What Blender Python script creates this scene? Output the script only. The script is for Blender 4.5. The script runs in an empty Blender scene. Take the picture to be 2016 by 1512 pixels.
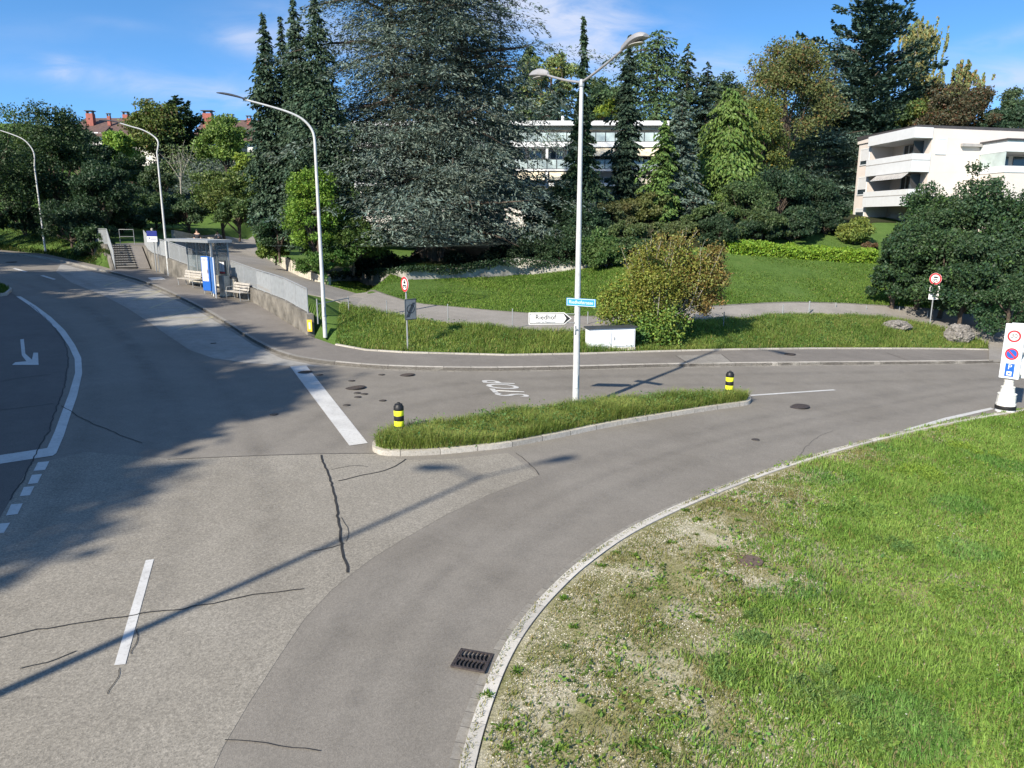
import bpy, bmesh, math, random
import numpy as np
from mathutils import Vector, Matrix
from mathutils.geometry import delaunay_2d_cdt

S = bpy.context.scene
# ------------------------------------------------------------------ camera
F, PITCH, H = 1480.0, math.radians(12.4), 6.2
cam = bpy.data.objects.new('camera', bpy.data.cameras.new('camera'))
S.collection.objects.link(cam)
cam.location = (0, 0, H)
cam.rotation_euler = (math.radians(90) - PITCH, 0, 0)
cam.data.sensor_width = 36
cam.data.lens = F / 2016 * 36
cam.data.clip_end = 3000
S.camera = cam
# ------------------------------------------------------------------ sun, sky, exposure
SUN_EL, SUN_AZ = math.radians(34), math.radians(215.5)      # azimuth from +y towards +x, where the sun stands
sun = bpy.data.objects.new('sun', bpy.data.lights.new('sun', 'SUN'))
S.collection.objects.link(sun)
sun.data.energy = 5.0
sun.data.angle = math.radians(0.9)
sun.data.color = (1.0, 0.91, 0.775)
_d = Vector((math.sin(SUN_AZ) * math.cos(SUN_EL), math.cos(SUN_AZ) * math.cos(SUN_EL), math.sin(SUN_EL)))
sun.rotation_euler = _d.to_track_quat('Z', 'Y').to_euler()
sun.location = (-40, -50, 60)
S.view_settings.view_transform = 'Standard'
S.view_settings.look = 'None'
S.view_settings.exposure = 0.95
S.view_settings.gamma = 1
S.cycles.max_bounces = 6
S.cycles.diffuse_bounces = 3
S.cycles.glossy_bounces = 2
S.cycles.transmission_bounces = 4
S.cycles.transparent_max_bounces = 6
S.cycles.use_denoising = True
S.cycles.denoising_prefilter = 'ACCURATE'

world = bpy.data.worlds.new('World')
S.world = world
world.use_nodes = True
wn, wl = world.node_tree.nodes, world.node_tree.links
wn.clear()
def wnode(t, **kw):
    n = wn.new(t)
    for k, v in kw.items():
        setattr(n, k, v)
    return n
def wmath(op, a, b=None, c=None):
    n = wnode('ShaderNodeMath', operation=op)
    for i, v in enumerate((a, b, c)):
        if v is None: continue
        if isinstance(v, (int, float)): n.inputs[i].default_value = v
        else: wl.new(v, n.inputs[i])
    return n.outputs[0]
tc = wnode('ShaderNodeTexCoord')
sep = wnode('ShaderNodeSeparateXYZ'); wl.new(tc.outputs['Generated'], sep.inputs[0])
zup = wmath('ADD', wmath('MULTIPLY', sep.outputs[2], 1.5), 0.13)
cmb = wnode('ShaderNodeCombineXYZ')
wl.new(sep.outputs[0], cmb.inputs[0]); wl.new(sep.outputs[1], cmb.inputs[1]); wl.new(zup, cmb.inputs[2])
sky = wnode('ShaderNodeTexSky', sky_type='NISHITA', sun_disc=False)
sky.sun_elevation, sky.sun_rotation = SUN_EL, SUN_AZ
sky.air_density, sky.dust_density, sky.ozone_density, sky.altitude = 1.0, 0.1, 3.0, 500
wl.new(cmb.outputs[0], sky.inputs[0])
hs = wnode('ShaderNodeHueSaturation'); hs.inputs['Saturation'].default_value = 1.2; hs.inputs['Hue'].default_value = 0.497
hs.inputs['Value'].default_value = 2.1
wl.new(sky.outputs[0], hs.inputs['Color'])
# wispy clouds standing in fixed directions of the sky
az = wmath('DIVIDE', sep.outputs[0], sep.outputs[1])
el = wmath('DIVIDE', sep.outputs[2], sep.outputs[1])
def skyxy(px, py):
    xc, yc = (px - 1008) / F, (756 - py) / F
    dy = math.cos(PITCH) + yc * math.sin(PITCH)
    return xc / dy, (-math.sin(PITCH) + yc * math.cos(PITCH)) / dy
nz = wnode('ShaderNodeTexNoise'); nz.inputs['Scale'].default_value = 9; nz.inputs['Detail'].default_value = 6
nz.inputs['Roughness'].default_value = 0.6; nz.inputs['Distortion'].default_value = .6
cv = wnode('ShaderNodeCombineXYZ'); wl.new(az, cv.inputs[0]); wl.new(wmath('MULTIPLY', el, 3.2), cv.inputs[1])
wl.new(cv.outputs[0], nz.inputs['Vector'])
tot = None
for (px, py, rx, ry, a, sl) in [(125, 138, 24, 17, .8, 0), (100, 145, 80, 10, .2, 0), (330, 168, 230, 26, .38, .12), (420, 190, 150, 18, .3, .1), (480, 75, 45, 22, .55, .15), (640, 75, 130, 45, .6, .1),
                            (1040, 10, 90, 38, .9, 0), (1120, 60, 140, 48, .6, .1), (1180, 120, 80, 90, .7, 0), (1990, 160, 130, 32, .85, -.08), (1960, 80, 90, 14, .35, -.25), (1430, 140, 90, 30, .6, 0), (235, 45, 60, 8, .12, .1), (60, 60, 140, 20, .1, 0)]:
    cx, cy = skyxy(px, py)
    dx = wmath('SUBTRACT', az, cx)
    ex = wmath('POWER', wmath('ABSOLUTE', wmath('MULTIPLY', dx, F / rx)), 2)
    yy = wmath('ADD', wmath('SUBTRACT', el, cy), wmath('MULTIPLY', dx, sl))
    ey = wmath('POWER', wmath('ABSOLUTE', wmath('MULTIPLY', yy, F / ry)), 2)
    g = wmath('MULTIPLY', wmath('EXPONENT', wmath('MULTIPLY', wmath('ADD', ex, ey), -.7)), a*.85)
    tot = g if tot is None else wmath('ADD', tot, g)
mr = wnode('ShaderNodeMapRange'); mr.inputs['From Min'].default_value = .28; mr.inputs['From Max'].default_value = .62
wl.new(nz.outputs[0], mr.inputs[0])
cl = wmath('MULTIPLY', tot, mr.outputs[0])
cl = wmath('MINIMUM', wmath('MULTIPLY', cl, wmath('GREATER_THAN', sep.outputs[1], 0.05)), .9)
# pale veil added to the unseen sky overhead, to make the shade less blue
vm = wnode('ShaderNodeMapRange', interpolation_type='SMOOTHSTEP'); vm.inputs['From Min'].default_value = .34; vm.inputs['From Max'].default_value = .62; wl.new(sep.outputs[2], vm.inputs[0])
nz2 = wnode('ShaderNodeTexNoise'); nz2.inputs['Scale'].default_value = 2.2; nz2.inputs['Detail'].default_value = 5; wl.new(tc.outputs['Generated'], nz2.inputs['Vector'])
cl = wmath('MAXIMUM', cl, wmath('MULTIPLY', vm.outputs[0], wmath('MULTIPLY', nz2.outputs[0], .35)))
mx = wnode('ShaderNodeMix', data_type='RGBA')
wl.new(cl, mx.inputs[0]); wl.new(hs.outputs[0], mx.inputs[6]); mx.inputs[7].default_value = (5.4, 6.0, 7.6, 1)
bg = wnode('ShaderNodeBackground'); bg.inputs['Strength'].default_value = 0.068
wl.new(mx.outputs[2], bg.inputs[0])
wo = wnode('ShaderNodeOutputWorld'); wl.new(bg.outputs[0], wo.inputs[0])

# ------------------------------------------------------------------ helpers
def ray(px, py):
    xc, yc = (px - 1008) / F, (756 - py) / F
    dy = math.cos(PITCH) + yc * math.sin(PITCH)
    return xc / dy, (-math.sin(PITCH) + yc * math.cos(PITCH)) / dy
def at(px, py, y):
    a, b = ray(px, py)
    return Vector((a * y, y, H + b * y))
def plane(x, y): return -.4 - .05 * x + .04 * y
def pl(px, py):                       # where the sight line meets the road's plane
    a, b = ray(px, py)
    y = (H + .4) / (-b - .05 * a + .04)
    return Vector((a * y, y, plane(a * y, y)))
def W(pts): return [tuple(pl(*p)[:2]) for p in pts]
def smooth(line, n=6, closed=False):
    P = [Vector(p) for p in line]; out = []
    N = len(P); rng = range(N if closed else N - 1)
    for i in rng:
        if closed: a, b, c, d = P[(i-1) % N], P[i], P[(i+1) % N], P[(i+2) % N]
        else: a, b, c, d = P[max(i-1, 0)], P[i], P[i+1], P[min(i+2, N-1)]
        for k in range(n):
            t = k / n
            out.append(tuple(.5 * ((2*b) + (c-a)*t + (2*a-5*b+4*c-d)*t*t + (3*b-a-3*c+d)*t**3)))
    if not closed: out.append(tuple(P[-1]))
    return out
def sst(t):
    t = np.clip(t, 0, 1); return t*t*(3-2*t)
# back edge of the pavement (foot of the wall, then edge of the grass bank)
WALL_PX = [(264, 490), (294, 532), (334, 547), (373, 558), (430, 575), (505, 603), (532, 619), (607, 666)]
BANK_PX = [(660, 685), (720, 696), (800, 701), (1000, 706), (1150, 703), (1300, 698), (1450, 694), (1600, 692), (1800, 692), (1900, 693), (1945, 694)]
B_W = W([(0, 492), (90, 500), (200, 524), (231, 533), (268, 533)][:4]) + W(WALL_PX[1:]) + W(BANK_PX)
B_W = [(-200, B_W[0][1] + (200 + B_W[0][0]) * .75)] + B_W + [(B_W[-1][0] + 60, B_W[-1][1] + 2)]
BX = np.array([p[0] for p in B_W]); BY = np.array([p[1] for p in B_W])
_o = np.argsort(BX); BX, BY = BX[_o], BY[_o]
XW = pl(607, 666)[0]; XS = pl(268, 533)[0]
def G(x, y):
    x = np.asarray(x, float); y = np.asarray(y, float)
    xc, yc = np.clip(x, -90, 70), np.clip(y, -30, 120)
    z = -.4 - .05*xc + .04*yc
    d = y - np.interp(x, BX, BY)
    s = sst((x - XW) / 1.2)
    wall = np.where(d > .03, .95 - .1*np.clip(d - 3, 0, 14), 0)
    lft = .9 * sst(d / 5)
    sl = sst((XS - 3.2 - x) / 1.5)
    wall = wall * (1 - sl) + lft * sl
    bank = .55 * sst(d / 3.2) + (.03 + .21*sst((x + 1) / 13)) * np.clip(d - 6, 0, 19) + .05*np.clip(d - 25, 0, 30)
    z = z + wall*(1-s) + bank*s
    z = z + .32*np.clip(y - 82, 0, 34) * sst((-x - 6) / 12) + .30*np.clip(y - 84, 0, 36) * sst((x - 4) / 10)
    return z
def g1(x, y): return float(G(x, y))
_ys = np.concatenate([np.arange(3, 60, .02), np.arange(60, 260, .1)])
def gp(px, py, off=0):
    a, b = ray(px, py)
    dz = H + b*_ys - G(a*_ys, _ys) - off
    i = int(np.argmax(dz < 0))
    y = _ys[i]
    return Vector((a*y, y, H + b*y))
def inpoly(x, y, poly):
    x = np.asarray(x); y = np.asarray(y); r = np.zeros(x.shape, bool)
    n = len(poly)
    for i in range(n):
        x0, y0 = poly[i]; x1, y1 = poly[(i+1) % n]
        if y0 == y1: continue
        c = ((y0 > y) != (y1 > y)) & (x < (x1-x0)*(y-y0)/(y1-y0) + x0)
        r ^= c
    return r
def dist_line(x, y, line):
    d = np.full(np.shape(x), 1e9)
    for (x0, y0), (x1, y1) in zip(line[:-1], line[1:]):
        L = (x1-x0)**2 + (y1-y0)**2 + 1e-9
        t = np.clip(((x-x0)*(x1-x0) + (y-y0)*(y1-y0)) / L, 0, 1)
        d = np.minimum(d, np.hypot(x - x0 - t*(x1-x0), y - y0 - t*(y1-y0)))
    return d
def vnoise(x, y, sc, seed=0):         # cheap smooth value noise in numpy
    x = np.asarray(x)*sc + seed*17.3; y = np.asarray(y)*sc + seed*7.9
    xi, yi = np.floor(x), np.floor(y); fx, fy = x-xi, y-yi
    fx, fy = fx*fx*(3-2*fx), fy*fy*(3-2*fy)
    def h(a, b):
        v = np.sin(a*127.1 + b*311.7 + seed*3.1)*43758.5453
        return v - np.floor(v)
    return (h(xi, yi)*(1-fx) + h(xi+1, yi)*fx)*(1-fy) + (h(xi, yi+1)*(1-fx) + h(xi+1, yi+1)*fx)*fy

LOCS = {}
def root(name, label, cat, loc=(0, 0, 0), rz=0, group=None):
    o = bpy.data.objects.new(name, None); S.collection.objects.link(o)
    o.empty_display_size = .2
    o.location = loc; o.rotation_euler = (0, 0, rz)
    o['label'] = label; o['category'] = cat
    if group: o['group'] = group
    return o
def tag(o, label=None, cat=None, group=None, kind=None):
    if label: o['label'] = label
    if cat: o['category'] = cat
    if group: o['group'] = group
    if kind: o['kind'] = kind
    return o
def raw_mesh(name, V, Fc, material, parent=None, col=None, smooth_=False, uv=None):
    """V (n,3) array, Fc (m,k) array or list of tuples"""
    me = bpy.data.meshes.new(name)
    V = np.asarray(V, dtype=np.float32)
    if isinstance(Fc, np.ndarray):
        m, k = Fc.shape
        me.vertices.add(len(V)); me.vertices.foreach_set('co', V.ravel())
        me.loops.add(m*k); me.loops.foreach_set('vertex_index', Fc.astype(np.int32).ravel())
        me.polygons.add(m)
        me.polygons.foreach_set('loop_start', np.arange(0, m*k, k, dtype=np.int32))
        me.update(calc_edges=True)
    else:
        me.from_pydata([tuple(map(float, v)) for v in V], [], Fc); me.update()
    if col is not None:
        a = me.color_attributes.new('col', 'FLOAT_COLOR', 'POINT')
        c = np.ones((len(V), 4), np.float32); c[:, :3] = col
        a.data.foreach_set('color', c.ravel())
    if uv is not None:
        a = me.attributes.new('arc', 'FLOAT', 'POINT'); a.data.foreach_set('value', np.asarray(uv, np.float32))
    if material is not None: me.materials.append(material)
    if smooth_: me.polygons.foreach_set('use_smooth', np.ones(len(me.polygons), bool))
    o = bpy.data.objects.new(name, me); S.collection.objects.link(o)
    if parent is not None: o.parent = parent
    return o
class MB:
    def __init__(s): s.v = []; s.f = []
    def add(s, vs, fs):
        n = len(s.v); s.v += [tuple(v) for v in vs]; s.f += [tuple(i + n for i in f) for f in fs]; return s
    def box(s, c, size, rz=0, bev=0, rx=0, ry=0):
        M = Matrix.Translation(c) @ Matrix.Rotation(rz, 4, 'Z') @ Matrix.Rotation(ry, 4, 'Y') @ Matrix.Rotation(rx, 4, 'X')
        hx, hy, hz = size[0]/2, size[1]/2, size[2]/2
        if bev <= 0:
            vs = [M @ Vector((x*hx, y*hy, z*hz)) for x in (-1, 1) for y in (-1, 1) for z in (-1, 1)]
            return s.add(vs, [(0, 1, 3, 2), (4, 6, 7, 5), (0, 4, 5, 1), (2, 3, 7, 6), (0, 2, 6, 4), (1, 5, 7, 3)])
        bm = bmesh.new(); bmesh.ops.create_cube(bm, size=1)
        for v in bm.verts: v.co = Vector((v.co.x*size[0], v.co.y*size[1], v.co.z*size[2]))
        bmesh.ops.bevel(bm, geom=bm.edges[:], offset=bev, segments=2, affect='EDGES', profile=.5)
        bm.verts.index_update()
        s.add([M @ v.co for v in bm.verts], [tuple(v.index for v in f.verts) for f in bm.faces]); bm.free(); return s
    def tube(s, pts, rad, n=8, cap=True):
        pts = [Vector(p) for p in pts]
        if not hasattr(rad, '__len__'): rad = [rad]*len(pts)
        rings = []; up = Vector((0, 0, 1)); prev = None
        for i, p in enumerate(pts):
            t = (pts[min(i+1, len(pts)-1)] - pts[max(i-1, 0)]).normalized()
            if prev is None:
                a = t.orthogonal().normalized()
            else:
                a = (prev - t*prev.dot(t)); a = a.normalized() if a.length > 1e-6 else t.orthogonal().normalized()
            prev = a; b = t.cross(a)
            rings.append([p + (a*math.cos(2*math.pi*k/n) + b*math.sin(2*math.pi*k/n))*rad[i] for k in range(n)])
        vs = [v for r in rings for v in r]
        fs = [(i*n+k, i*n+(k+1) % n, (i+1)*n+(k+1) % n, (i+1)*n+k) for i in range(len(pts)-1) for k in range(n)]
        if cap: fs += [tuple(range(n-1, -1, -1)), tuple((len(pts)-1)*n+k for k in range(n))]
        return s.add(vs, fs)
    def lathe(s, prof, n=24, c=(0, 0, 0)):
        vs = [(c[0] + r*math.cos(2*math.pi*k/n), c[1] + r*math.sin(2*math.pi*k/n), c[2] + z) for r, z in prof for k in range(n)]
        fs = [(i*n+k, i*n+(k+1) % n, (i+1)*n+(k+1) % n, (i+1)*n+k) for i in range(len(prof)-1) for k in range(n)]
        fs += [tuple(range(n-1, -1, -1)), tuple((len(prof)-1)*n+k for k in range(n))]
        return s.add(vs, fs)
    def prism(s, poly, z0, z1):
        n = len(poly)
        z0 = z0 if hasattr(z0, '__len__') else [z0]*n; z1 = z1 if hasattr(z1, '__len__') else [z1]*n
        vs = [(x, y, a) for (x, y), a in zip(poly, z0)] + [(x, y, b) for (x, y), b in zip(poly, z1)]
        return s.add(vs, [tuple(range(n-1, -1, -1)), tuple(range(n, 2*n))] + [(i, (i+1) % n, n+(i+1) % n, n+i) for i in range(n)])
    def plate(s, poly, M, t):          # polygon in local xz, thickness t along local y, moved by matrix
        n = len(poly)
        vs = [M @ Vector((x, -t/2, z)) for x, z in poly] + [M @ Vector((x, t/2, z)) for x, z in poly]
        return s.add(vs, [tuple(range(n)), tuple(range(2*n-1, n-1, -1))] + [(i, n+i, n+(i+1) % n, (i+1) % n) for i in range(n)])
    def build(s, name, material, parent=None, world=False, smooth_=False, recalc=True):
        V = s.v
        if world and parent is not None:
            M = (Matrix.Translation(parent.location) @ parent.rotation_euler.to_matrix().to_4x4()).inverted()
            V = [tuple(M @ Vector(v)) for v in V]
        me = bpy.data.meshes.new(name); me.from_pydata(V, [], s.f); me.materials.append(material)
        if recalc:
            bm = bmesh.new(); bm.from_mesh(me); bmesh.ops.recalc_face_normals(bm, faces=bm.faces); bm.to_mesh(me); bm.free()
        if smooth_:
            me.polygons.foreach_set('use_smooth', np.ones(len(me.polygons), bool))
            me.set_sharp_from_angle(angle=math.radians(38))
        o = bpy.data.objects.new(name, me); S.collection.objects.link(o)
        if parent is not None: o.parent = parent
        return o
def copy_tree(o, parent=None):
    c = o.copy(); S.collection.objects.link(c)
    if parent is not None: c.parent = parent
    for ch in [k for k in S.objects if k.parent == o]: copy_tree(ch, c)
    return c
def text_mesh(body, size, material, parent, loc, rot, name='lettering', xs=1.0, extr=.001, bold=0):
    cu = bpy.data.curves.new(name, 'FONT'); cu.body = body; cu.size = size; cu.extrude = extr; cu.offset = bold
    cu.align_x = 'CENTER'; cu.align_y = 'CENTER'; cu.resolution_u = 3
    t = bpy.data.objects.new(name, cu); S.collection.objects.link(t)
    dg = bpy.context.evaluated_depsgraph_get()
    me = bpy.data.meshes.new_from_object(t.evaluated_get(dg)); bpy.data.objects.remove(t)
    me.name = name; me.materials.clear(); me.materials.append(material)
    M = Matrix.Translation(loc) @ rot.to_4x4() @ Matrix.Diagonal((xs, 1, 1, 1))
    me.transform(M)
    o = bpy.data.objects.new(name, me); S.collection.objects.link(o)
    if parent is not None: o.parent = parent
    return o
UPRIGHT = Matrix.Rotation(math.radians(90), 3, 'X')       # text standing up, facing -y

# ------------------------------------------------------------------ materials
def nmat(name):
    m = bpy.data.materials.new(name); m.use_nodes = True
    nt = m.node_tree; b = nt.nodes['Principled BSDF']
    return m, nt, b
def N(nt, t, **kw):
    n = nt.nodes.new(t)
    for k, v in kw.items():
        if k in ('op',): n.operation = v
        else: setattr(n, k, v)
    return n
def noise(nt, scale, detail=3, rough=.55, vec=None, dist=0):
    n = nt.nodes.new('ShaderNodeTexNoise'); n.inputs['Scale'].default_value = scale
    n.inputs['Detail'].default_value = detail; n.inputs['Roughness'].default_value = rough; n.inputs['Distortion'].default_value = dist
    nt.links.new(vec if vec is not None else pos(nt), n.inputs['Vector'])
    return n.outputs[0]
def pos(nt):
    g = nt.nodes.get('GEO') or nt.nodes.new('ShaderNodeNewGeometry'); g.name = 'GEO'
    return g.outputs['Position']
def objco(nt):
    g = nt.nodes.get('TCO') or nt.nodes.new('ShaderNodeTexCoord'); g.name = 'TCO'
    return g.outputs['Object']
def ramp(nt, fac, stops):
    r = nt.nodes.new('ShaderNodeValToRGB'); nt.links.new(fac, r.inputs[0])
    e = r.color_ramp.elements
    while len(e) < len(stops): e.new(.5)
    for i, (p, c) in enumerate(stops):
        e[i].position = p; e[i].color = (*c, 1) if len(c) == 3 else c
    return r.outputs[0]
def mix(nt, fac, a, b, bt='MIX'):
    n = nt.nodes.new('ShaderNodeMix'); n.data_type = 'RGBA'; n.blend_type = bt
    for i, v in ((0, fac), (6, a), (7, b)):
        if isinstance(v, (int, float)): n.inputs[i].default_value = v
        elif isinstance(v, tuple): n.inputs[i].default_value = (*v, 1) if len(v) == 3 else v
        else: nt.links.new(v, n.inputs[i])
    return n.outputs[2]
def bump(nt, b, hgt, strength=.3, dist=.01):
    n = nt.nodes.new('ShaderNodeBump'); n.inputs['Strength'].default_value = strength; n.inputs['Distance'].default_value = dist
    nt.links.new(hgt, n.inputs['Height']); nt.links.new(n.outputs[0], b.inputs['Normal'])
def mat(name, col, rough=.6, metal=0, var=.12, sc=3.0, dirt=0, dirtcol=(.08, .075, .06), bmp=0, spec=.4, fine=40):
    m, nt, b = nmat(name)
    v = noise(nt, sc, 5, .6)
    dark = tuple(c*(1-var*1.6) for c in col); lite = tuple(min(1, c*(1+var)) for c in col)
    c = ramp(nt, v, [(.3, dark), (.7, lite)])
    if dirt:
        d = noise(nt, sc*2.3, 8, .7, dist=.5)
        c = mix(nt, ramp(nt, d, [(.5, (0, 0, 0)), (.72, (dirt,)*3)]), c, dirtcol)
    nt.links.new(c, b.inputs['Base Color'])
    b.inputs['Roughness'].default_value = rough; b.inputs['Metallic'].default_value = metal
    b.inputs['Specular IOR Level'].default_value = spec
    if bmp: bump(nt, b, noise(nt, fine, 4, .6), bmp, .01)
    return m
def asphalt(name, dark, lite, speck=.35, blot=.10, rb=.8, tint=None, coarse=90):
    m, nt, b = nmat(name)
    big = noise(nt, .35, 5, .6, dist=.4)
    mid = noise(nt, 2.5, 5, .65)
    c = ramp(nt, big, [(.32, dark), (.68, lite)])
    c = mix(nt, blot, c, ramp(nt, mid, [(.35, (0, 0, 0)), (.65, (1, 1, 1))]), 'OVERLAY')
    vo = nt.nodes.new('ShaderNodeTexVoronoi'); vo.inputs['Scale'].default_value = coarse; nt.links.new(pos(nt), vo.inputs['Vector'])
    sp = ramp(nt, vo.outputs['Color'], [(.1, (.25, .25, .25)), (.9, (.78, .78, .78))])
    c = mix(nt, speck, c, sp, 'OVERLAY')
    f = noise(nt, coarse*.45, 3, .8)
    c = mix(nt, speck*.9, c, ramp(nt, f, [(.3, (.15, .15, .15)), (.7, (.85, .85, .85))]), 'OVERLAY')
    nt.links.new(c, b.inputs['Base Color']); b.inputs['Roughness'].default_value = rb; b.inputs['Specular IOR Level'].default_value = .35
    bump(nt, b, vo.outputs['Distance'], .35, .006)
    return m
M_ = {}
M_['road'] = asphalt('smooth_asphalt', (.152, .139, .119), (.184, .170, .148), .24, .05, coarse=60)
M_['rough'] = asphalt('coarse_asphalt', (.186, .171, .143), (.222, .206, .175), .42, .05, coarse=48)
M_['bay'] = asphalt('bay_concrete', (.225, .217, .20), (.28, .272, .25), .25, .12)
M_['red'] = asphalt('reddish_asphalt', (.095, .085, .078), (.122, .110, .10), .3, .06)
M_['pave'] = asphalt('pavement_asphalt', (.135, .123, .11), (.17, .156, .14), .3, .06)
M_['path'] = asphalt('path_asphalt', (.19, .177, .158), (.235, .22, .20), .3, .06)
M_['patch'] = asphalt('patch_asphalt', (.19, .178, .16), (.235, .222, .20), .5, .12)
M_['crack'] = mat('bitumen_seal', (.025, .024, .023), .7, var=.2)
M_['seam'] = mat('tar_seam', (.07, .066, .06), .8, var=.2)
M_['floor'] = None
def kerbmat(name, col, joint=1.0, jw=.016, dirt=.6, lo=.72):
    m, nt, b = nmat(name)
    a = N(nt, 'ShaderNodeAttribute', attribute_name='arc')
    fr = N(nt, 'ShaderNodeMath', op='FRACT'); dv = N(nt, 'ShaderNodeMath', op='DIVIDE'); dv.inputs[1].default_value = joint
    nt.links.new(a.outputs['Fac'], dv.inputs[0]); nt.links.new(dv.outputs[0], fr.inputs[0])
    lt = N(nt, 'ShaderNodeMath', op='LESS_THAN'); lt.inputs[1].default_value = jw/joint; nt.links.new(fr.outputs[0], lt.inputs[0])
    fl = N(nt, 'ShaderNodeMath', op='FLOOR'); nt.links.new(dv.outputs[0], fl.inputs[0])
    wn_ = N(nt, 'ShaderNodeTexWhiteNoise', noise_dimensions='1D'); nt.links.new(fl.outputs[0], wn_.inputs['W'])
    c = ramp(nt, noise(nt, 9, 6, .7), [(.3, tuple(k*lo for k in col)), (.7, tuple(k*1.15 for k in col))])
    c = mix(nt, .35, c, ramp(nt, wn_.outputs[0], [(0, (.3,)*3), (1, (.7,)*3)]), 'OVERLAY')
    c = mix(nt, ramp(nt, noise(nt, 30, 5, .7), [(.52, (0,)*3), (.7, (dirt,)*3)]), c, (.10, .085, .055))
    c = mix(nt, lt.outputs[0], c, (.05, .045, .04))
    nt.links.new(c, b.inputs['Base Color']); b.inputs['Roughness'].default_value = .75
    bump(nt, b, noise(nt, 45, 4), .4, .01)
    return m
M_['kerb'] = kerbmat('granite_kerb', (.40, .375, .33), 1.0)
M_['gutter'] = kerbmat('gutter_setts', (.21, .197, .172), .28, .009)
M_['nearkerb'] = kerbmat('near_kerb_stone', (.41, .39, .35), 1.0, .008, .12, .9)
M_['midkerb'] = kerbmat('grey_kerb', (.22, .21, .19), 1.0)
M_['darkkerb'] = kerbmat('dark_kerb', (.13, .125, .11), 1.0)
def paint(name, col, wear=.5, dark=(.2, .19, .18)):
    m, nt, b = nmat(name)
    w = noise(nt, 14, 8, .8, dist=.3)
    w2 = noise(nt, 1.3, 4, .6)
    c = mix(nt, ramp(nt, w, [(.5, (0,)*3), (.74, (wear,)*3)]), col, dark)
    c = mix(nt, ramp(nt, w2, [(.4, (0,)*3), (.75, (wear*.45,)*3)]), c, dark)
    nt.links.new(c, b.inputs['Base Color']); b.inputs['Roughness'].default_value = .55
    return m
M_['white'] = paint('white_road_paint', (.50, .50, .485), .8)
M_['fade'] = paint('faded_white_paint', (.6, .6, .58), 1.0)
M_['yellow'] = paint('faded_yellow_paint', (.33, .30, .18), 1.4, (.21, .205, .19))
M_['iron'] = mat('cast_iron', (.075, .062, .058), .55, .4, var=.3, sc=20, bmp=.4)
M_['hole'] = mat('drain_dark', (.012, .012, .012), .9)
M_['galv'] = mat('galvanised_steel', (.31, .325, .335), .45, .35, var=.10, sc=5)
M_['pole'] = mat('lamp_pole_paint', (.50, .51, .51), .5, .1, var=.08, sc=4, dirt=.35, dirtcol=(.3, .29, .26))
M_['head'] = mat('lamp_head_grey', (.30, .295, .30), .4, .2, var=.08)
M_['darkhead'] = mat('lamp_head_dark', (.07, .075, .085), .45, .3)
M_['lens'] = mat('lamp_lens', (.30, .29, .27), .2, 0)
M_['conc'] = mat('weathered_concrete', (.17, .158, .137), .85, var=.35, sc=1.2, dirt=.8, dirtcol=(.06, .055, .045), bmp=.5)
M_['lconc'] = mat('pale_concrete', (.46, .43, .36), .85, var=.25, sc=2.5, dirt=.7, dirtcol=(.16, .14, .10), bmp=.4)
M_['render_'] = mat('white_render', (.62, .60, .58), .8, var=.04, sc=.6)
M_['pinkr'] = mat('pinkish_render', (.60, .545, .505), .8, var=.04, sc=.6)
M_['trim'] = mat('white_trim', (.60, .62, .64), .6, var=.03)
M_['soffit'] = mat('grey_soffit', (.33, .32, .31), .7)
M_['darkframe'] = mat('dark_frame', (.04, .045, .05), .5)
M_['awning'] = mat('beige_awning', (.60, .54, .41), .8, var=.05)
M_['roofdark'] = mat('dark_roof_edge', (.05, .048, .05), .6)
M_['tile'] = mat('brown_roof_tiles', (.10, .062, .052), .8, var=.25, sc=3)
M_['brick'] = mat('red_brick', (.27, .085, .065), .8, var=.15, sc=6)
M_['brownlid'] = mat('rusty_lid', (.12, .085, .07), .8, .1, var=.3, sc=20, bmp=.4)
M_['rwhite'] = mat('sign_white', (.62, .62, .61), .4, var=.03)
M_['rred'] = mat('sign_red', (.55, .03, .04), .4, var=.05)
M_['rblue'] = mat('sign_blue', (.015, .10, .40), .4, var=.05)
M_['sblue'] = mat('street_sign_blue', (.03, .25, .60), .35, var=.04)
M_['dblue'] = mat('dark_blue', (.012, .02, .16), .4)
M_['black'] = mat('black_paint', (.012, .012, .013), .5)
M_['byellow'] = mat('bollard_yellow', (.72, .74, .03), .45, var=.06)
M_['oryellow'] = mat('orange_yellow', (.75, .48, .03), .5)
M_['signback'] = mat('sign_back_grey', (.17, .19, .20), .5, .2)
M_['wood'] = mat('bench_slats', (.34, .32, .29), .7, var=.2, sc=8)
M_['skin'] = mat('skin', (.50, .32, .24), .6)
M_['cloth1'] = mat('dark_clothes', (.02, .022, .03), .8)
M_['cloth2'] = mat('pale_shirt', (.5, .5, .55), .8)
M_['rock'] = None
def glass(name, col, rough=.08, alpha=1.0, spec=.8):
    m, nt, b = nmat(name)
    c = ramp(nt, noise(nt, .6, 3), [(.35, tuple(k*.7 for k in col)), (.7, tuple(min(1, k*1.25) for k in col))])
    nt.links.new(c, b.inputs['Base Color']); b.inputs['Roughness'].default_value = rough; b.inputs['Specular IOR Level'].default_value = spec
    b.inputs['Alpha'].default_value = alpha
    return m
M_['wglass'] = glass('window_glass', (.03, .045, .055))
M_['fglass'] = glass('frosted_balustrade_glass', (.38, .46, .46), .25)
M_['cglass'] = glass('clear_shelter_glass', (.16, .20, .22), .08, .35)
M_['blind'] = mat('window_blind', (.55, .56, .57), .7, var=.03)
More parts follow.
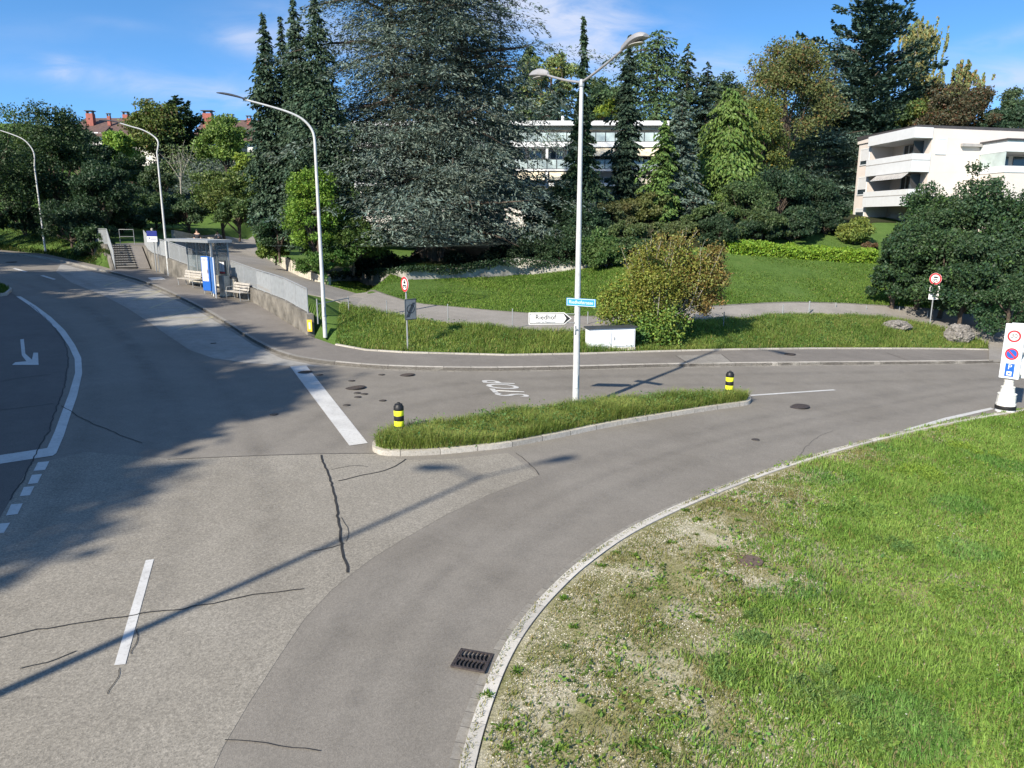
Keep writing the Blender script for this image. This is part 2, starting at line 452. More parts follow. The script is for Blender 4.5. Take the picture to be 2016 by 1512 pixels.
def leafmat(name, trans=.3, rough=.55, spec=.3):
    m, nt, b = nmat(name)
    a = N(nt, 'ShaderNodeAttribute', attribute_name='col')
    nt.links.new(a.outputs['Color'], b.inputs['Base Color']); b.inputs['Roughness'].default_value = rough; b.inputs['Specular IOR Level'].default_value = spec
    t = N(nt, 'ShaderNodeBsdfTranslucent'); gm = mix(nt, 1.0, a.outputs['Color'], (1.0, 1.15, .55), 'MULTIPLY')
    nt.links.new(gm, t.inputs[0])
    ms = N(nt, 'ShaderNodeMixShader'); ms.inputs[0].default_value = trans
    nt.links.new(b.outputs[0], ms.inputs[1]); nt.links.new(t.outputs[0], ms.inputs[2])
    nt.links.new(ms.outputs[0], nt.nodes['Material Output'].inputs['Surface'])
    return m
M_['leaf'] = leafmat('leaf', .28)
M_['needle'] = leafmat('needle', .12, .6, .25)
M_['grass'] = leafmat('grass_blade', .48, .6, .2)
M_['bark'] = mat('bark', (.085, .065, .05), .9, var=.35, sc=8, bmp=.6, fine=20)
M_['greybark'] = mat('pale_bark', (.30, .28, .24), .9, var=.3, sc=8, bmp=.4)
def soil(name, stops, sc=1.2, fine=40):
    m, nt, b = nmat(name)
    v = noise(nt, sc, 6, .65, dist=.3); f = noise(nt, fine, 5, .8)
    c = ramp(nt, v, stops)
    c = mix(nt, .8, c, ramp(nt, f, [(.35, (.2,)*3), (.65, (.8,)*3)]), 'OVERLAY')
    nt.links.new(c, b.inputs['Base Color']); b.inputs['Roughness'].default_value = .95; b.inputs['Specular IOR Level'].default_value = .1
    bump(nt, b, f, .8, .03)
    return m
M_['lawn'] = soil('lawn_soil', [(.3, (.055, .10, .022)), (.55, (.075, .13, .03)), (.8, (.10, .14, .04))], 1.0)
M_['gravel'] = soil('gravelly_soil', [(.30, (.13, .14, .05)), (.47, (.24, .225, .12)), (.64, (.40, .37, .28))], .9, 30)
M_['vine'] = soil('netted_hillside', [(.3, (.05, .07, .06)), (.7, (.10, .12, .11))], .6, 12)
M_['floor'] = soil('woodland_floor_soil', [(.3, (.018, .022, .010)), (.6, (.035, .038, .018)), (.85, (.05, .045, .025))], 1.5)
m, nt, b = nmat('tyre_polish'); a = N(nt, 'ShaderNodeAttribute', attribute_name='arc'); b.inputs['Base Color'].default_value = (.085, .079, .073, 1); b.inputs['Roughness'].default_value = .6
mm_ = N(nt, 'ShaderNodeMath', op='MULTIPLY'); nt.links.new(a.outputs['Fac'], mm_.inputs[0]); nt.links.new(ramp(nt, noise(nt, 1.3, 6, .7, dist=.5), [(.3, (.0,)*3), (.7, (.15,)*3)]), mm_.inputs[1]); nt.links.new(mm_.outputs[0], b.inputs['Alpha'])
M_['track'] = m
# ------------------------------------------------------------------ sheets and strips that lie on the ground
def densify(line, res, closed=True):
    out = []; n = len(line)
    for i in range(n if closed else n-1):
        a, b = Vector(line[i]), Vector(line[(i+1) % n]); k = max(1, int((b-a).length / res))
        out += [tuple(a.lerp(b, j/k)) for j in range(k)]
    if not closed: out.append(tuple(line[-1]))
    return out
def sheet(name, poly, off, material, res=1.0, skirt=.25, kind='structure', zf=None, parent=None):
    zf = zf or G
    bd = [Vector(p) for p in densify(poly, res)]
    xs = [p[0] for p in bd]; ys = [p[1] for p in bd]
    gx, gy = np.meshgrid(np.arange(min(xs), max(xs), res), np.arange(min(ys), max(ys), res)); gx, gy = gx.ravel(), gy.ravel()
    gx = gx + .07*res*np.sin(gy*9); m = inpoly(gx, gy, [tuple(b) for b in bd]); gx, gy = gx[m], gy[m]
    m = dist_line(gx, gy, [tuple(b) for b in bd] + [tuple(bd[0])]) > .3*res; gx, gy = gx[m], gy[m]
    vv = bd + [Vector((a, b)) for a, b in zip(gx, gy)]
    r = delaunay_2d_cdt(vv, [], [list(range(len(bd)))], 1, 1e-5)
    V2 = np.array([tuple(v) for v in r[0]]); T = [tuple(f) for f in r[2]]
    V = np.c_[V2, zf(V2[:, 0], V2[:, 1]) + off]
    if skirt:
        ed = {}
        for f in T:
            for i in range(len(f)):
                e = (f[i], f[(i+1) % len(f)]); ed[e] = 1
        be = [e for e in ed if (e[1], e[0]) not in ed]
        idx = {}; extra = []
        for e in be:
            for k in e:
                if k not in idx: idx[k] = len(V) + len(extra); extra.append((V[k][0], V[k][1], V[k][2]-skirt))
        V = np.vstack([V, np.array(extra)])
        T += [(e[1], e[0], idx[e[0]], idx[e[1]]) for e in be]
    o = raw_mesh(name, V, T, material, parent)
    if parent is None: tag(o, kind=kind)
    return o
def offset_line(line, d):
    P = [Vector(p) for p in line]; out = []
    for i, p in enumerate(P):
        t = (P[min(i+1, len(P)-1)] - P[max(i-1, 0)]).normalized()
        out.append((p.x - t.y*d, p.y + t.x*d))
    return out
def strip(name, line, a, b, off, material, skirt=.2, res=.4, zf=None, off2=None, kind='structure', parent=None):
    """band along LINE between sideways offsets a and b (left positive)"""
    zf = zf or G
    L = densify(line, res, False)
    A, B = offset_line(L, a), offset_line(L, b)
    s = np.concatenate([[0], np.cumsum([math.dist(L[i], L[i+1]) for i in range(len(L)-1)])])
    za = zf(np.array([p[0] for p in A]), np.array([p[1] for p in A])) + off
    zb = zf(np.array([p[0] for p in B]), np.array([p[1] for p in B])) + (off if off2 is None else off2)
    n = len(L); V = []; arc = []; Fc = []
    for i in range(n):
        V += [(*A[i], za[i]-skirt), (*A[i], za[i]), (*B[i], zb[i]), (*B[i], zb[i]-skirt)]; arc += [s[i]]*4
    for i in range(n-1):
        for k in range(3):
            Fc.append((i*4+k, i*4+k+1, i*4+4+k+1, i*4+4+k))
    Fc += [(0, 3, 2, 1), (4*n-4, 4*n-3, 4*n-2, 4*n-1)]
    o = raw_mesh(name, V, Fc, material, parent, uv=arc)
    if parent is None: tag(o, kind=kind)
    return o
# ------------------------------------------------------------------ the ground
KERB_PX = [(-60, 494), (0, 499), (80, 508), (150, 523), (228, 541), (285, 558), (345, 584), (400, 612), (450, 642), (500, 674), (555, 700), (620, 714), (720, 724), (800, 728), (900, 730), (1000, 730),
           (1150, 727), (1300, 723), (1500, 720), (1700, 718), (1900, 716), (2016, 714), (2300, 712)]
KERB = smooth(W(KERB_PX), 5)
SOUTH_PX = [(868, 1700), (888, 1600), (905, 1512), (935, 1410), (975, 1310), (1020, 1235), (1080, 1165), (1150, 1103), (1250, 1038), (1400, 970), (1550, 915), (1700, 871), (1850, 836), (1960, 816), (2016, 807), (2200, 786)]
SOUTH = smooth(W(SOUTH_PX), 6)                      # near kerb, from below the camera round to the right
RIGHT = W([(2300, 712)])[0]
EDGE = [(BX[i], BY[i]) for i in range(len(BX)) if -75 < BX[i] < 40]
# road bed: everything in front of the pavement's back edge
ROADPOLY = [(-95, -8), (14, -8), (40, 8), (46, EDGE[-1][1])] + EDGE[::-1] + [(-95, EDGE[0][1] + 16)]
ROADPOLY = [p for i, p in enumerate(ROADPOLY)]
_A0, _C1 = pl(231, 533), pl(296, 533); _up = Vector((-.52, .855)).normalized()*4.2
STAIRS = [(_A0.x-.1, _A0.y-.6), (_C1.x+.5, _C1.y-.6), (_C1.x+.55+_up.x, _C1.y+_up.y+.2), (_A0.x-.1+_up.x, _A0.y+_up.y+.2)]
def terr():
    xs = np.unique(np.round(np.concatenate([np.linspace(-420, -100, 17), np.arange(-100, -60, 2.), np.arange(-60, 46, .5), np.arange(46, 100, 3.), np.linspace(100, 420, 17)]), 3))
    ys = np.unique(np.round(np.concatenate([np.linspace(-120, -10, 12), np.arange(-10, 4, 1.), np.arange(4, 76, .5), np.arange(76, 140, 2.), np.linspace(140, 900, 24)]), 3))
    X, Y = np.meshgrid(xs, ys); x, y = X.ravel(), Y.ravel()
    z = G(x, y)
    d = y - np.interp(x, BX, BY)
    z = np.where(d < np.where(x < XW + .5, 1.0, .45), G(x, np.minimum(y, np.interp(x, BX, BY))) - .35, z + .12)
    st = inpoly(x, y, STAIRS)
    z = np.where(st, z - 1.9, z)
    z = z + np.where(d > 8, (vnoise(x, y, .15, 2)-.5)*.25, 0)*np.clip((d-8)/5, 0, 1)
    nx, ny = len(xs), len(ys)
    i = np.arange(ny-1)[:, None]*nx + np.arange(nx-1)[None, :]
    Fc = np.stack([i, i+1, i+1+nx, i+nx], -1).reshape(-1, 4)
    o = raw_mesh('ground', np.c_[x, y, z], Fc, M_['lawn'], smooth_=True)
    tag(o, 'grassy ground rising behind the junction', kind='structure')
terr()
sheet('road', ROADPOLY, 0, M_['road'], 1.5, .1)
# asphalt patches, each a few millimetres above the last
BAY = W([(120, 519), (160, 530), (228, 546), (285, 563), (345, 590), (400, 618), (450, 648), (500, 680), (555, 706), (620, 719), (640, 722), (620, 721), (560, 720), (480, 714), (420, 705), (375, 690), (330, 660), (290, 632), (250, 606), (200, 580), (140, 556), (110, 535)])
BAY = [p for p in BAY if p != BAY[11]]
sheet('bus_bay', BAY, .004, M_['bay'], 1.5, 0)
ROUGH = W([(-330, 1060), (-100, 970), (60, 915), (170, 890), (330, 903), (632, 894), (742, 893), (800, 906), (900, 903), (1000, 892), (1062, 936), (960, 975), (880, 1013), (800, 1058), (735, 1098), (690, 1132), (650, 1165), (600, 1218), (545, 1300), (490, 1385), (440, 1470), (400, 1560), (380, 1700)]) + [(-2.6, 3), (-16, 3)]
sheet('rough_asphalt_patch', ROUGH, .004, M_['rough'], 1.5, 0)
SLIP = W([(-300, 590), (-60, 578), (20, 575), (45, 590), (95, 625), (128, 668), (134, 705), (130, 750), (112, 800), (95, 850), (75, 885), (40, 950), (0, 1020), (-150, 1150)])
sheet('slip_lane', SLIP, .008, M_['red'], 1.5, 0)
sheet('asphalt_repair', W([(1330, 706), (1420, 703), (1440, 719), (1355, 722)]), .126, M_['patch'], 1.0, 0)

def line_px(name, pts, w, mk, off=.006, sm=4, kind='structure'):
    L = smooth(W(pts), sm) if len(pts) > 2 else W(pts)
    return strip(name, L, -w/2, w/2, off, M_[mk], .001, .4)
def wob(pts, amp=.03, seed=1):
    rr = random.Random(seed); out = []; wx = wy = 0
    for p in densify(pts, .12, False): wx = .6*(wx if out else 0) + rr.gauss(0, amp*.6); wy = .6*(wy if len(out) else 0) + rr.gauss(0, amp*.6); out.append((p[0] + wx, p[1] + wy))
    return out
for i, (pts, w) in enumerate([([(632, 896), (642, 925), (655, 960), (662, 1000), (668, 1035), (675, 1080), (684, 1127)], .06), ([(797, 905), (780, 918), (745, 930), (700, 940), (664, 948)], .035),
                   ([(-40, 1263), (0, 1255), (120, 1232), (250, 1216), (300, 1206), (400, 1192), (520, 1170), (600, 1160)], .028), ([(120, 800), (160, 822), (210, 845), (280, 872)], .03),
                   ([(40, 1318), (90, 1305), (150, 1283)], .02), ([(608, 1085), (640, 1080), (678, 1070)], .02), ([(652, 925), (690, 918), (725, 920)], .015),
                   ([(672, 1020), (684, 1040), (682, 1068)], .012), ([(440, 1462), (520, 1466), (600, 1478), (632, 1482)], .02), ([(1062, 936), (1040, 912), (1018, 892)], .02),
                   ([(60, 600), (100, 637), (126, 672), (134, 705), (129, 752), (113, 800), (95, 850), (70, 895), (45, 945), (22, 985)], .035),
                   ([(-40, 812), (30, 805), (105, 795)], .02), ([(-20, 757), (40, 745), (100, 738)], .02), ([(210, 1370), (232, 1335), (236, 1318)], .012), ([(255, 1290), (272, 1262), (270, 1240)], .014), ([(1555, 916), (1600, 868), (1640, 848)], .008)]):
    strip('road_crack', wob(smooth(W(pts), 3), .022, i), -w*.38, w*.38, .0155, M_['crack'], .001, .2)
strip('tar_seam', smooth(W([(330, 905), (500, 898), (632, 894), (742, 893)]), 3), -.012, .012, .013, M_['seam'], .001)
strip('tar_seam', smooth(W([(1330, 706), (1355, 722)]), 3), -.02, .02, .131, M_['seam'], .001)
strip('tar_seam', smooth(W([(1420, 703), (1440, 719)]), 3), -.02, .02, .131, M_['seam'], .001)
strip('tar_seam', smooth(W([(1745, 700), (1790, 716)]), 3), -.012, .012, .128, M_['seam'], .001)
# painted markings
def quad(name, px, mk, off=.012):
    return sheet(name, W(px), off, M_[mk], 1.0, 0)
quad('stop_line', [(571, 722), (603, 720), (724, 873), (688, 878)], 'white')
quad('lane_marking', [(287, 1104), (303, 1102), (247, 1309), (225, 1311)], 'white')
quad('lane_marking', [(1475, 778), (1640, 767), (1646, 769), (1480, 780)], 'white')
quad('lane_marking', [(1778, 847), (1860, 823), (1950, 803), (1957, 806), (1868, 827), (1792, 850)], 'white')
for q in ([(24, 529), (30, 528), (55, 535), (49, 536)], [(79, 543), (85, 542), (111, 550), (105, 551)], [(-26, 516), (-20, 515), (0, 521), (-5, 522)]): quad('lane_marking', q, 'white')
for q in ([(75, 911), (97, 909), (89, 926), (66, 928)], [(63, 936), (83, 934), (74, 952), (55, 954)], [(47, 960), (68, 958), (59, 976), (39, 978)], [(22, 994), (45, 992), (35, 1013), (12, 1016)],
          [(0, 1032), (20, 1030), (8, 1050), (-14, 1053)], [(-28, 1072), (-6, 1070), (-18, 1092), (-42, 1095)]): quad('dash_marking', q, 'white')
CURL = W([(32, 584), (41, 584), (70, 602), (101, 625), (128, 651), (148, 680), (160, 705), (162, 735), (152, 780), (138, 820), (126, 858), (111, 893), (104, 898), (0, 914), (-60, 922), (-60, 905), (0, 897), (93, 883), (108, 850), (122, 812), (136, 775), (148, 735), (147, 707), (136, 683), (117, 655), (90, 628), (60, 603)])
sheet('edge_marking', CURL, .013, M_['white'], 1.0, 0)
quad('arrow_marking', [(40, 669), (47, 668), (50, 697), (63, 709), (66, 695), (75, 695), (76, 719), (24, 719), (30, 714), (52, 712), (43, 700)], 'white', .014)
ZZ = [(351, 650), (420, 624), (322, 627), (384, 605), (294, 607), (347, 588), (262, 591), (318, 573), (236, 577), (284, 561), (205, 563), (250, 548)]
for a, b in zip(ZZ[:-1], ZZ[1:]):
    L = W([a, b]); strip('zigzag_marking', L, -.06, .06, .009 if a[0] < b[0] else .011, M_['yellow'], .001)
for q in ([(1000+k*22, 728), (1004+k*22, 728)] for k in range(0)): pass
def track(line, o, w, off):
    L = densify(line, .4, False); n = len(L); cols = [offset_line(L, o+w*k) for k in (-1, -.5, 0, .5, 1)]; V = []; arc = []
    for i in range(n):
        for k, f in enumerate((0, .6, 1, .6, 0)):
            x, y = cols[k][i]; V.append((x, y, plane(x, y)+off)); arc.append(f*min(1, i/8, (n-1-i)/8))
    Fc = np.array([(i*5+k, i*5+k+1, i*5+6+k, i*5+5+k) for i in range(n-1) for k in range(4)])
    tag(raw_mesh('tyre_track', np.array(V), Fc, M_['track'], uv=arc), kind='structure')
LANE = smooth(W([(2200, 745), (1950, 762), (1700, 805), (1450, 858), (1250, 915), (1100, 975), (960, 1060), (850, 1155), (760, 1275), (690, 1400), (640, 1560)]), 5)
track(LANE, -.8, .38, .0095); track(LANE, .8, .38, .0095); track(LANE, 0, .2, .0102)
FARL_ = smooth(W([(2016, 735), (1700, 742), (1400, 748), (1150, 752), (950, 762), (800, 785), (700, 815), (560, 900), (440, 1000)]), 5)
track(FARL_, -.7, .35, .0095); track(FARL_, .75, .35, .0098)
MAIN_ = smooth(W([(60, 520), (180, 580), (300, 670), (400, 790), (440, 930), (430, 1100), (330, 1400)]), 5)
track(MAIN_, -.8, .4, .0106); track(MAIN_, .8, .4, .0106)
MAIN2 = smooth(W([(-40, 545), (90, 590), (190, 660), (240, 760), (230, 880), (170, 1040), (60, 1250)]), 5)
track(MAIN2, -.8, .4, .0114); track(MAIN2, .8, .4, .0114)
# STOP, written to be read by drivers coming from the right
def stop_text():
    c = pl(997, 765)
    rot = Matrix.Rotation(math.radians(88), 3, 'Z')
    k = pl(985, 753), pl(1030, 789)
    o = text_mesh('STOP', 1.0, M_['white'], None, (0, 0, 0), Matrix.Identity(3), 'stop_lettering', extr=0, bold=.012)
    me = o.data
    vs = [v.co.copy() for v in me.vertices]
    w = max(v.x for v in vs) - min(v.x for v in vs); h = max(v.y for v in vs) - min(v.y for v in vs)
    u = Vector((-math.sin(math.radians(3)), math.cos(math.radians(3))))       # reading direction: away from us
    up = Vector((-1, -.03))
    Wd, Hd = 1.95, 1.12
    for v, s in zip(me.vertices, vs):
        p = Vector((c.x, c.y)) + u*(s.x/w*Wd) + up*(s.y/h*Hd) + Vector((-.28, 0))*(s.x/w*2)*.9
        v.co = (p.x, p.y, plane(p.x, p.y) + .012)
    tag(o, 'white word STOP painted on the road for drivers coming from the right', kind='structure')
stop_text()

# pavement, kerbs
PAVE = [p for p in KERB if p[0] > -60][::1]
_bk = [(x, y) for x, y in zip(BX, BY) if pl(231, 533)[0]-1.2 < x < 60]
PAVEP = [p for p in KERB if p[0] > _bk[0][0]-.3] + [(KERB[-1][0], _bk[-1][1])] + _bk[::-1][1:]
PAVEP = [p for p in KERB if p[0] > _bk[0][0]-.3 and p[0] < 24.] + [p for p in _bk[::-1] if p[0] < 24.]
sheet('pavement', PAVEP, .12, M_['pave'], 1.2, .15)
k0 = [p for p in KERB if p[0] > -45]
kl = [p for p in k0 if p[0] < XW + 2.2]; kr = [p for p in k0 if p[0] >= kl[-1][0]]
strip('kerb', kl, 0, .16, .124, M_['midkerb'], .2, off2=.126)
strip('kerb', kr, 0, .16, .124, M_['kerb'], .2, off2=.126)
strip('gutter', k0, -.16, 0, .006, M_['gutter'], .05)
bk = [(x, y) for x, y in zip(BX, BY) if x > XW + .3 and x < pl(1945, 694)[0] + .1]
strip('bank_edging', bk, -.02, .10, .165, M_['kerb'], .2)
# upper path behind the wall, down to the right where it joins the road
pn = [(x, y + .25) for x, y in zip(BX, BY) if XS + .9 < x < XW - .1]
def pg(pts): return [tuple(gp(*p)[:2]) for p in pts]
near = pg([(640, 592), (690, 612), (762, 626), (885, 643), (1010, 655), (1130, 660), (1250, 652), (1330, 642), (1430, 635), (1540, 627), (1620, 625), (1720, 632), (1800, 642), (1860, 654), (1920, 672)]) + [tuple(pl(1946, 690)[:2])]
far = pg([(2300, 672), (2016, 634), (1900, 621), (1800, 612), (1700, 606), (1640, 603), (1540, 602), (1430, 608), (1360, 614), (1260, 626), (1180, 630), (1100, 628), (1000, 621), (900, 612), (800, 600), (700, 584), (640, 566), (600, 549), (560, 527), (530, 510), (507, 490), (503, 476)])
upl = pg([(498, 468), (430, 466), (385, 468), (345, 478)])
PATH = smooth(near, 2) + [tuple(pl(1946, 715)[:2]), tuple(pl(2300, 712)[:2])] + smooth(far, 2) + upl + pn
print('path', [tuple(round(c, 1) for c in p) for p in far[-8:] + upl + pn[:3]])
sheet('path', PATH, .17, M_['path'], 1.2, .12)
strip('path_edging', smooth(far[1:-2], 3), -.08, .02, .19, M_['darkkerb'], .1)
# traffic island
ISL = smooth(W([(733, 884), (741, 893), (770, 898), (850, 896), (940, 888), (1000, 881), (1100, 862), (1200, 841), (1300, 824), (1400, 808), (1465, 799), (1477, 794), (1474, 789), (1440, 787), (1300, 793), (1150, 806), (1000, 822), (880, 842), (780, 862), (742, 873)]), 4, True)
strip('island_kerb', ISL + ISL[:1], 0, .20, .13, M_['kerb'], .2)
def shrink(poly, d):
    P = [Vector(p) for p in poly]; n = len(P); out = []
    A = sum(P[i].x*P[(i+1) % n].y - P[(i+1) % n].x*P[i].y for i in range(n)); sg = 1 if A > 0 else -1
    for i in range(n):
        t = (P[(i+1) % n] - P[i-1]).normalized(); out.append((P[i].x - sg*t.y*d, P[i].y + sg*t.x*d))
    return out
ISI = shrink(ISL, .18)
sheet('island_soil', ISI, .15, M_['lawn'], .6, .2)
# near meadow with its kerb and gutter
strip('near_kerb', SOUTH, -.18, 0, .06, M_['nearkerb'], .2)
strip('near_gutter', SOUTH, 0, .14, .008, M_['gutter'], .05)
MEAD = offset_line(SOUTH, -.20)
MEADP = MEAD + [(60, MEAD[-1][1]), (60, -10), (MEAD[0][0], -10)]
def Gm(x, y):
    x = np.asarray(x, float); y = np.asarray(y, float)
    dk = dist_line(x, y, MEAD)
    return G(x, y) + .35*sst((dk-2.5)/6) + (vnoise(x, y, .9, 5)-.5)*.07*np.clip(dk, 0, 1)
sheet('verge', MEADP, .05, M_['gravel'], .7, .2, zf=Gm)
LUSH = W([(1560, 1700), (1500, 1560), (1450, 1512), (1420, 1430), (1450, 1340), (1520, 1240), (1570, 1160), (1600, 1080), (1600, 1020), (1590, 975), (1640, 945), (1700, 905), (1850, 840), (2300, 770)]) + [(50, 5), (30, -8)]
# green traffic island at the far left edge
LISL = W([(-120, 560), (-30, 562), (8, 566), (20, 573), (10, 582), (-40, 590), (-150, 598)])
sheet('left_island', LISL, .14, M_['lawn'], .8, .2)
strip('left_island_kerb', LISL + LISL[:1], -.12, .1, .145, M_['kerb'], .2)
# ------------------------------------------------------------------ covers and grates
def cover(px, py, r, label, z=.0, grp=None):
    c = pl(px, py); c.z += z
    R = root('manhole_cover', label, 'manhole cover', c, 0, grp)
    m = MB(); m.lathe([(r*1.13, 0.0), (r*1.13, .016), (r*1.02, .017)], 28); m.build('frame', M_['iron'] if r > .12 else M_['seam'], R)
    m = MB(); m.lathe([(r, .005), (r, .020), (r*.9, .021)], 28)
    if r > .2:
        for k in range(-3, 4):
            w = math.sqrt(max(0, (r*.8)**2 - (k*r*.22)**2))*2
            m.box((0, k*r*.22, .023), (w, r*.08, .006))
    m.build('lid', M_['iron'], R)
    R.rotation_euler = (-.04, -.05, 0)
cover(699, 763, .30, 'large round manhole cover amid small caps right of the stop line')
cover(801, 738, .24, 'round manhole cover near the kerb below the round sign post')
cover(600, 733, .22, 'black round cover lying on the upper end of the stop line', .012)
cover(1570, 800, .34, 'large manhole cover in the road right of the island tip')
cover(1553, 703, .24, 'manhole cover in the far pavement beside the grass bank', .122)
cover(22, 516, .30, 'dark manhole cover on the far left road by the white dashes')
for (px, py, t) in [(629, 738, 'just right of the stop line top'), (751, 738, 'left of the round cover near the kerb'), (692, 750, 'above the large round cover'), (703, 774, 'just below the large round cover'),
                    (717, 776, 'right-hand one of the pair below the large cover'), (704, 782, 'lowest of the three below the large cover'), (753, 789, 'right of the stop line, alone towards the island'), (682, 798, 'beside the middle of the stop line'),
                    (539, 816, 'left of the stop line in the shade'), (420, 676, 'in the pale bus bay'), (1487, 866, 'in the near lane right of the island')]:
    cover(px, py, .10, 'small round valve cap in the asphalt ' + t, 0, 'small valve caps in the junction')
# lawn manhole
c = pl(1475, 1113); c.z = float(Gm(c.x, c.y)) + .06
R = root('manhole_cover', 'rusty round manhole cover half sunk in the dry near verge', 'manhole cover', c)
m = MB(); m.lathe([(.24, -.05), (.24, .02), (.21, .022)], 24); m.build('lid', M_['brownlid'], R)
# drain grate beside the near kerb
c = pl(930, 1303); a = W([(945, 1325), (964, 1284)]); rz = math.atan2(a[1][1]-a[0][1], a[1][0]-a[0][0])
R = root('drain_grate', 'square iron drain grate beside the near kerb', 'drain grate', c + Vector((0, 0, .012)), rz)
R.rotation_euler = (math.atan(.04), math.atan(.05), rz)
m = MB(); s = .25
for k in (-1, 1): m.box((0, k*(s-.02), .012), (2*s, .04, .03)); m.box((k*(s-.02), 0, .0125), (.04, 2*s-.08, .029))
m.box((0, 0, .012), (.035, 2*s-.08, .028)); m.build('frame', M_['iron'], R)
m = MB(); m.box((0, 0, -.003), (2*s-.02, 2*s-.02, .006)); m.build('pit', M_['hole'], R)
m = MB()
for k in range(7):
    for sx in (-1, 1):
        y = -s + .075 + k*.058
        m.tube([(sx*.022, y, .018), (sx*.07, y+.022, .018), (sx*.13, y+.026, .018), (sx*.18, y+.018, .018), (sx*.225, y, .018)], .012, 6)
m.build('bars', M_['iron'], R)
# ------------------------------------------------------------------ street lamps
def arc_pts(p0, p1, p2, n=8):
    return [tuple(Vector(p0)*(1-t)**2 + Vector(p1)*2*t*(1-t) + Vector(p2)*t*t) for t in [i/n for i in range(n+1)]]
def lamp_head(L, w, h, start, direc, rise, shell, name='lamp_head', parent=None, lens=True):
    """curved hooded head: lofted along a slightly drooping line"""
    d = Vector((direc[0], direc[1], 0)).normalized(); side = Vector((-d.y, d.x, 0)); n = 10; k = 14
    m = MB(); vs = []; fs = []
    for i in range(n+1):
        t = i/n
        ww = w*(.22 + .78*math.sin(min(1, t*1.25)*math.pi/2)**1.4)*(1 - .45*max(0, (t-.82)/.18)**2)
        hh = h*(.32 + .5*math.sin(math.pi*min(1, t*.8 + .1)))*(1 - .5*max(0, (t-.8)/.2)**2)
        c = Vector(start) + d*(L*t) + Vector((0, 0, rise*L*t - .10*L*t*t))
        for j in range(k):
            a = 2*math.pi*j/k; z = math.sin(a)
            vs.append(c + side*(math.cos(a)*ww/2) + Vector((0, 0, (z*hh*.62 if z > 0 else z*hh*.18))))
    fs = [(i*k+j, i*k+(j+1) % k, (i+1)*k+(j+1) % k, (i+1)*k+j) for i in range(n) for j in range(k)]
    fs += [tuple(range(k)), tuple(n*k+j for j in range(k))]
    m.add(vs, fs); o = m.build(name, shell, parent, smooth_=True)
    if lens:
        c = Vector(start) + d*(L*.6) + Vector((0, 0, rise*L*.6 - .10*L*.36 - h*.20))
        q = MB(); q.lathe([(.02, -.03), (.5, -.02), (.5, 0)], 16)
        q.v = [tuple(c + d*(v[0]*L*.55) + side*(v[1]*w*.75) + Vector((0, 0, v[2]))) for v in q.v]
        lo = q.build('lens', M_['lens'], o)
    return o
def twin_lamp(px, py, jz, label, base=None, dirs=((1.25, -2.5), (-1.25, 2.5)), reach=2.0):
    b = base if base is not None else pl(px, py)
    R = root('street_lamp', label, 'street lamp', b)
    h = jz - b.z
    m = MB(); m.tube([(0, 0, -.1), (0, 0, h*.25), (0, 0, h*.6), (0, 0, h)], [.105, .095, .075, .055], 14); m.build('pole', M_['pole'], R, smooth_=True)
    m = MB(); m.box((.0, -.098, .9), (.09, .03, .42), bev=.008); m.build('service_door', M_['pole'], R)
    m = MB(); m.lathe([(.075, 0), (.078, .02), (.078, .16), (.05, .2)], 14, (0, 0, h-.12)); m.build('collar', M_['galv'], R, smooth_=True)
    for d in dirs:
        dv = Vector((d[0], d[1], 0)).normalized()
        pts = arc_pts((0, 0, h), tuple(dv*reach*.45 + Vector((0, 0, h+.16))), tuple(dv*reach + Vector((0, 0, h+.50))), 8)
        m = MB(); m.tube(pts, [.036]*5+[.034]*4, 10); m.build('arm', M_['head'], R, smooth_=True)
        lamp_head(1.05, .36, .36, Vector(pts[-1]) - dv*.05, dv, .22, M_['head'], 'lamp_head', R)
    return R
bz = pl(1133, 806)
jz = at(1147, 162, bz.y).z
MAINLAMP = twin_lamp(1133, 806, jz, 'tall twin-armed street lamp standing in the grass of the traffic island')
twin_lamp(0, 0, 0, 'twin-armed street lamp near the bridge, its shadow crossing the road', base=Vector((-8.4, 4.1, plane(-8.4, 4.1))), dirs=((-1.5, -.35), (1.5, .75)), reach=1.5) if False else None
def curved_lamp(bpx, pxs, label, z_off, r0=.09):
    """pxs: picture points along the pole and arm, all taken at the depth of the base except the arm, which comes a little nearer"""
    b = gp(*bpx) if z_off is None else pl(*bpx) + Vector((0, 0, z_off))
    R = root('street_lamp', label, 'street lamp', b, 0, 'curved single-arm street lamps along the bus stop road')
    P = [at(px, py, b.y) - b for px, py in pxs]
    h = P[0].z
    m = MB(); m.tube([(0, 0, -.2), (0, 0, h*.5), (0, 0, h)], [r0, r0*.8, r0*.62], 12); m.build('pole', M_['pole'], R, smooth_=True)
    m = MB(); m.box((0, -r0, .9), (.08, .03, .4), bev=.008); m.build('service_door', M_['pole'], R)
    reach = abs(P[-2].x)
    pts = [Vector((0, 0, h))]
    Q = smooth([(p.x, p.z) for p in [Vector((0, 0, h))] + P[1:-1]], 4)
    pts = [Vector((x, -.25*abs(x), z)) for x, z in Q]
    m = MB(); m.tube(pts, [r0*.62 - (r0*.62-.035)*i/(len(pts)-1) for i in range(len(pts))], 10); m.build('arm', M_['pole'], R, smooth_=True)
    L = (P[-1] - P[-2]).length
    lamp_head(L, .24, .13, pts[-1] + Vector((.05, .0, 0)), (-1, -.25), (P[-1].z - P[-2].z)/L + .10, M_['darkhead'], 'lamp_head', R, lens=False)
    return R
curved_lamp((640, 655), [(623, 300), (617, 262), (600, 238), (575, 224), (540, 213), (493, 201), (440, 190)], 'nearest curved street lamp, pale pole beside the yellow plate at the wall end', None)
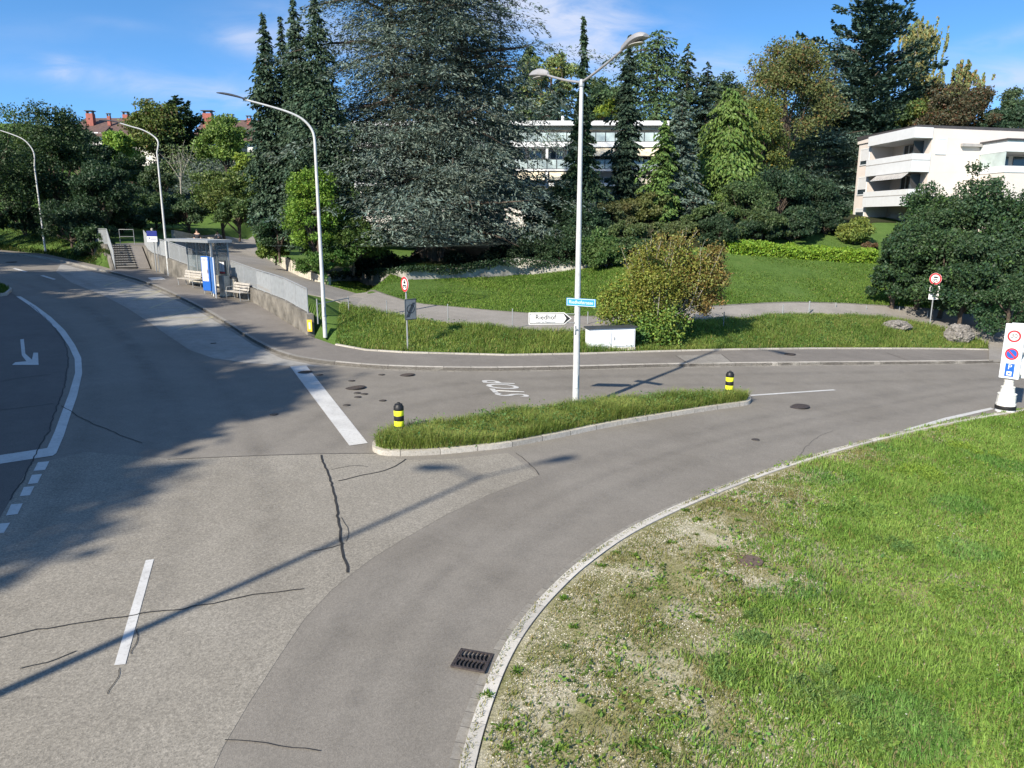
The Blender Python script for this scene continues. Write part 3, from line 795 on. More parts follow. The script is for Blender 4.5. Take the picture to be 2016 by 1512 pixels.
curved_lamp((333, 546), [(317, 300), (312, 280), (300, 266), (282, 256), (262, 250), (243, 244), (212, 240)], 'curved street lamp with its foot against the wall beside the bus shelter', .12, .08)
curved_lamp((90, 497), [(72, 328), (68, 305), (60, 288), (48, 275), (30, 266), (8, 258), (-14, 252)], 'farthest curved street lamp, before the dark trees on the left', None, .08)
# ------------------------------------------------------------------ signs on the main lamp
def oriented(px, py, y, rz=0):
    p = at(px, py, y); return p
yb = bz.y - .13
c = at(1083, 627, yb)
R = root('direction_sign', 'white arrow-shaped direction sign reading Riedhof on the twin lamp pole', 'direction sign', c, math.radians(3))
w, h = 1.30, .36
def arrow_poly(w, h, tip=.22): return [(-w/2, -h/2), (w/2-tip, -h/2), (w/2, 0), (w/2-tip, h/2), (-w/2, h/2)]
m = MB(); m.plate(arrow_poly(w, h), Matrix.Identity(4), .03); m.build('panel', M_['rwhite'], R)
m = MB(); M4 = Matrix.Translation((0, -.0185, 0))
m.plate([(-w/2+.03, -h/2+.03), (w/2-.24, -h/2+.03), (w/2-.235, -h/2+.045), (-w/2+.045, -h/2+.045), (-w/2+.045, h/2-.045), (w/2-.235, h/2-.045), (w/2-.24, h/2-.03), (-w/2+.03, h/2-.03)], M4, .004)
m.plate([(w/2-.25, -h/2+.03), (w/2-.225, -h/2+.03), (w/2-.04, 0), (w/2-.225, h/2-.03), (w/2-.25, h/2-.03), (w/2-.16, 0)], M4, .004)
m.build('border', M_['black'], R)
text_mesh('Riedhof', .20, M_['black'], R, (-.14, -.020, .035), UPRIGHT, 'lettering', 1.0)
text_mesh('Wohn- und Pflegezentrum', .062, M_['signback'], R, (-.14, -.020, -.105), UPRIGHT, 'small_lettering', .9)
m = MB(); m.tube([(.2, .03, .13), (.75, .03, .13)], .014, 6); m.tube([(.2, .03, -.13), (.75, .03, -.13)], .014, 6); m.build('bracket', M_['galv'], R)
c = at(1144, 595.5, yb - .02)
R = root('street_name_sign', 'blue street name sign reading Riedhofstrasse on the twin lamp pole', 'street sign', c, math.radians(-30))
rt = Matrix.Rotation(math.radians(0), 4, 'Y')
m = MB(); m.box((0, 0, 0), (.96, .025, .23), bev=.004); m.build('panel', M_['sblue'], R)
m = MB()
for z in (-.1, .1): m.box((0, -.0155, z), (.92, .006, .012))
for x in (-.454, .454): m.box((x, -.0155, 0), (.012, .006, .188))
m.build('border', M_['rwhite'], R)
text_mesh('Riedhofstrasse', .145, M_['rwhite'], R, (0, -.015, .0), UPRIGHT, 'lettering', .93)
m = MB(); m.box((0, .07, 0), (.09, .12, .1)); m.build('clamp', M_['darkframe'], R)
c = at(1131.5, 648, yb)
R = root('cable_tube', 'short white tube clipped to the twin lamp pole below the arrow sign', 'tube', c)
m = MB(); m.tube([(0, 0, -.14), (0, 0, .12)], .022, 8); m.build('tube', M_['rwhite'], R, smooth_=True)
m = MB(); m.box((.04, .0, .0), (.08, .03, .03)); m.build('clip', M_['galv'], R)
# ------------------------------------------------------------------ small signs
def disc(m, r, y, c=(0, 0), n=28, t=.006):
    m.plate([(c[0] + r*math.cos(2*math.pi*k/n), c[1] + r*math.sin(2*math.pi*k/n)) for k in range(n)], Matrix.Translation((0, y, 0)), t)
def ring(m, r0, r1, y, c=(0, 0), n=32, t=.006):
    vs = []
    for k in range(n):
        a = 2*math.pi*k/n
        for r in (r0, r1):
            for dy in (-t/2, t/2): vs.append((c[0] + r*math.cos(a), y + dy, c[1] + r*math.sin(a)))
    fs = []
    for k in range(n):
        a, b = k*4, ((k+1) % n)*4
        fs += [(a, a+2, b+2, b), (a+1, b+1, b+3, a+3), (a, b, b+1, a+1), (a+2, a+3, b+3, b+2)]
    m.add(vs, fs)
# A: banned-vehicles disc and an end-of-zone panel, by the left bank
c = pl(803, 696) + Vector((0, 0, .1)); top = at(798, 545, c.y).z - c.z
R = root('road_sign', 'thin sign post on the left bank with red-rimmed disc and grey panel', 'road sign', c, math.radians(0))
m = MB(); m.tube([(0, 0, -.2), (0, 0, top)], .032, 8); m.build('post', M_['galv'], R, smooth_=True)
Mz = Matrix.Rotation(math.radians(-52), 4, 'Z')
def rotz(m, a, off=(0, 0, 0)):
    A = Matrix.Translation(off) @ Matrix.Rotation(a, 4, 'Z'); m.v = [tuple(A @ Vector(v)) for v in m.v]; return m
zc = top - .28
m = MB(); disc(m, .30, 0, t=.02); d = rotz(m, math.radians(-55), (-.03, -.06, zc)).build('round_panel', M_['rwhite'], R)
m = MB(); ring(m, .215, .292, -.014); rotz(m, math.radians(-55), (-.03, -.06, zc)).build('red_ring', M_['rred'], d)
m = MB()
m.tube([(-.10, -.014, -.05), (.10, -.014, -.05)], .02, 6); ring(m, .035, .06, -.014, (-.09, -.08)); ring(m, .035, .06, -.014, (.09, -.08)); m.box((0, -.014, .06), (.16, .006, .07)); ring(m, .02, .045, -.014, (0, .12))
rotz(m, math.radians(-55), (-.03, -.06, zc)).build('symbol', M_['black'], d)
m = MB(); m.box((0, 0, 0), (.52, .02, .82), bev=.005); e = rotz(m, math.radians(38), (.16, -.05, zc - .98)).build('zone_panel', M_['signback'], R)
m = MB()
for z in (-.39, .39): m.box((0, -.013, z), (.49, .006, .022))
for x in (-.24, .24): m.box((x, -.013, 0), (.012, .006, .76))
for k in (-.05, 0, .05): m.plate([(-.15+k, -.30), (-.13+k, -.30), (.15+k, .26), (.13+k, .26)], Matrix.Translation((0, -.0135, 0)), .006)
ring(m, .15, .17, -.013, (0, .02)); rotz(m, math.radians(38), (.16, -.05, zc - .98)).build('stripes', M_['black'], e)
m = MB(); m.box((.06, -.02, zc+.02), (.16, .05, .06)); m.build('bracket', M_['galv'], R)
# B: right post
c = gp(1830, 641, .12); c = Vector(c); top = at(1840, 538, c.y).z - c.z
R = root('road_sign', 'sign post on the right bank with red-rimmed disc above two white plates', 'road sign', c)
m = MB(); m.tube([(0, 0, -.2), (0.02, 0, top)], .032, 8); m.build('post', M_['galv'], R, smooth_=True)
zc = top - .28; a_ = math.radians(-50)
m = MB(); disc(m, .30, 0, t=.02); d = rotz(m, a_, (0, -.05, zc)).build('round_panel', M_['rwhite'], R)
m = MB(); ring(m, .215, .292, -.014); rotz(m, a_, (0, -.05, zc)).build('red_ring', M_['rred'], d)
m = MB(); ring(m, .035, .06, -.014, (-.08, -.09)); ring(m, .035, .06, -.014, (.08, -.09)); m.tube([(-.08, -.014, -.05), (.08, -.014, -.03)], .018, 6); m.box((0, -.014, .08), (.17, .006, .08)); rotz(m, a_, (0, -.05, zc)).build('symbol', M_['black'], d)
for k, (dz, hh) in enumerate(((-.52, .30), (-.90, .34))):
    m = MB(); m.box((0, 0, 0), (.46, .02, hh), bev=.004); p = rotz(m, math.radians(-34), (0, -.05, zc + dz)).build('plate', M_['rwhite'], R)
    m = MB()
    for j in range(3): m.box((0, -.013, hh*.28 - j*hh*.27), (.34 - .05*((j+k) % 2), .006, .022))
    rotz(m, math.radians(-34), (0, -.05, zc + dz)).build('text_lines', M_['black'], p)
# ------------------------------------------------------------------ bollards on the island
def bollard(px, py, label):
    c = pl(px, py) + Vector((0, 0, .13))
    R = root('bollard', label, 'bollard', c + Vector((0, 0, .05)), 0, 'black and yellow island bollards'); r = .128
    m = MB(); m.lathe([(r, 0), (r, .10)], 20); m.build('base', M_['byellow'], R, smooth_=True)
    z = .10
    for k in range(5):
        hh = .138; mt = M_['black'] if k % 2 == 0 else M_['byellow']
        if k < 4: m = MB(); m.lathe([(r*1.0, z), (r*1.03, z+.012), (r*1.03, z+hh-.012), (r, z+hh)], 20); m.build('band', mt, R, smooth_=True); z += hh
    m = MB(); m.lathe([(r, z), (r*1.04, z+.02), (r*1.04, z+.10), (r*.82, z+.14), (r*.8, z+.165), (r*.35, z+.18), (r*.3, z+.21)], 20); m.build('cap', M_['black'], R, smooth_=True)
bollard(787, 868, 'black and yellow banded bollard at the near tip of the traffic island')
bollard(1434, 790, 'black and yellow banded bollard at the far right tip of the traffic island')
# ------------------------------------------------------------------ electrical cabinet
a, b = pl(1156, 697), pl(1247, 697); wv = (b - a); L = wv.length
c = (a + b)/2 + Vector((0, .22, .14)); hh = at(1156, 648, a.y).z - a.z - .1
R = root('electrical_cabinet', 'white two-door electrical cabinet with dark lid beside the yellowing bush', 'cabinet', c, math.atan2(wv.y, wv.x))
m = MB(); m.box((0, 0, .06), (L+.04, .50, .12)); m.build('plinth', M_['lconc'], R)
m = MB(); m.box((0, 0, .12+(hh-.12)/2), (L, .46, hh-.12), bev=.01); m.build('body', M_['trim'], R)
for k, (x0, x1) in enumerate(((-L/2+.06, -.03), (.03, L/2-.06))):
    m = MB(); m.box(((x0+x1)/2, -.24, .17+(hh-.25)/2), (x1-x0, .03, hh-.27), bev=.01); d = m.build('door', M_['trim'], R)
    if k: m = MB(); m.box((x0+.06, -.265, hh*.55), (.03, .03, .12), bev=.005); m.build('handle', M_['galv'], d)
m = MB(); m.box((0, -.0, hh+.03), (L+.12, .60, .06), bev=.01); m.build('lid', M_['darkframe'], R)
# ------------------------------------------------------------------ boulders
def boulder(px, py, wpx, hpx, label, seed):
    c = gp(px, py, .12); sc = 1480/c.y
    rx, rz = wpx/2/sc, hpx/sc*.62
    bm = bmesh.new(); bmesh.ops.create_icosphere(bm, subdivisions=5, radius=1)
    from mathutils import noise as mn
    for v in bm.verts:
        n = v.co.normalized(); f = 1 + .22*mn.noise(n*1.6 + Vector((seed, 0, 0))) + .10*mn.noise(n*5 + Vector((seed, 3, 0))) + .06*abs(mn.noise(n*16)) + .05*mn.noise(n*30)
        v.co = Vector((n.x*rx*f, n.y*rx*.85*f, n.z*rz*f + rz*.55))
    me = bpy.data.meshes.new('boulder'); bm.to_mesh(me); bm.free(); me.materials.append(M_['rock'])
    o = bpy.data.objects.new('boulder', me); S.collection.objects.link(o); o.location = c
    tag(o, label, 'boulder')
m, nt, b_ = nmat('conglomerate_rock'); vo = N(nt, 'ShaderNodeTexVoronoi'); vo.inputs['Scale'].default_value = 9; nt.links.new(objco(nt), vo.inputs['Vector'])
cc = mix(nt, .6, ramp(nt, vo.outputs['Color'], [(.15, (.06, .056, .052)), (.5, (.15, .14, .13)), (.85, (.30, .28, .26))]), ramp(nt, noise(nt, 5, 6, .7, objco(nt)), [(.3, (.07, .063, .056)), (.7, (.24, .225, .20))]))
nt.links.new(cc, b_.inputs['Base Color']); b_.inputs['Roughness'].default_value = .95; bump(nt, b_, vo.outputs['Distance'], 1, .06); M_['rock'] = m
boulder(1886, 671, 50, 36, 'taller grey conglomerate boulder at the right tip of the grass bank', 2)
boulder(1765, 647, 50, 17, 'low flat conglomerate boulder left of the taller one', 7)
# ------------------------------------------------------------------ path posts
def post(px, py, pyt, label, dark=False, r=.022):
    c = gp(px, py, .1); h = at(px, pyt, c.y).z - c.z
    R = root('path_post', label, 'post', c, 0, 'thin posts along the path')
    m = MB(); m.tube([(0, 0, -.15), (0, 0, h-.02)], r, 8); m.build('shaft', M_['galv'] if not dark else M_['signback'], R, smooth_=True)
    m = MB(); m.lathe([(r*1.15, h-.03), (r*1.15, h), (r*.5, h+.012)], 8); m.build('cap', M_['galv'] if not dark else M_['signback'], R)
post(762, 627, 592, 'thin pale post on the left bank, left of the round sign')
post(882, 640, 599, 'thin pale post on the left bank, right of the round sign')
post(1009, 651, 608, 'thin pale post on the bank, left of the arrow sign')
post(1157, 640, 614, 'thin pale post behind the twin lamp, left of the bush')
post(1424, 645, 614, 'dark post in the bush shadow right of the yellowing bush', True)
post(1540, 626, 600, 'thick pale post right of the dark one beyond the bush', r=.035)
post(1592, 620, 593, 'grey post with rounded top beside the thick pale one', r=.04)
post(1645, 607, 596, 'pale post at the far path edge, above the right bank')
post(1705, 612, 602, 'low grey post above the low boulder, left one')
post(1770, 614, 603, 'low pale post at the path edge just above the low boulder')
post(1825, 628, 612, 'short post just left of the right sign post')
def hrail():
    a, b = gp(626, 633, .1), gp(687, 618, .1)
    R = root('path_barrier', 'low tubular barrier beside the nearest curved street lamp', 'barrier', a)
    d = b - a; m = MB(); m.tube([(0, 0, -.1), (0, 0, .95)], .03, 8); m.build('post', M_['galv'], R)
    m = MB(); m.tube([(d.x, d.y, d.z-.1), (d.x, d.y, d.z+.8)], .025, 8); m.build('post', M_['galv'], R)
    m = MB(); m.tube([(0, 0, .72), (d.x, d.y, d.z+.72)], .022, 8); m.build('rail', M_['galv'], R)
hrail()
# ------------------------------------------------------------------ zone sign totem
c = pl(1978, 810); R = root('zone_sign', 'white two-board zone 30 sign on a stepped white pedestal', 'zone sign', c)
k = c.y/1480
m = MB(); m.lathe([(.30, 0), (.30, .10)], 28); m.build('foot', M_['trim'], R, smooth_=True)
m = MB(); m.lathe([(.315, .10), (.32, .12), (.32, .21), (.315, .23)], 28); m.build('black_band', M_['black'], R, smooth_=True)
def octo(r0, r1, z0, z1, m, n=12): m.lathe([(r0, z0), (r1, z1)], n)
pm = mat('dirty_white_pedestal', (.66, .65, .61), .6, dirt=.7, dirtcol=(.3, .28, .22), sc=6)
m = MB(); m.lathe([(.305, .23), (.30, .30), (.285, .31), (.275, .60), (.29, .61), (.29, .635), (.22, .65), (.20, .84), (.215, .85), (.215, .875), (.15, .89), (.135, 1.06), (.15, 1.07), (.15, 1.10), (.08, 1.12)], 12); m.build('pedestal', pm, R)
for v in (0,): pass
m = MB(); m.tube([(0, 0, 1.1), (0, 0, 3.0)], .04, 10); m.build('post', M_['galv'], R, smooth_=True)
zb, zt = 1.17, 3.02; hh = zt - zb; Wb = .58; ang = math.radians(-48)
def board(angle, off, front=True):
    def P(m): return rotz(m, angle, off)
    m = MB(); m.box((0, 0, 0), (Wb, .09, hh), bev=.012); bd = P(m).build('board', M_['trim'], R)
    y = -.049
    if front:
        for zc_, kind in ((.52, 'lim'), (-.08, 'park')):
            if kind == 'lim':
                m = MB(); disc(m, .195, y); P(m).build('disc', M_['rwhite'], bd)
                m = MB(); ring(m, .145, .20, y-.004); mm = m
            else:
                m = MB(); disc(m, .16, y); m.v = [(v[0], v[1], v[2]+zc_) for v in m.v]; P(m).build('blue_disc', M_['rblue'], bd)
                m = MB(); ring(m, .15, .20, y-.004); m.plate([(-.125, .095), (-.095, .125), (.125, -.095), (.095, -.125)], Matrix.Translation((0, y-.004, 0)), .006)
            m.v = [(v[0], v[1], v[2]+zc_) for v in m.v]; P(m).build('red_ring', M_['rred'], bd)
        bd_d = [o for o in S.objects if o.parent == bd and o.name.startswith('disc')]
        for o in bd_d:
            for v in o.data.vertices: v.co.z += .52
        A = Matrix.Rotation(angle, 3, 'Z')
        o3 = Vector(off)
        text_mesh('30', .20, M_['black'], bd, o3 + A @ Vector((0, y-.006, .52)), A @ UPRIGHT, 'number')
        text_mesh('ZONE', .085, M_['signback'], bd, o3 + A @ Vector((0, y-.002, .80)), A @ UPRIGHT, 'heading')
        m = MB(); m.box((0, y, -.63), (.27, .008, .44)); P(m).build('parking_panel', M_['rblue'], bd)
        text_mesh('P', .24, M_['rwhite'], bd, o3 + A @ Vector((0, y-.006, -.53)), A @ UPRIGHT, 'letter')
        m = MB(); m.box((0, y-.005, -.745), (.15, .006, .14)); P(m).build('disc_symbol', M_['rwhite'], bd)
        m = MB(); m.box((0, y-.009, -.745), (.05, .006, .05)); P(m).build('symbol_mark', M_['rblue'], bd)
    return bd
zc = (zb+zt)/2
v = Matrix.Rotation(ang, 3, 'Z')
board(ang, Vector((0, 0, zc)) + v @ Vector((0, -.10, 0)))
board(ang + math.radians(14), Vector((0, 0, zc)) + v @ Vector((.08, .24, 0)), False)
m = MB()
for z in (zb+.12, zc-.05, zt-.45):
    p = v @ Vector((.25, .04, 0)); m.box((p.x, p.y, z), (.10, .20, .06), ang)
m.build('bracket', M_['galv'], R)
# ------------------------------------------------------------------ walls, railings, stairs of the bus stop
UPW = lambda x, y: G(np.asarray(x), np.asarray(y)+.4)
wl_px = [(294, 532, 498), (334, 547, 509), (373, 558, 524), (430, 575, 541), (505, 603, 571), (532, 619, 581), (560, 634, 592), (607, 666, 619)]
M_['wconc'] = mat('grey_garden_wall', (.34, .33, .30), .85, var=.3, sc=1.0, dirt=.7, dirtcol=(.08, .08, .06), bmp=.5)
def wallpts():
    out = []
    for px, pb, ptop in wl_px:
        b = pl(px, pb + .0); out.append((b.x, b.y, b.z, at(px, ptop, b.y).z))
    return out
WP = wallpts(); print('wall', [tuple(round(c, 2) for c in p) for p in WP], 'stairs', XS, XW)
def wall_obj(name, label, cat, P, th, material, capmat=None, cap=.0):
    c = Vector((P[0][0], P[0][1], P[0][2])); R = root(name, label, cat, c)
    m = MB(); L2 = [(p[0], p[1]) for p in P]; B2 = offset_line(L2, th)
    n = len(P); vs = []
    for i in range(n):
        vs += [(*L2[i], P[i][2]-.3), (*L2[i], P[i][3]), (*B2[i], P[i][3]), (*B2[i], P[i][2]-.3)]
    fs = [(i*4+k, i*4+(k+1) % 4, i*4+4+(k+1) % 4, i*4+4+k) for i in range(n-1) for k in range(4)] + [(0, 1, 2, 3), (4*n-4, 4*n-3, 4*n-2, 4*n-1)]
    m.add(vs, fs); m.build('wall_body', material, R, world=True)
    return R
WP = [(_C1.x+.12+_up.x, _C1.y+_up.y, WP[0][2]+1.0, WP[0][2]+1.55), (_C1.x+.12+_up.x*.5, _C1.y+_up.y*.5, WP[0][2]+.5, max(WP[0][3], WP[0][2]+1.25))] + [(_C1.x+.12, _C1.y, WP[0][2], WP[0][3])] + WP[1:]
WPl = [p for p in WP]
wall_obj('retaining_wall', 'stained concrete retaining wall behind the bus stop pavement', 'wall', WPl[::1], -.28 if False else .28, M_['conc'])
def railing(label, P, hh, bars=True, grp='white bar railings above the bus stop', solid=.0, bar=.085, lower=0.02, rail_r=.028):
    """P: list of (x, y, zfoot). panels of upright bars between a top and a bottom rail"""
    c = Vector(P[0]); R = root('railing', label, 'railing', c, 0, grp)
    top = [(x, y, z+hh) for x, y, z in P]; bot = [(x, y, z+lower) for x, y, z in P]
    m = MB(); m.tube(top, rail_r, 8); m.build('handrail', M_['galv'], R, world=True, smooth_=True)
    m = MB(); m.tube(bot, .02, 6); m.tube([(x, y, z-.07) for x, y, z in top], .016, 6); m.build('rails', M_['galv'], R, world=True)
    m = MB(); pc = 0; s = 0; nextp = 0
    posts = []
    for i in range(len(P)-1):
        a, b = Vector(P[i]), Vector(P[i+1]); L = (b-a).length; k = max(1, round(L/bar))
        for j in range(k):
            q = a.lerp(b, (j+.5)/k); m.tube([(q.x, q.y, q.z+lower), (q.x, q.y, q.z+hh-.05)], (.017 if solid == 0 else solid), 4, False)
        k = max(1, round(L/1.6))
        for j in range(k): posts.append(a.lerp(b, j/k))
    posts.append(Vector(P[-1]))
    m.build('bars', M_['galv'], R, world=True)
    for q in posts:
        m = MB(); m.tube([(q.x, q.y, q.z-.22), (q.x, q.y, q.z+hh)], .028, 8); m.build('post', M_['galv'], R, world=True)
    return R
def rail_from(pxs, extra=0):
    """pxs: (px, y_foot, y_top) -> foot points above the wall line"""
    out = []
    for px, yf, yt in pxs: pass
    return out
def interpw(x):
    xs = [p[0] for p in WP]; return (x, float(np.interp(x, xs, [p[1] for p in WP])), float(np.interp(x, xs, [p[3] for p in WP])))
xs_ = [p[0] for p in WP]
x_sh0, x_sh1 = pl(372, 558)[0], pl(458, 582)[0]
Pl = [interpw(x) for x in (xs_[0]+.05, xs_[1], xs_[2], xs_[3], xs_[4], xs_[5]-.1)]
Pr = [interpw(x) for x in (x_sh1+.1, xs_[6], xs_[7], xs_[8], xs_[9]-.12)]

o_ = lambda P: [(x+.08, y+.14, z+.03) for x, y, z in P]
railing('long grey bar railing on the wall left of the bus shelter', o_(Pl), 1.0)
railing('grey bar railing on the wall from the bus shelter down to the yellow plate', o_(Pr), 1.0)
# yellow plate at the wall end
q = Vector(WP[-1][:3]); zt = WP[-1][3]
R = root('marker_plate', 'yellow rectangular marker plate hung on the end of the retaining wall', 'marker', (q.x+.10, q.y-.05, zt-.62))
m = MB(); m.box((0, 0, .15), (.20, .03, .50), bev=.005); m.build('plate', M_['oryellow'], R)
m = MB()
m.box((.0, -.018, .15), (.07, .006, .28))
m.build('marks', M_['rwhite'], R)
# stairs with ramp
A0, A1 = pl(231, 533), pl(270, 533)            # foot of the stairs
n_st = 10; rise = .14; run = .42
up = Vector((-.52, .855, 0)).normalized()
Rr = root('staircase', 'outdoor flight of grey steps rising from the bus stop pavement', 'stairs', A0)
sw = (A1 - A0); zf = A0.z + .12
m = MB(); m2 = MB()
for k in range(n_st):
    a = A0 + up*run*k; b = A1 + up*run*k; e = up*(run+.03)
    poly = [(a.x, a.y), (b.x, b.y), (b.x+e.x, b.y+e.y), (a.x+e.x, a.y+e.y)]
    m.prism(poly, zf-.4, zf+rise*(k+1)-.03)
    nose = up*(-.03)
    m2.prism([(a.x+nose.x, a.y+nose.y), (b.x+nose.x, b.y+nose.y), (b.x+e.x-.02, b.y+e.y), (a.x+e.x-.02, a.y+e.y)], zf+rise*(k+1)-.028, zf+rise*(k+1)+.02)
m.build('risers', mat('step_riser', (.05, .048, .045), .9), Rr, world=True); m2.build('treads', mat('step_tread', (.24, .23, .21), .85, var=.12), Rr, world=True)
top = up*run*n_st
C0 = A1 + Vector((.06, 0, 0)); C1 = pl(296, 533)
R2 = root('ramp', 'smooth grey ramp beside the steps', 'ramp', C0)
m = MB(); poly = [(C0.x, C0.y), (C1.x, C1.y), (C1.x+top.x, C1.y+top.y), (C0.x+top.x, C0.y+top.y)]
m.prism(poly, zf-.5, [zf+.01, zf+.01, zf+rise*n_st, zf+rise*n_st]); m.build('slope', M_['pave'], R2, world=True)
pe = [A0 + top, C1 + top + Vector((.8, 0, 0)), C1 + top + up*6 + Vector((3, 0, 0)), A0 + top + up*6 - Vector((2, 0, 0))]
zl = zf + rise*n_st
sheet('landing', [(p.x, p.y) for p in pe], 0, M_['pave'], 1.5, .6, zf=lambda x, y: np.full(np.shape(x), zl-.01))
P = [A0 + up*run*k + Vector((-.12, 0, 0)) for k in (0, n_st/2, n_st)] + [A0 + top + up*1.6 - Vector((.9, 0, 0))]
P = [(p.x, p.y, zf + rise*min(k, n_st) + .06) for p, k in zip(P, (0, n_st/2, n_st, n_st+1))]
railing('grey bar railing down the left side of the outdoor steps', P, 1.05)
# left flank wall of the stairs
q = [(p[0]-.08, p[1], p[2]-.5, p[2]+.03) for p in P]
wall_obj('stair_side_wall', 'low concrete side wall under the stair railing', 'wall', q, .12, M_['conc'])
# ------------------------------------------------------------------ bus shelter
a, b = pl(375, 562), pl(456, 584)
wd = (b - a).normalized(); rzW = math.atan2(wd.y, wd.x); nrm = Vector((wd.y, -wd.x, 0))   # towards the road
if nrm.y > 0: nrm = -nrm
Lsh = (b - a).length; base = a + Vector((0, 0, .12))
R = root('bus_shelter', 'open glass bus shelter with white frame on the pavement', 'bus shelter', base, rzW)
hs_ = 2.5; dp = .95
ws = [i*Lsh/4 for i in range(5)]
for x in (Lsh,):
    m = MB(); m.box((x, -dp, hs_/2), (.09, .09, hs_)); m.build('front_post', M_['galv'], R)
for x in ws:
    m = MB(); m.box((x, -.02, hs_/2), (.07, .07, hs_)); m.build('rear_post', M_['galv'], R)
m = MB(); m.box((Lsh/2, -dp/2-.04, hs_+.07), (Lsh+.4, dp+.36, .09), bev=.01); rf = m.build('roof', M_['galv'], R)
m = MB()
m.box((Lsh/2, -dp-.22, hs_+.06), (Lsh+.42, .05, .15)); m.box((Lsh/2, .14, hs_+.06), (Lsh+.42, .05, .15))
m.box((-.19, -dp/2, hs_+.06), (.05, dp+.3, .15)); m.box((Lsh+.19, -dp/2, hs_+.06), (.05, dp+.3, .15)); m.build('fascia', M_['galv'], rf)
for i in range(4):
    m = MB(); m.box(((ws[i]+ws[i+1])/2, -.02, 1.55), (Lsh/4-.08, .012, 1.75)); m.build('rear_pane', M_['cglass'], R)
m = MB(); m.box((Lsh, -dp/2, 1.3), (.012, dp-.12, 2.0)); m.build('side_pane', M_['cglass'], R)
m = MB(); m.box((Lsh/2, -.02, .36), (Lsh-.1, .10, .60)); m.build('base_wall', M_['lconc'], R)
def bench(label, loc, rz, L, arms=True, grp=None, mt='wood'):
    B = root('bench', label, 'bench', loc, rz, grp)
    m = MB()
    for k in range(4): m.box((0, -.05-k*.11, .45), (L, .09, .035), bev=.006)
    m.build('seat', M_[mt], B)
    m = MB()
    for k in range(3): m.box((0, .04+k*.035, .56+k*.14), (L, .035, .11), bev=.006, rx=-.25)
    m.build('backrest', M_[mt], B)
    for s in (-1, 1):
        x = s*(L/2-.12); m = MB()
        m.tube([(x, -.42, .43), (x, -.40, .02), (x, .05, .02)], .024, 6); m.tube([(x, -.42, .43), (x, .02, .43), (x, .16, .92)], .022, 6); m.tube([(x, .05, .02), (x, .03, .43)], .024, 6)
        if arms: m.tube([(x, .10, .70), (x, -.38, .66), (x, -.42, .43)], .02, 6)
        m.build('leg_frame', M_['galv'], B)
    return B
p = base + wd*Lsh*.25 + nrm*.42
bench('pale slatted bench inside the bus shelter', p, rzW, Lsh*.42, False, None, 'wood')
# blue information panel and ticket machine
p = pl(440, 600); p = base + wd*Lsh*.62 + nrm*1.25
def panel(px, py, label, wdt, hh, rz, extra):
    c = pl(px, py) + Vector((0, 0, .12)); return root('information_panel', label, 'information panel', c, rz)
R = panel(411, 584, 'tall blue information panel with pale poster before the shelter bench', 0, 0, math.radians(-39), 0)
m = MB(); m.box((0, 0, 1.12), (.80, .14, 1.85), bev=.03); bd = m.build('casing', M_['rblue'], R)
m = MB(); m.box((0, -.075, 1.30), (.62, .012, 1.15)); m.build('poster', mat('poster_print', (.55, .55, .72), .4, var=.5, sc=2.5), bd)
m = MB(); m.box((0, -.075, 1.94), (.62, .012, .10)); m.build('header', M_['rwhite'], bd)
for s in (-1, 1): m = MB(); m.tube([(s*.33, 0, 0), (s*.33, 0, .25)], .03, 8); m.build('leg', M_['galv'], R)
R = panel(424, 590, 'narrow blue panel seen edge-on right of the poster panel', 0, 0, math.radians(-60), 0)
m = MB(); m.box((0, 0, 1.15), (.80, .12, 1.9), bev=.02); m.build('casing', mat('mid_blue_casing', (.04, .14, .38), .4), R)
for s in (-1, 1): m = MB(); m.tube([(s*.40, 0, 0), (s*.40, 0, 2.12)], .032, 8); m.build('post', M_['trim'], R)
# concrete pillar with timetable
c = pl(443, 588) + Vector((0, 0, .12)); R = root('concrete_pillar', 'pale concrete pillar with a timetable case on top at the shelter end', 'pillar', c + Vector((0, .1, 0)), rzW)
m = MB(); m.box((0, 0, .55), (.62, .34, 1.1), bev=.02); m.build('block', M_['lconc'], R)
m = MB(); m.box((0, -.02, 1.55), (.62, .10, .72), bev=.01); k = m.build('timetable_case', M_['darkframe'], R)
for s in (-1, 1): m = MB(); m.box((s*.145, -.075, 1.58), (.24, .012, .50)); m.build('timetable', M_['rwhite'], k)
m = MB(); m.box((0, -.075, 1.27), (.56, .012, .08)); m.build('red_stripe', M_['rred'], k)
c = pl(462, 588) + Vector((0, 0, .12)); R = root('litter_bin', 'pale cylindrical litter bin left of the open-air bench', 'litter bin', c)
m = MB(); m.lathe([(.17, .03), (.18, .05), (.18, .95), (.19, .97)], 18); m.build('drum', M_['lconc'], R, smooth_=True)
m = MB(); m.lathe([(.185, .97), (.20, .98), (.20, 1.02), (.10, 1.08)], 18); m.build('lid', M_['darkframe'], R, smooth_=True)
c = pl(487, 594); bench('slatted bench with metal armrests in the open beside the litter bin', c + nrm*.35 + Vector((0, 0, .12)), rzW - .02, 1.75, True)
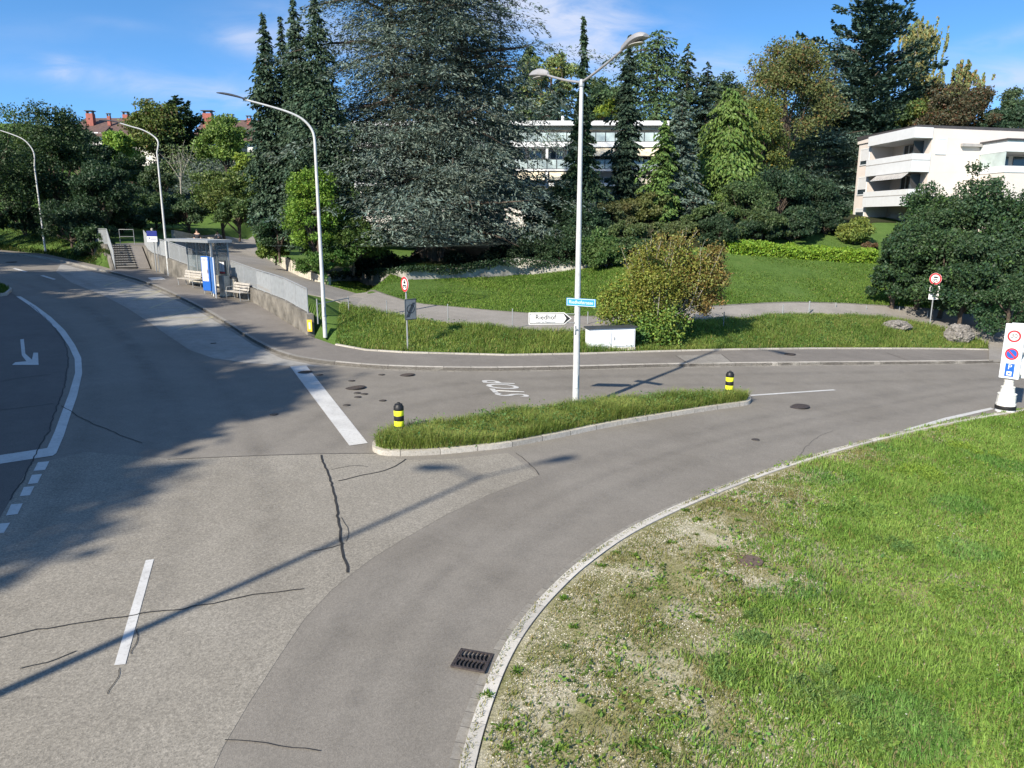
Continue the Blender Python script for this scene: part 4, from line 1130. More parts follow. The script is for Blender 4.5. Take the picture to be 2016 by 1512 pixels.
# bus stop sign, upper left
c = pl(313, 539) + Vector((0, -.1, .12)); R = root('bus_stop_sign', 'bus stop sign with dark blue and white panels on twin poles', 'bus stop sign', c, rzW + .55)
tz = at(301, 453, c.y).z - c.z; k = at(301, 453, c.y).x - c.x
m = MB(); m.tube([(-.10, 0, 0), (-.10, 0, tz)], .035, 8); m.build('pole', M_['galv'], R, smooth_=True)
m = MB(); m.tube([(.12, 0, 0), (.12, 0, tz-.75)], .028, 8); m.build('pole', M_['galv'], R, smooth_=True)
m = MB(); m.box((-.14, -.05, tz-.22), (.74, .05, .34), bev=.008); m.build('blue_panel', M_['dblue'], R)
m = MB(); m.box((-.14, -.05, tz-.57), (.74, .05, .34), bev=.008); e = m.build('white_panel', M_['rwhite'], R)
m = MB(); m.box((-.32, -.078, tz-.50), (.10, .006, .08)); m.box((-.02, -.078, tz-.50), (.36, .006, .03)); m.box((-.05, -.078, tz-.60), (.42, .006, .03)); m.build('line_text', M_['dblue'], e)
m = MB(); m.lathe([(.07, tz-.02), (.07, tz+.10), (.03, tz+.12)], 10, (-.14, 0, 0)); m.build('top_cap', M_['lconc'], R)
sheet('tactile_plate', W([(291, 551), (318, 549), (327, 554), (299, 556)]), .126, M_['white'], 1, 0)
# goal-shaped barrier above the steps
c = gp(235, 480, 0); R = root('tube_barrier', 'white tubular hoop barrier above the steps', 'barrier', A0 + top + up*2.2 + Vector((1.2, 0, rise*n_st+.12)))
m = MB(); m.tube([(.75, 0, 0), (.75, 0, 1.05), (-.3, .05, 1.05), (-.3, .05, 0)], .025, 8); m.build('hoop', M_['galv'], R); m = MB(); m.tube([(.75, 0, .55), (-.3, .05, .55)], .015, 6); m.build('crossbar', M_['galv'], R)
# panelled concrete wall beyond the path and a low pale garden wall below the cedar
def px_wall(name, label, pts, th, mk, yy=None):
    P = []
    for i, (px, pb, pt) in enumerate(pts):
        g = gp(px, pb, .1) if yy is None else at(px, pb, yy[i]); P.append((g.x, g.y, g.z, at(px, pt, g.y).z))
    return wall_obj(name, label, 'wall', P, th, M_[mk]), P
px_wall('panelled_wall', 'low stained concrete wall at the foot of the dark hedge above the bus stop', [(345, 476, 453), (365, 482, 457), (390, 484, 462), (405, 486, 466), (416, 493, 468)], .3, 'lconc')
px_wall('garden_wall', 'pale weathered garden wall along the upper path, overgrown by ivy', [(508, 503, 484), (530, 513, 497), (548, 523, 505), (566, 535, 508), (590, 546, 520), (620, 556, 538), (645, 562, 546)], .35, 'lconc')
px_wall('lawn_wall', 'long grey garden wall behind the lawn in the deep shade of the cedar', [(652, 556, 541), (700, 553, 538), (800, 552, 531), (900, 549, 528), (950, 547, 525), (990, 545, 515), (1020, 541, 508), (1080, 536, 515), (1150, 528, 516), (1230, 522, 514)], .35, 'wconc')
# ------------------------------------------------------------------ people
def skinned(name, verts, edges, radii, material, parent=None, world=False, sub=2):
    me = bpy.data.meshes.new(name); me.from_pydata([tuple(v) for v in verts], edges, [])
    o = bpy.data.objects.new(name, me); S.collection.objects.link(o)
    sk = o.modifiers.new('s', 'SKIN'); sk.use_smooth_shade = True
    for i, r in enumerate(radii): me.skin_vertices[0].data[i].radius = (r, r) if not isinstance(r, tuple) else r
    me.skin_vertices[0].data[0].use_root = True
    o.modifiers.new('b', 'SUBSURF').levels = sub
    dg = bpy.context.evaluated_depsgraph_get(); nm = bpy.data.meshes.new_from_object(o.evaluated_get(dg)); bpy.data.objects.remove(o)
    nm.name = name; nm.materials.clear(); nm.materials.append(material)
    o = bpy.data.objects.new(name, nm); S.collection.objects.link(o)
    if parent is not None: o.parent = parent
    return o
def figure(R, J, shirt, legs, hair, scale=1):
    """J: dict of joints"""
    names = ['pelvis', 'waist', 'chest', 'neck', 'head', 'crown', 'sl', 'el', 'hl', 'sr', 'er', 'hr', 'pl', 'kl', 'al', 'tl', 'pr', 'kr', 'ar', 'tr']
    rad = dict(pelvis=(.15, .11), waist=(.13, .10), chest=(.16, .11), neck=.055, head=(.078, .092), crown=(.07, .08), sl=.065, el=.042, hl=.032, sr=.065, er=.042, hr=.032, pl=.09, kl=.06, al=.04, tl=.035, pr=.09, kr=.06, ar=.04, tr=.035)
    E = [('pelvis', 'waist'), ('waist', 'chest'), ('chest', 'neck'), ('neck', 'head'), ('head', 'crown'), ('chest', 'sl'), ('sl', 'el'), ('el', 'hl'), ('chest', 'sr'), ('sr', 'er'), ('er', 'hr'), ('pelvis', 'pl'), ('pl', 'kl'), ('kl', 'al'), ('al', 'tl'), ('pelvis', 'pr'), ('pr', 'kr'), ('kr', 'ar'), ('ar', 'tr')]
    V = [Vector(J[n])*scale for n in names]; idx = {n: i for i, n in enumerate(names)}
    rr = [(tuple(a*scale for a in rad[n]) if isinstance(rad[n], tuple) else rad[n]*scale) for n in names]
    skinned('body', V, [(idx[a], idx[b]) for a, b in E], rr, M_['skin'], R)
    g = lambda *k: [idx[x] for x in k]
    def garment(nm, E2, mt, grow=1.16, cut=None):
        ns = []
        for a, b in E2:
            for q in (a, b):
                if q not in ns: ns.append(q)
        vv = [Vector(J[n])*scale for n in ns]
        if cut:
            for n, (to, f) in cut.items(): vv[ns.index(n)] = (Vector(J[n])*scale).lerp(Vector(J[to])*scale, f)
        r2 = [(tuple(x*scale*grow for x in rad[n]) if isinstance(rad[n], tuple) else rad[n]*scale*grow) for n in ns]
        skinned(nm, vv, [(ns.index(a), ns.index(b)) for a, b in E2], r2, mt, R)
    garment('shirt', [('pelvis', 'waist'), ('waist', 'chest'), ('chest', 'sl'), ('sl', 'el'), ('chest', 'sr'), ('sr', 'er')], shirt)
    garment('trousers', [('pelvis', 'pl'), ('pl', 'kl'), ('kl', 'al'), ('pelvis', 'pr'), ('pr', 'kr'), ('kr', 'ar')], legs)
    h = Vector(J['head'])*scale; c = Vector(J['crown'])*scale
    m = MB(); bm = bmesh.new(); bmesh.ops.create_uvsphere(bm, u_segments=14, v_segments=8, radius=1)
    q = [(h.x*.3 + c.x*.7 + v.co.x*.095*scale, h.y*.3 + c.y*.7 + v.co.y*.108*scale + .012*scale, h.z*.3 + c.z*.7 + max(-.2, v.co.z)*.11*scale) for v in bm.verts]
    m.add(q, [tuple(v.index for v in f.verts) for f in bm.faces]); bm.free(); m.build(hair[0], hair[1], R, smooth_=True)
    # face: nose and eyes
    m = MB(); m.tube([(h.x, h.y-.085*scale, h.z+.03*scale), (h.x, h.y-.112*scale, h.z-.005*scale)], [.008*scale, .014*scale], 6); m.build('nose', M_['skin'], R)
    m = MB(); m.box((h.x-.03*scale, h.y-.09*scale, h.z+.03*scale), (.02*scale, .012*scale, .01*scale)); m.box((h.x+.03*scale, h.y-.09*scale, h.z+.03*scale), (.02*scale, .012*scale, .01*scale)); m.build('eyes', M_['black'], R)
# cyclist coming down the upper path
c = gp(431, 487, .17)
sc_ = .86
R = root('person', 'cyclist in pale top and dark shorts riding down the upper path towards us', 'person', c, math.radians(-12))
J = dict(pelvis=(0, .25, .98), waist=(0, .18, 1.15), chest=(0, .0, 1.38), neck=(0, -.06, 1.50), head=(0, -.10, 1.60), crown=(0, -.10, 1.70), sl=(-.19, -.02, 1.40), el=(-.27, -.16, 1.18), hl=(-.24, -.42, 1.04), sr=(.19, -.02, 1.40), er=(.27, -.16, 1.18), hr=(.24, -.42, 1.04),
         pl=(-.10, .22, .93), kl=(-.13, -.12, .78), al=(-.11, .02, .40), tl=(-.11, -.12, .36), pr=(.10, .22, .93), kr=(.13, -.05, .60), ar=(.11, .08, .20), tr=(.11, -.06, .16))
figure(R, J, M_['cloth2'], M_['cloth1'], ('helmet', M_['cloth1']), sc_)
def bicycle(loc, rz, s):
    B = root('bicycle', 'dark bicycle under the cyclist on the upper path', 'bicycle', loc, rz)
    for y in (-.52, .50):
        m = MB(); n = 28
        m.tube([(0, (y+.33*math.cos(2*math.pi*k/n))*s, (.34+.33*math.sin(2*math.pi*k/n))*s) for k in range(n+1)], .018*s, 6, False); m.build('wheel', M_['black'], B)
    m = MB()
    for a, b in (((0, -.52, .34), (0, -.42, .95)), ((0, -.42, .85), (0, .18, .80)), ((0, .18, .92), (0, .05, .30)), ((0, .05, .30), (0, .5, .34)), ((0, .18, .80), (0, .5, .34)), ((0, -.42, .80), (0, .05, .30))):
        m.tube([tuple(x*s for x in a), tuple(x*s for x in b)], .018*s, 6)
    m.build('frame', M_['cloth1'], B)
    m = MB(); m.tube([(-.26*s, -.40*s, 1.0*s), (0, -.44*s, .97*s), (.26*s, -.40*s, 1.0*s)], .015*s, 6); m.build('handlebar', M_['black'], B)
    m = MB(); m.box((0, .22*s, .93*s), (.13*s, .25*s, .05*s), bev=.015); m.build('saddle', M_['black'], B)
bicycle(c, math.radians(-12), sc_)
c = gp(391, 497, .17)
R = root('person', 'person in dark clothes standing before the stained wall, behind the shelter roof', 'person', c, math.radians(15))
J = dict(pelvis=(0, 0, .93), waist=(0, .0, 1.10), chest=(0, .0, 1.34), neck=(0, 0, 1.47), head=(0, -.02, 1.58), crown=(0, -.01, 1.68), sl=(-.19, 0, 1.38), el=(-.25, .0, 1.10), hl=(-.14, -.2, 1.05), sr=(.19, 0, 1.38), er=(.25, .0, 1.10), hr=(.24, -.10, .85),
         pl=(-.10, 0, .88), kl=(-.11, -.01, .48), al=(-.11, .02, .08), tl=(-.12, -.14, .03), pr=(.10, 0, .88), kr=(.12, -.03, .48), ar=(.12, .0, .08), tr=(.13, -.16, .03))
figure(R, J, M_['cloth1'], M_['cloth1'], ('hair', M_['black']), .97)
# ------------------------------------------------------------------ the two pale apartment blocks and the brown-roofed houses
def zpx(py, y, px=1008): return at(px, py, y).z
def middle_block():
    y0 = 76.0; x0, x1 = at(700, 300, y0).x, at(1302, 300, y0).x
    R = root('apartment_building', 'long pale three-storey apartment building with glass balconies behind the cedar', 'building', (x0, y0, 8.0)); 
    Z = lambda py: zpx(py, y0) - 8.0
    L = x1 - x0
    m = MB(); m.box((L/2, 5.5, (Z(247)-3)/2+.0), (L, 8, Z(247)+3)); m.build('wall', M_['render_'], R)
    m = MB(); m.box((L/2, 5, Z(244)), (L+1, 11.5, .42)); m.build('roof', M_['trim'], R)
    m = MB(); m.box((L/2, .2, Z(252)), (L-.6, .35, .34)); m.build('top_awning', M_['awning'], R)
    for (yt, yb_) in ((281, 291), (334, 337.5), (361, 367)):
        m = MB(); m.box((L/2, .3, (Z(yt)+Z(yb_))/2), (L, 2.4, Z(yt)-Z(yb_))); m.build('balcony_slab', M_['trim'], R)
    bays = [(i*L/8, (i+1)*L/8) for i in range(8)]
    for (yt, yb_, w) in ((262.5, 281, 0), (315, 334, 1)):
        for a, b in bays:
            nn = 4
            for k in range(nn):
                q0 = a + (b-a)*k/nn; q1 = a + (b-a)*(k+1)/nn
                m = MB(); m.box(((q0+q1)/2, -.85, (Z(yt)+Z(yb_))/2), (q1-q0-.08, .03, Z(yt)-Z(yb_)-.06)); o = m.build('balustrade_pane', M_['fglass'], R)
        m = MB(); m.box((L/2, -.87, Z(yt)+.02), (L, .06, .05)); m.box((L/2, -.87, Z(yb_)+.03), (L, .05, .04))
        for k in range(33): m.box((L*k/32, -.88, (Z(yt)+Z(yb_))/2), (.05, .05, Z(yt)-Z(yb_)))
        m.build('balustrade_frame', M_['darkframe'], R)
    for (yt, yb_) in ((256, 279), (293, 332), (346, 362)):
        for i, (a, b) in enumerate(bays):
            for q0, q1 in ((a+.35, (a+b)/2-.15), ((a+b)/2+.15, b-.35)):
                w = q1-q0; h = Z(yt)-Z(yb_)
                m = MB(); zc = (Z(yt)+Z(yb_))/2
                m.box(((q0+q1)/2, 1.44, Z(yt)-.05), (w, .1, .1)); m.box(((q0+q1)/2, 1.44, Z(yb_)+.05), (w, .1, .1))
                for x in (q0+.05, (q0+q1)/2, q1-.05): m.box((x, 1.44, zc), (.09, .1, h-.2))
                fr = m.build('window', M_['trim'], R)
                m = MB(); m.box(((q0+q1)/2, 1.47, zc), (w-.1, .03, h-.1)); m.build('pane', M_['wglass'], fr)
    for i in range(0, 9):
        m = MB(); m.box((L*i/8, .3, (Z(291)+Z(372))/2), (.22, 2.2, Z(291)-Z(372))); m.build('fin_wall', M_['trim'], R)
    for i, yt in ((6, 291), (7, 291), (5, 337.5), (4, 337.5), (7, 345)):
        a, b = bays[i]; m = MB(); z = Z(yt)
        vs = [(a+.25, -.6, z), (b-.25, -.6, z), (b-.25, -1.7, z-.85), (a+.25, -1.7, z-.85)]
        m.add(vs + [(x, y, z_-.04) for x, y, z_ in vs], [(0, 1, 2, 3), (7, 6, 5, 4), (0, 4, 5, 1), (1, 5, 6, 2), (2, 6, 7, 3), (3, 7, 4, 0)]); m.build('awning', M_['awning'], R)
    m = MB(); m.lathe([(.16, 0), (.16, 1.0)], 10, (at(1112, 240, y0).x - x0, 3, Z(242))); m.build('chimney', M_['trim'], R)
middle_block()
def right_block():
    y0 = 60.0
    c = at(1783, 432, y0); c.z = 5.0
    R = root('apartment_building', 'pinkish white apartment building with a corner balcony beside the dark hedge', 'building', c)
    sc = 1480/(y0*math.cos(PITCH)); Zy = lambda py, yy=y0, px=1783: at(px, py, yy).z - 5.0
    def P(px, y): q = at(px, 300, y); return (q.x - c.x, q.y - c.y)
    zr = Zy(251)
    A = (0, 0); Bk = P(1686, 69.4); Rg = P(2040, 63.2)
    # corner balcony block with a chamfer: opening cut out of the body
    u = Vector((Rg[0], Rg[1])).normalized(); v = Vector((Bk[0], Bk[1])).normalized()
    La, Lb = 1.62, 7.2              # balcony length on the right face and on the left face
    far = [(Rg[0]*1.5+v.x*12, Rg[1]*1.5+v.y*12), (v.x*9.5+u.x*3, v.y*9.5+3)]
    def pt(a, b): return (u.x*a + v.x*b, u.y*a + v.y*b)
    zs = [-4.0, Zy(405), Zy(372), Zy(338), Zy(302), Zy(271), zr]
    full = [pt(0, 0), pt(24, 0), pt(24, 13), pt(0, 9.5)]
    rec = [pt(La, 0), pt(24, 0), pt(24, 13), pt(.3, 9.5), pt(.3, Lb), pt(La+.9, Lb), pt(La+.9, 1.2), pt(La, 1.2)]
    par_out = [pt(0, 0), pt(La, 0), pt(La, .14), pt(.14, .14), pt(.14, Lb), pt(0, Lb)]
    m = MB()
    for i in range(6):
        z0, z1 = zs[i], zs[i+1]
        m.prism(rec if i < 5 else rec, z0, z1 - .003)
    m.build('wall', M_['pinkr'], R)
    def block(nm, poly, z0, z1, mt): q = MB(); q.prism(poly, z0, z1); return q.build(nm, mt, R)
    o = -.10
    pro = [pt(o, o), pt(La-.02, o), pt(La-.02, 1.2), pt(La+.9, 1.2), pt(La+.9, Lb), pt(o, Lb)]
    block('eaves', pro, zs[5], zr + .04, M_['trim'])
    def parapet(z0, z1, nm='balcony_parapet'):
        pp = [pt(o, o), pt(La, o), pt(La, .15), pt(.15, .15), pt(.15, Lb), pt(o, Lb)]
        block(nm, pp, z0, z1, M_['trim'])
        gz = z0 + (z1-z0)*.63
        pq = [pt(o-.03, o-.03), pt(La+.0, o-.03), pt(La, .1), pt(.1, .1), pt(.1, Lb), pt(o-.03, Lb)]
        block('parapet_groove', [pt(o-.012, o-.012), pt(La-.01, o-.012), pt(La-.01, .1), pt(.1, .1), pt(.1, Lb-.02), pt(o-.012, Lb-.02)], gz, gz+.06, M_['soffit'])
    parapet(zs[3], zs[4]); parapet(zs[1], zs[2])
    fl = [pt(.15, .15), pt(La, .15), pt(La, 1.2), pt(La+.9, 1.2), pt(La+.9, Lb), pt(.15, Lb)]
    block('balcony_floor', fl, zs[3]+.02, zs[3]+.3, M_['soffit']); block('balcony_floor', fl, zs[1]+.02, zs[1]+.3, M_['soffit'])
    # glazing in the recess
    for za, zb in ((zs[4]-.9, zs[5]-.1), (zs[2]-.9, zs[3]-.1)):
        for b0, b1 in ((1.5, 3.3), (3.6, 5.2)):
            q = MB(); a0, a1 = pt(La+.86, b0), pt(La+.86, b1); q.prism([a0, a1, (a1[0]-.1*u.x*0-.03, a1[1]), (a0[0]-.03, a0[1])], za, zb); f = q.build('balcony_window', M_['wglass'], R)
            q = MB()
            for bb in (b0, (b0+b1)/2, b1): a_ = pt(La+.80, bb); q.box((a_[0], a_[1], (za+zb)/2), (.08, .08, zb-za))
            q.build('frame', M_['trim'], f)
        q = MB(); a_ = pt(.9, 1.16); q.box((a_[0]+.35, a_[1], (za+zb)/2), (1.2, .06, zb-za), math.atan2(u.y, u.x)); q.build('balcony_door', M_['wglass'], R)
    # windows: on the right face by the balcony, on the left face behind it
    def win(face, s0, s1, z0, z1, blind=.8):
        q = MB(); off = -.03
        def fp(s, d): return pt(s, d) if face == 'r' else pt(d + .3, s)
        def bx(s0, s1, d0, d1, z0, z1, mm): mm.prism([fp(s0, d0), fp(s1, d0), fp(s1, d1), fp(s0, d1)], z0, z1)
        bx(s0-.06, s1+.06, -.06, .02, z0-.08, z0, q); bx(s0-.06, s1+.06, -.05, .02, z1, z1+.07, q); bx(s0-.06, s0, -.05, .02, z0, z1, q); bx(s1, s1+.06, -.05, .02, z0, z1, q)
        f = q.build('window', M_['trim'], R)
        q = MB(); bx(s0, s1, -.02, .015, z0, z0+(z1-z0)*(1-blind), q); q.build('pane', M_['wglass'], f)
        q = MB(); bx(s0, s1, -.035, .015, z0+(z1-z0)*(1-blind), z1, q); q.build('blind', M_['blind'], f)
    win('r', 2.1, 3.0, zs[4]+.05, zs[5]-.05, 1.0 - 1e-3)
    for za, zb, bl in ((zs[4]-.25, zs[5]-.15, .75), (zs[2]-.15, zs[3]-.05, .7), (zs[1]-1.9, zs[1]-.15, .15)):
        win('l', 7.5, 9.0, za, zb, bl)
    block('roof', [pt(.5, .5), pt(24.3, .3), pt(24.3, 13.2), pt(.1, 9.7)], zr-.01, zr+.28, M_['roofdark'])
    block('lower_roof_edge', [pt(.2, Lb+.1), pt(2, Lb+.1), pt(2, 9.7), pt(.2, 9.7)], zr-.35, zr+.1, M_['pinkr'])
    # striped awning under the top balcony
    q = MB(); n = 18
    for k in range(n):
        b0, b1 = .3 + (Lb-2.2)*k/n, .3 + (Lb-2.2)*(k+.55)/n
        A0, A1 = pt(o+.05, b0), pt(o+.05, b1); q.prism([A0, A1, (A1[0]-.55, A1[1]-.1), (A0[0]-.55, A0[1]-.1)], [zs[3]-.05, zs[3]-.05, zs[3]-.45, zs[3]-.45], [zs[3]-.02, zs[3]-.02, zs[3]-.42, zs[3]-.42])
    q.build('striped_awning', M_['soffit'], R)
    q = MB(); A0, A1 = pt(o+.05, .3), pt(o+.05, Lb-1.9); q.prism([A0, A1, (A1[0]-.54, A1[1]-.1), (A0[0]-.54, A0[1]-.1)], [zs[3]-.085, zs[3]-.085, zs[3]-.485, zs[3]-.485], [zs[3]-.055, zs[3]-.055, zs[3]-.455, zs[3]-.455]); q.build('awning_cloth', M_['trim'], R)
    # balcony plants
    # second balcony block on the right, standing forward
    s0 = 6.35; d0 = -3.2
    Zq = lambda py: Zy(py, 58.5, 1960)
    bo = [pt(s0, d0), pt(s0+8, d0), pt(s0+8, 0), pt(s0, 0)]
    block('side_block_fascia', bo, Zq(298), Zq(276), M_['trim'])
    block('side_block_roof_edge', [pt(s0-.1, d0-.1), pt(s0+8, d0-.1), pt(s0+8, .0), pt(s0-.1, .0)], Zq(276)+.003, Zq(272), M_['roofdark'])
    block('side_parapet', [pt(s0, d0), pt(s0+8, d0), pt(s0+8, d0+.15), pt(s0+.15, d0+.15), pt(s0+.15, 0), pt(s0, 0)], Zq(339), Zq(326), M_['trim'])
    block('side_block_lower', [pt(s0+.05, d0+.05), pt(s0+8, d0+.05), pt(s0+8, 0), pt(s0+.05, 0)], -4, Zq(339)-.01, M_['pinkr'])
    block('side_glass', [pt(s0+.02, d0+.05), pt(s0+.06, d0+.05), pt(s0+.06, -.1), pt(s0+.02, -.1)], Zq(326), Zq(298), M_['fglass'])
    block('side_window', [pt(s0+2.1, -.06), pt(s0+2.9, -.06), pt(s0+2.9, .02), pt(s0+2.1, .02)], Zq(326), Zq(300), M_['wglass'])
    block('side_window', [pt(s0+3.4, -.06), pt(s0+5, -.06), pt(s0+5, .02), pt(s0+3.4, .02)], Zq(326), Zq(300), M_['wglass'])
    block('canopy', [pt(4.4, -.3), pt(s0-.02, -.3), pt(s0-.02, .0), pt(4.4, .0)], Zy(284, 60.6, 1900)-.12, Zy(284, 60.6, 1900)+.1, M_['soffit'])
right_block()
def gable(label, px0, px1, y, ridge_py, eave_py, base_py, chim, dormer=None, depth=11):
    x0, x1 = at(px0, 300, y).x, at(px1, 300, y).x; zb = zpx(base_py, y); zr, ze = zpx(ridge_py, y) - zb, zpx(eave_py, y) - zb
    R = root('house', label, 'house', (x0, y, zb)); L = x1-x0
    m = MB(); m.box((L/2, depth/2, ze/2-1), (L-.4, depth-.6, ze+2)); m.build('wall', M_['render_'], R)
    m = MB(); yy = [-.6, depth/2, depth+.6]
    vs = [(-.3, -.6, ze-.3), (L+.3, -.6, ze-.3), (L+.3, depth/2, zr), (-.3, depth/2, zr), (-.3, depth+.6, ze-.3), (L+.3, depth+.6, ze-.3)]
    m.add(vs + [(a, b, c-.25) for a, b, c in vs], [(0, 1, 2, 3), (3, 2, 5, 4), (6, 9, 8, 7), (9, 10, 11, 8), (0, 6, 7, 1), (4, 5, 11, 10), (0, 3, 9, 6), (3, 4, 10, 9), (1, 7, 8, 2), (2, 8, 11, 5)]); rf = m.build('roof', M_['tile'], R)
    for (ca, cb, ct, cbo, dy) in chim:
        w = (cb-ca)/1480*y; xx = at((ca+cb)/2, 300, y).x - x0; zt = zpx(ct, y) - zb; zbo = zpx(cbo, y) - zb
        m = MB(); m.box((xx, dy, (zt+zbo)/2), (w, w*.8, zt-zbo)); k = m.build('chimney', M_['brick'], rf)
        m = MB(); m.box((xx, dy, zt+.35), (w*1.25, w*1.05, .10))
        for s in (-.4, .4): m.box((xx+s*w, dy, zt+.15), (.1, w*.6, .3))
        m.build('chimney_cap', M_['darkframe'], rf)
    for k in range(3):
        xx = L*(.2+.3*k); m = MB(); m.box((xx, .28, ze-1.6), (1.6, .08, 1.3)); f = m.build('window', M_['trim'], R); m = MB(); m.box((xx, .22, ze-1.6), (1.4, .06, 1.1)); m.build('pane', M_['wglass'], f)
    if dormer:
        da, db, dt, de, dbase = dormer
        a, b = at(da, 300, y-3).x - x0, at(db, 300, y-3).x - x0; z0, z1, z2 = [zpx(q, y-3) - zb for q in (dbase, de, dt)]
        m = MB(); m.box(((a+b)/2, -.5, (z0+z1)/2), (b-a-.8, 4.4, z1-z0)); m.build('wing_wall', M_['render_'], R)
        m = MB(); vs = [(a, -3.2, z1-.2), (b, -3.2, z1-.2), (b-1.2, 1.5, z2), (a+.6, 1.5, z2)]; m.add(vs + [(p, q, r-.3) for p, q, r in vs], [(0, 1, 2, 3), (7, 6, 5, 4), (0, 4, 5, 1), (1, 5, 6, 2), (2, 6, 7, 3), (3, 7, 4, 0)]); m.build('wing_roof', M_['tile'], R)
        m = MB(); m.box(((a+b)/2, -2.74, (z0+z1)/2+.2), (b-a-1.6, .06, 1.3)); f = m.build('window', M_['trim'], R)
    return R
gable('brown-roofed house with two red chimneys and a front wing, far left above the trees', 138, 262, 108, 222, 262, 300, [(157, 170, 218, 250, 3.0), (200, 206, 224, 243, 2.6), (219, 229, 217, 230, 4.5)], (172, 207, 240, 261, 285))
gable('brown-roofed house with one broad red chimney, between the round trees', 380, 500, 108, 226, 270, 310, [(394, 411, 219, 250, 2.4), (431, 441, 222, 232, 4.6), (472, 480, 226, 238, 4.0)])
# low white pavilion glimpsed between the far trees
c = at(288, 312, 100); R = root('garden_building', 'low white building glimpsed under the tall mixed tree on the far hill', 'building', c)
m = MB(); m.box((0, 2, .2), (3.4, 4, 3.0)); m.build('wall', M_['render_'], R); m = MB(); m.box((0, 2, 1.8), (3.9, 4.5, .2)); m.build('roof', M_['trim'], R)
# netted hillside between the dark trees and the far houses
def net():
    R = root('netted_terrace', 'grey netted planting covering the slope below the far houses', 'netting', at(330, 400, 84))
    x0, x1 = at(205, 350, 84).x, at(500, 350, 84).x; nx, ny = 60, 14; V = []
    for j in range(ny):
        for i in range(nx):
            x = x0+(x1-x0)*i/(nx-1); t = j/(ny-1); y = 84+12*t
            V.append((x, y, zpx(400-78*t, y) + .7*(float(vnoise(x, y, .35, 3))-.5) + .3*(float(vnoise(x, y, 1.3, 4))-.5)))
    fs = np.array([(j*nx+i, j*nx+i+1, (j+1)*nx+i+1, (j+1)*nx+i) for j in range(ny-1) for i in range(nx-1)])
    V = np.array(V) - np.array(R.location)
    raw_mesh('net', V, fs, M_['vine'], R)
    m = MB()
    for i in range(0, 60, 6):
        for j in (3, 8, 13):
            p = V[j*nx+i]; m.tube([tuple(p-np.array([0, 0, 1])), tuple(p+np.array([0, 0, .4]))], .05, 5)
    m.build('stakes', M_['greybark'], R)
    rng = np.random.default_rng(6); n = 14000; k = rng.integers(0, len(V), n); P = V[k] + rng.normal(0, 1, (n, 3))*np.array([.5, .5, .16]) + np.array([0, 0, .1])
    A = unit(rng.normal(0, 1, (n, 3))); o = cards(P, A*.17, unit(np.cross(A, rng.normal(0, 1, (n, 3))))*.09, leafcol(rng, n, (.055, .075, .06), .3, .1, (.06, .10, .03), .2))
    raw_mesh('foliage', o[0], o[1], M_['leaf'], R, col=o[2])
# ------------------------------------------------------------------ vegetation builders
TF = 1.45; NM = 1.3; LM = .86
def unit(v): return v/np.maximum(np.linalg.norm(v, axis=-1, keepdims=True), 1e-9)
def cards(P, A, B, col):
    """diamond-shaped leaf cards: centre P, half-length vector A, half-width vector B"""
    n = len(P); V = np.empty((n, 4, 3)); V[:, 0] = P-A; V[:, 1] = P+B-.15*A; V[:, 2] = P+A; V[:, 3] = P-B-.15*A
    Fc = np.arange(n*4).reshape(n, 4); return V.reshape(-1, 3), Fc, np.repeat(col, 4, axis=0)
def leafcol(rng, n, base, var=.22, hue=.12, alt=None, altp=0):
    if base[0] < .5: base = tuple(c*TF for c in base)
    b = np.array(base)[None]*np.exp(rng.normal(0, var, (n, 1)))
    b = b*(1+rng.normal(0, hue, (n, 1))*np.array([[1, .15, -.4]]))
    if alt is not None:
        m = rng.random(n) < altp; b[m] = np.array(alt)*np.exp(rng.normal(0, var, (m.sum(), 1)))
    return np.clip(b, .004, .9)
def limbs(segs, parent, material, name='trunk', n=6):
    m = MB()
    for pts, r0, r1 in segs:
        k = len(pts); m.tube(pts, [r0+(r1-r0)*i/(k-1) for i in range(k)], n, False)
    return m.build(name, material, parent, smooth_=True, recalc=False)
def curve3(a, b, sag, rng, k=5):
    a, b = np.array(a, float), np.array(b, float); out = []
    j = rng.normal(0, .05*np.linalg.norm(b-a), 3)
    for i in range(k):
        t = i/(k-1); p = a*(1-t)+b*t + (j + np.array([0, 0, sag]))*4*t*(1-t); out.append(tuple(p))
    return out
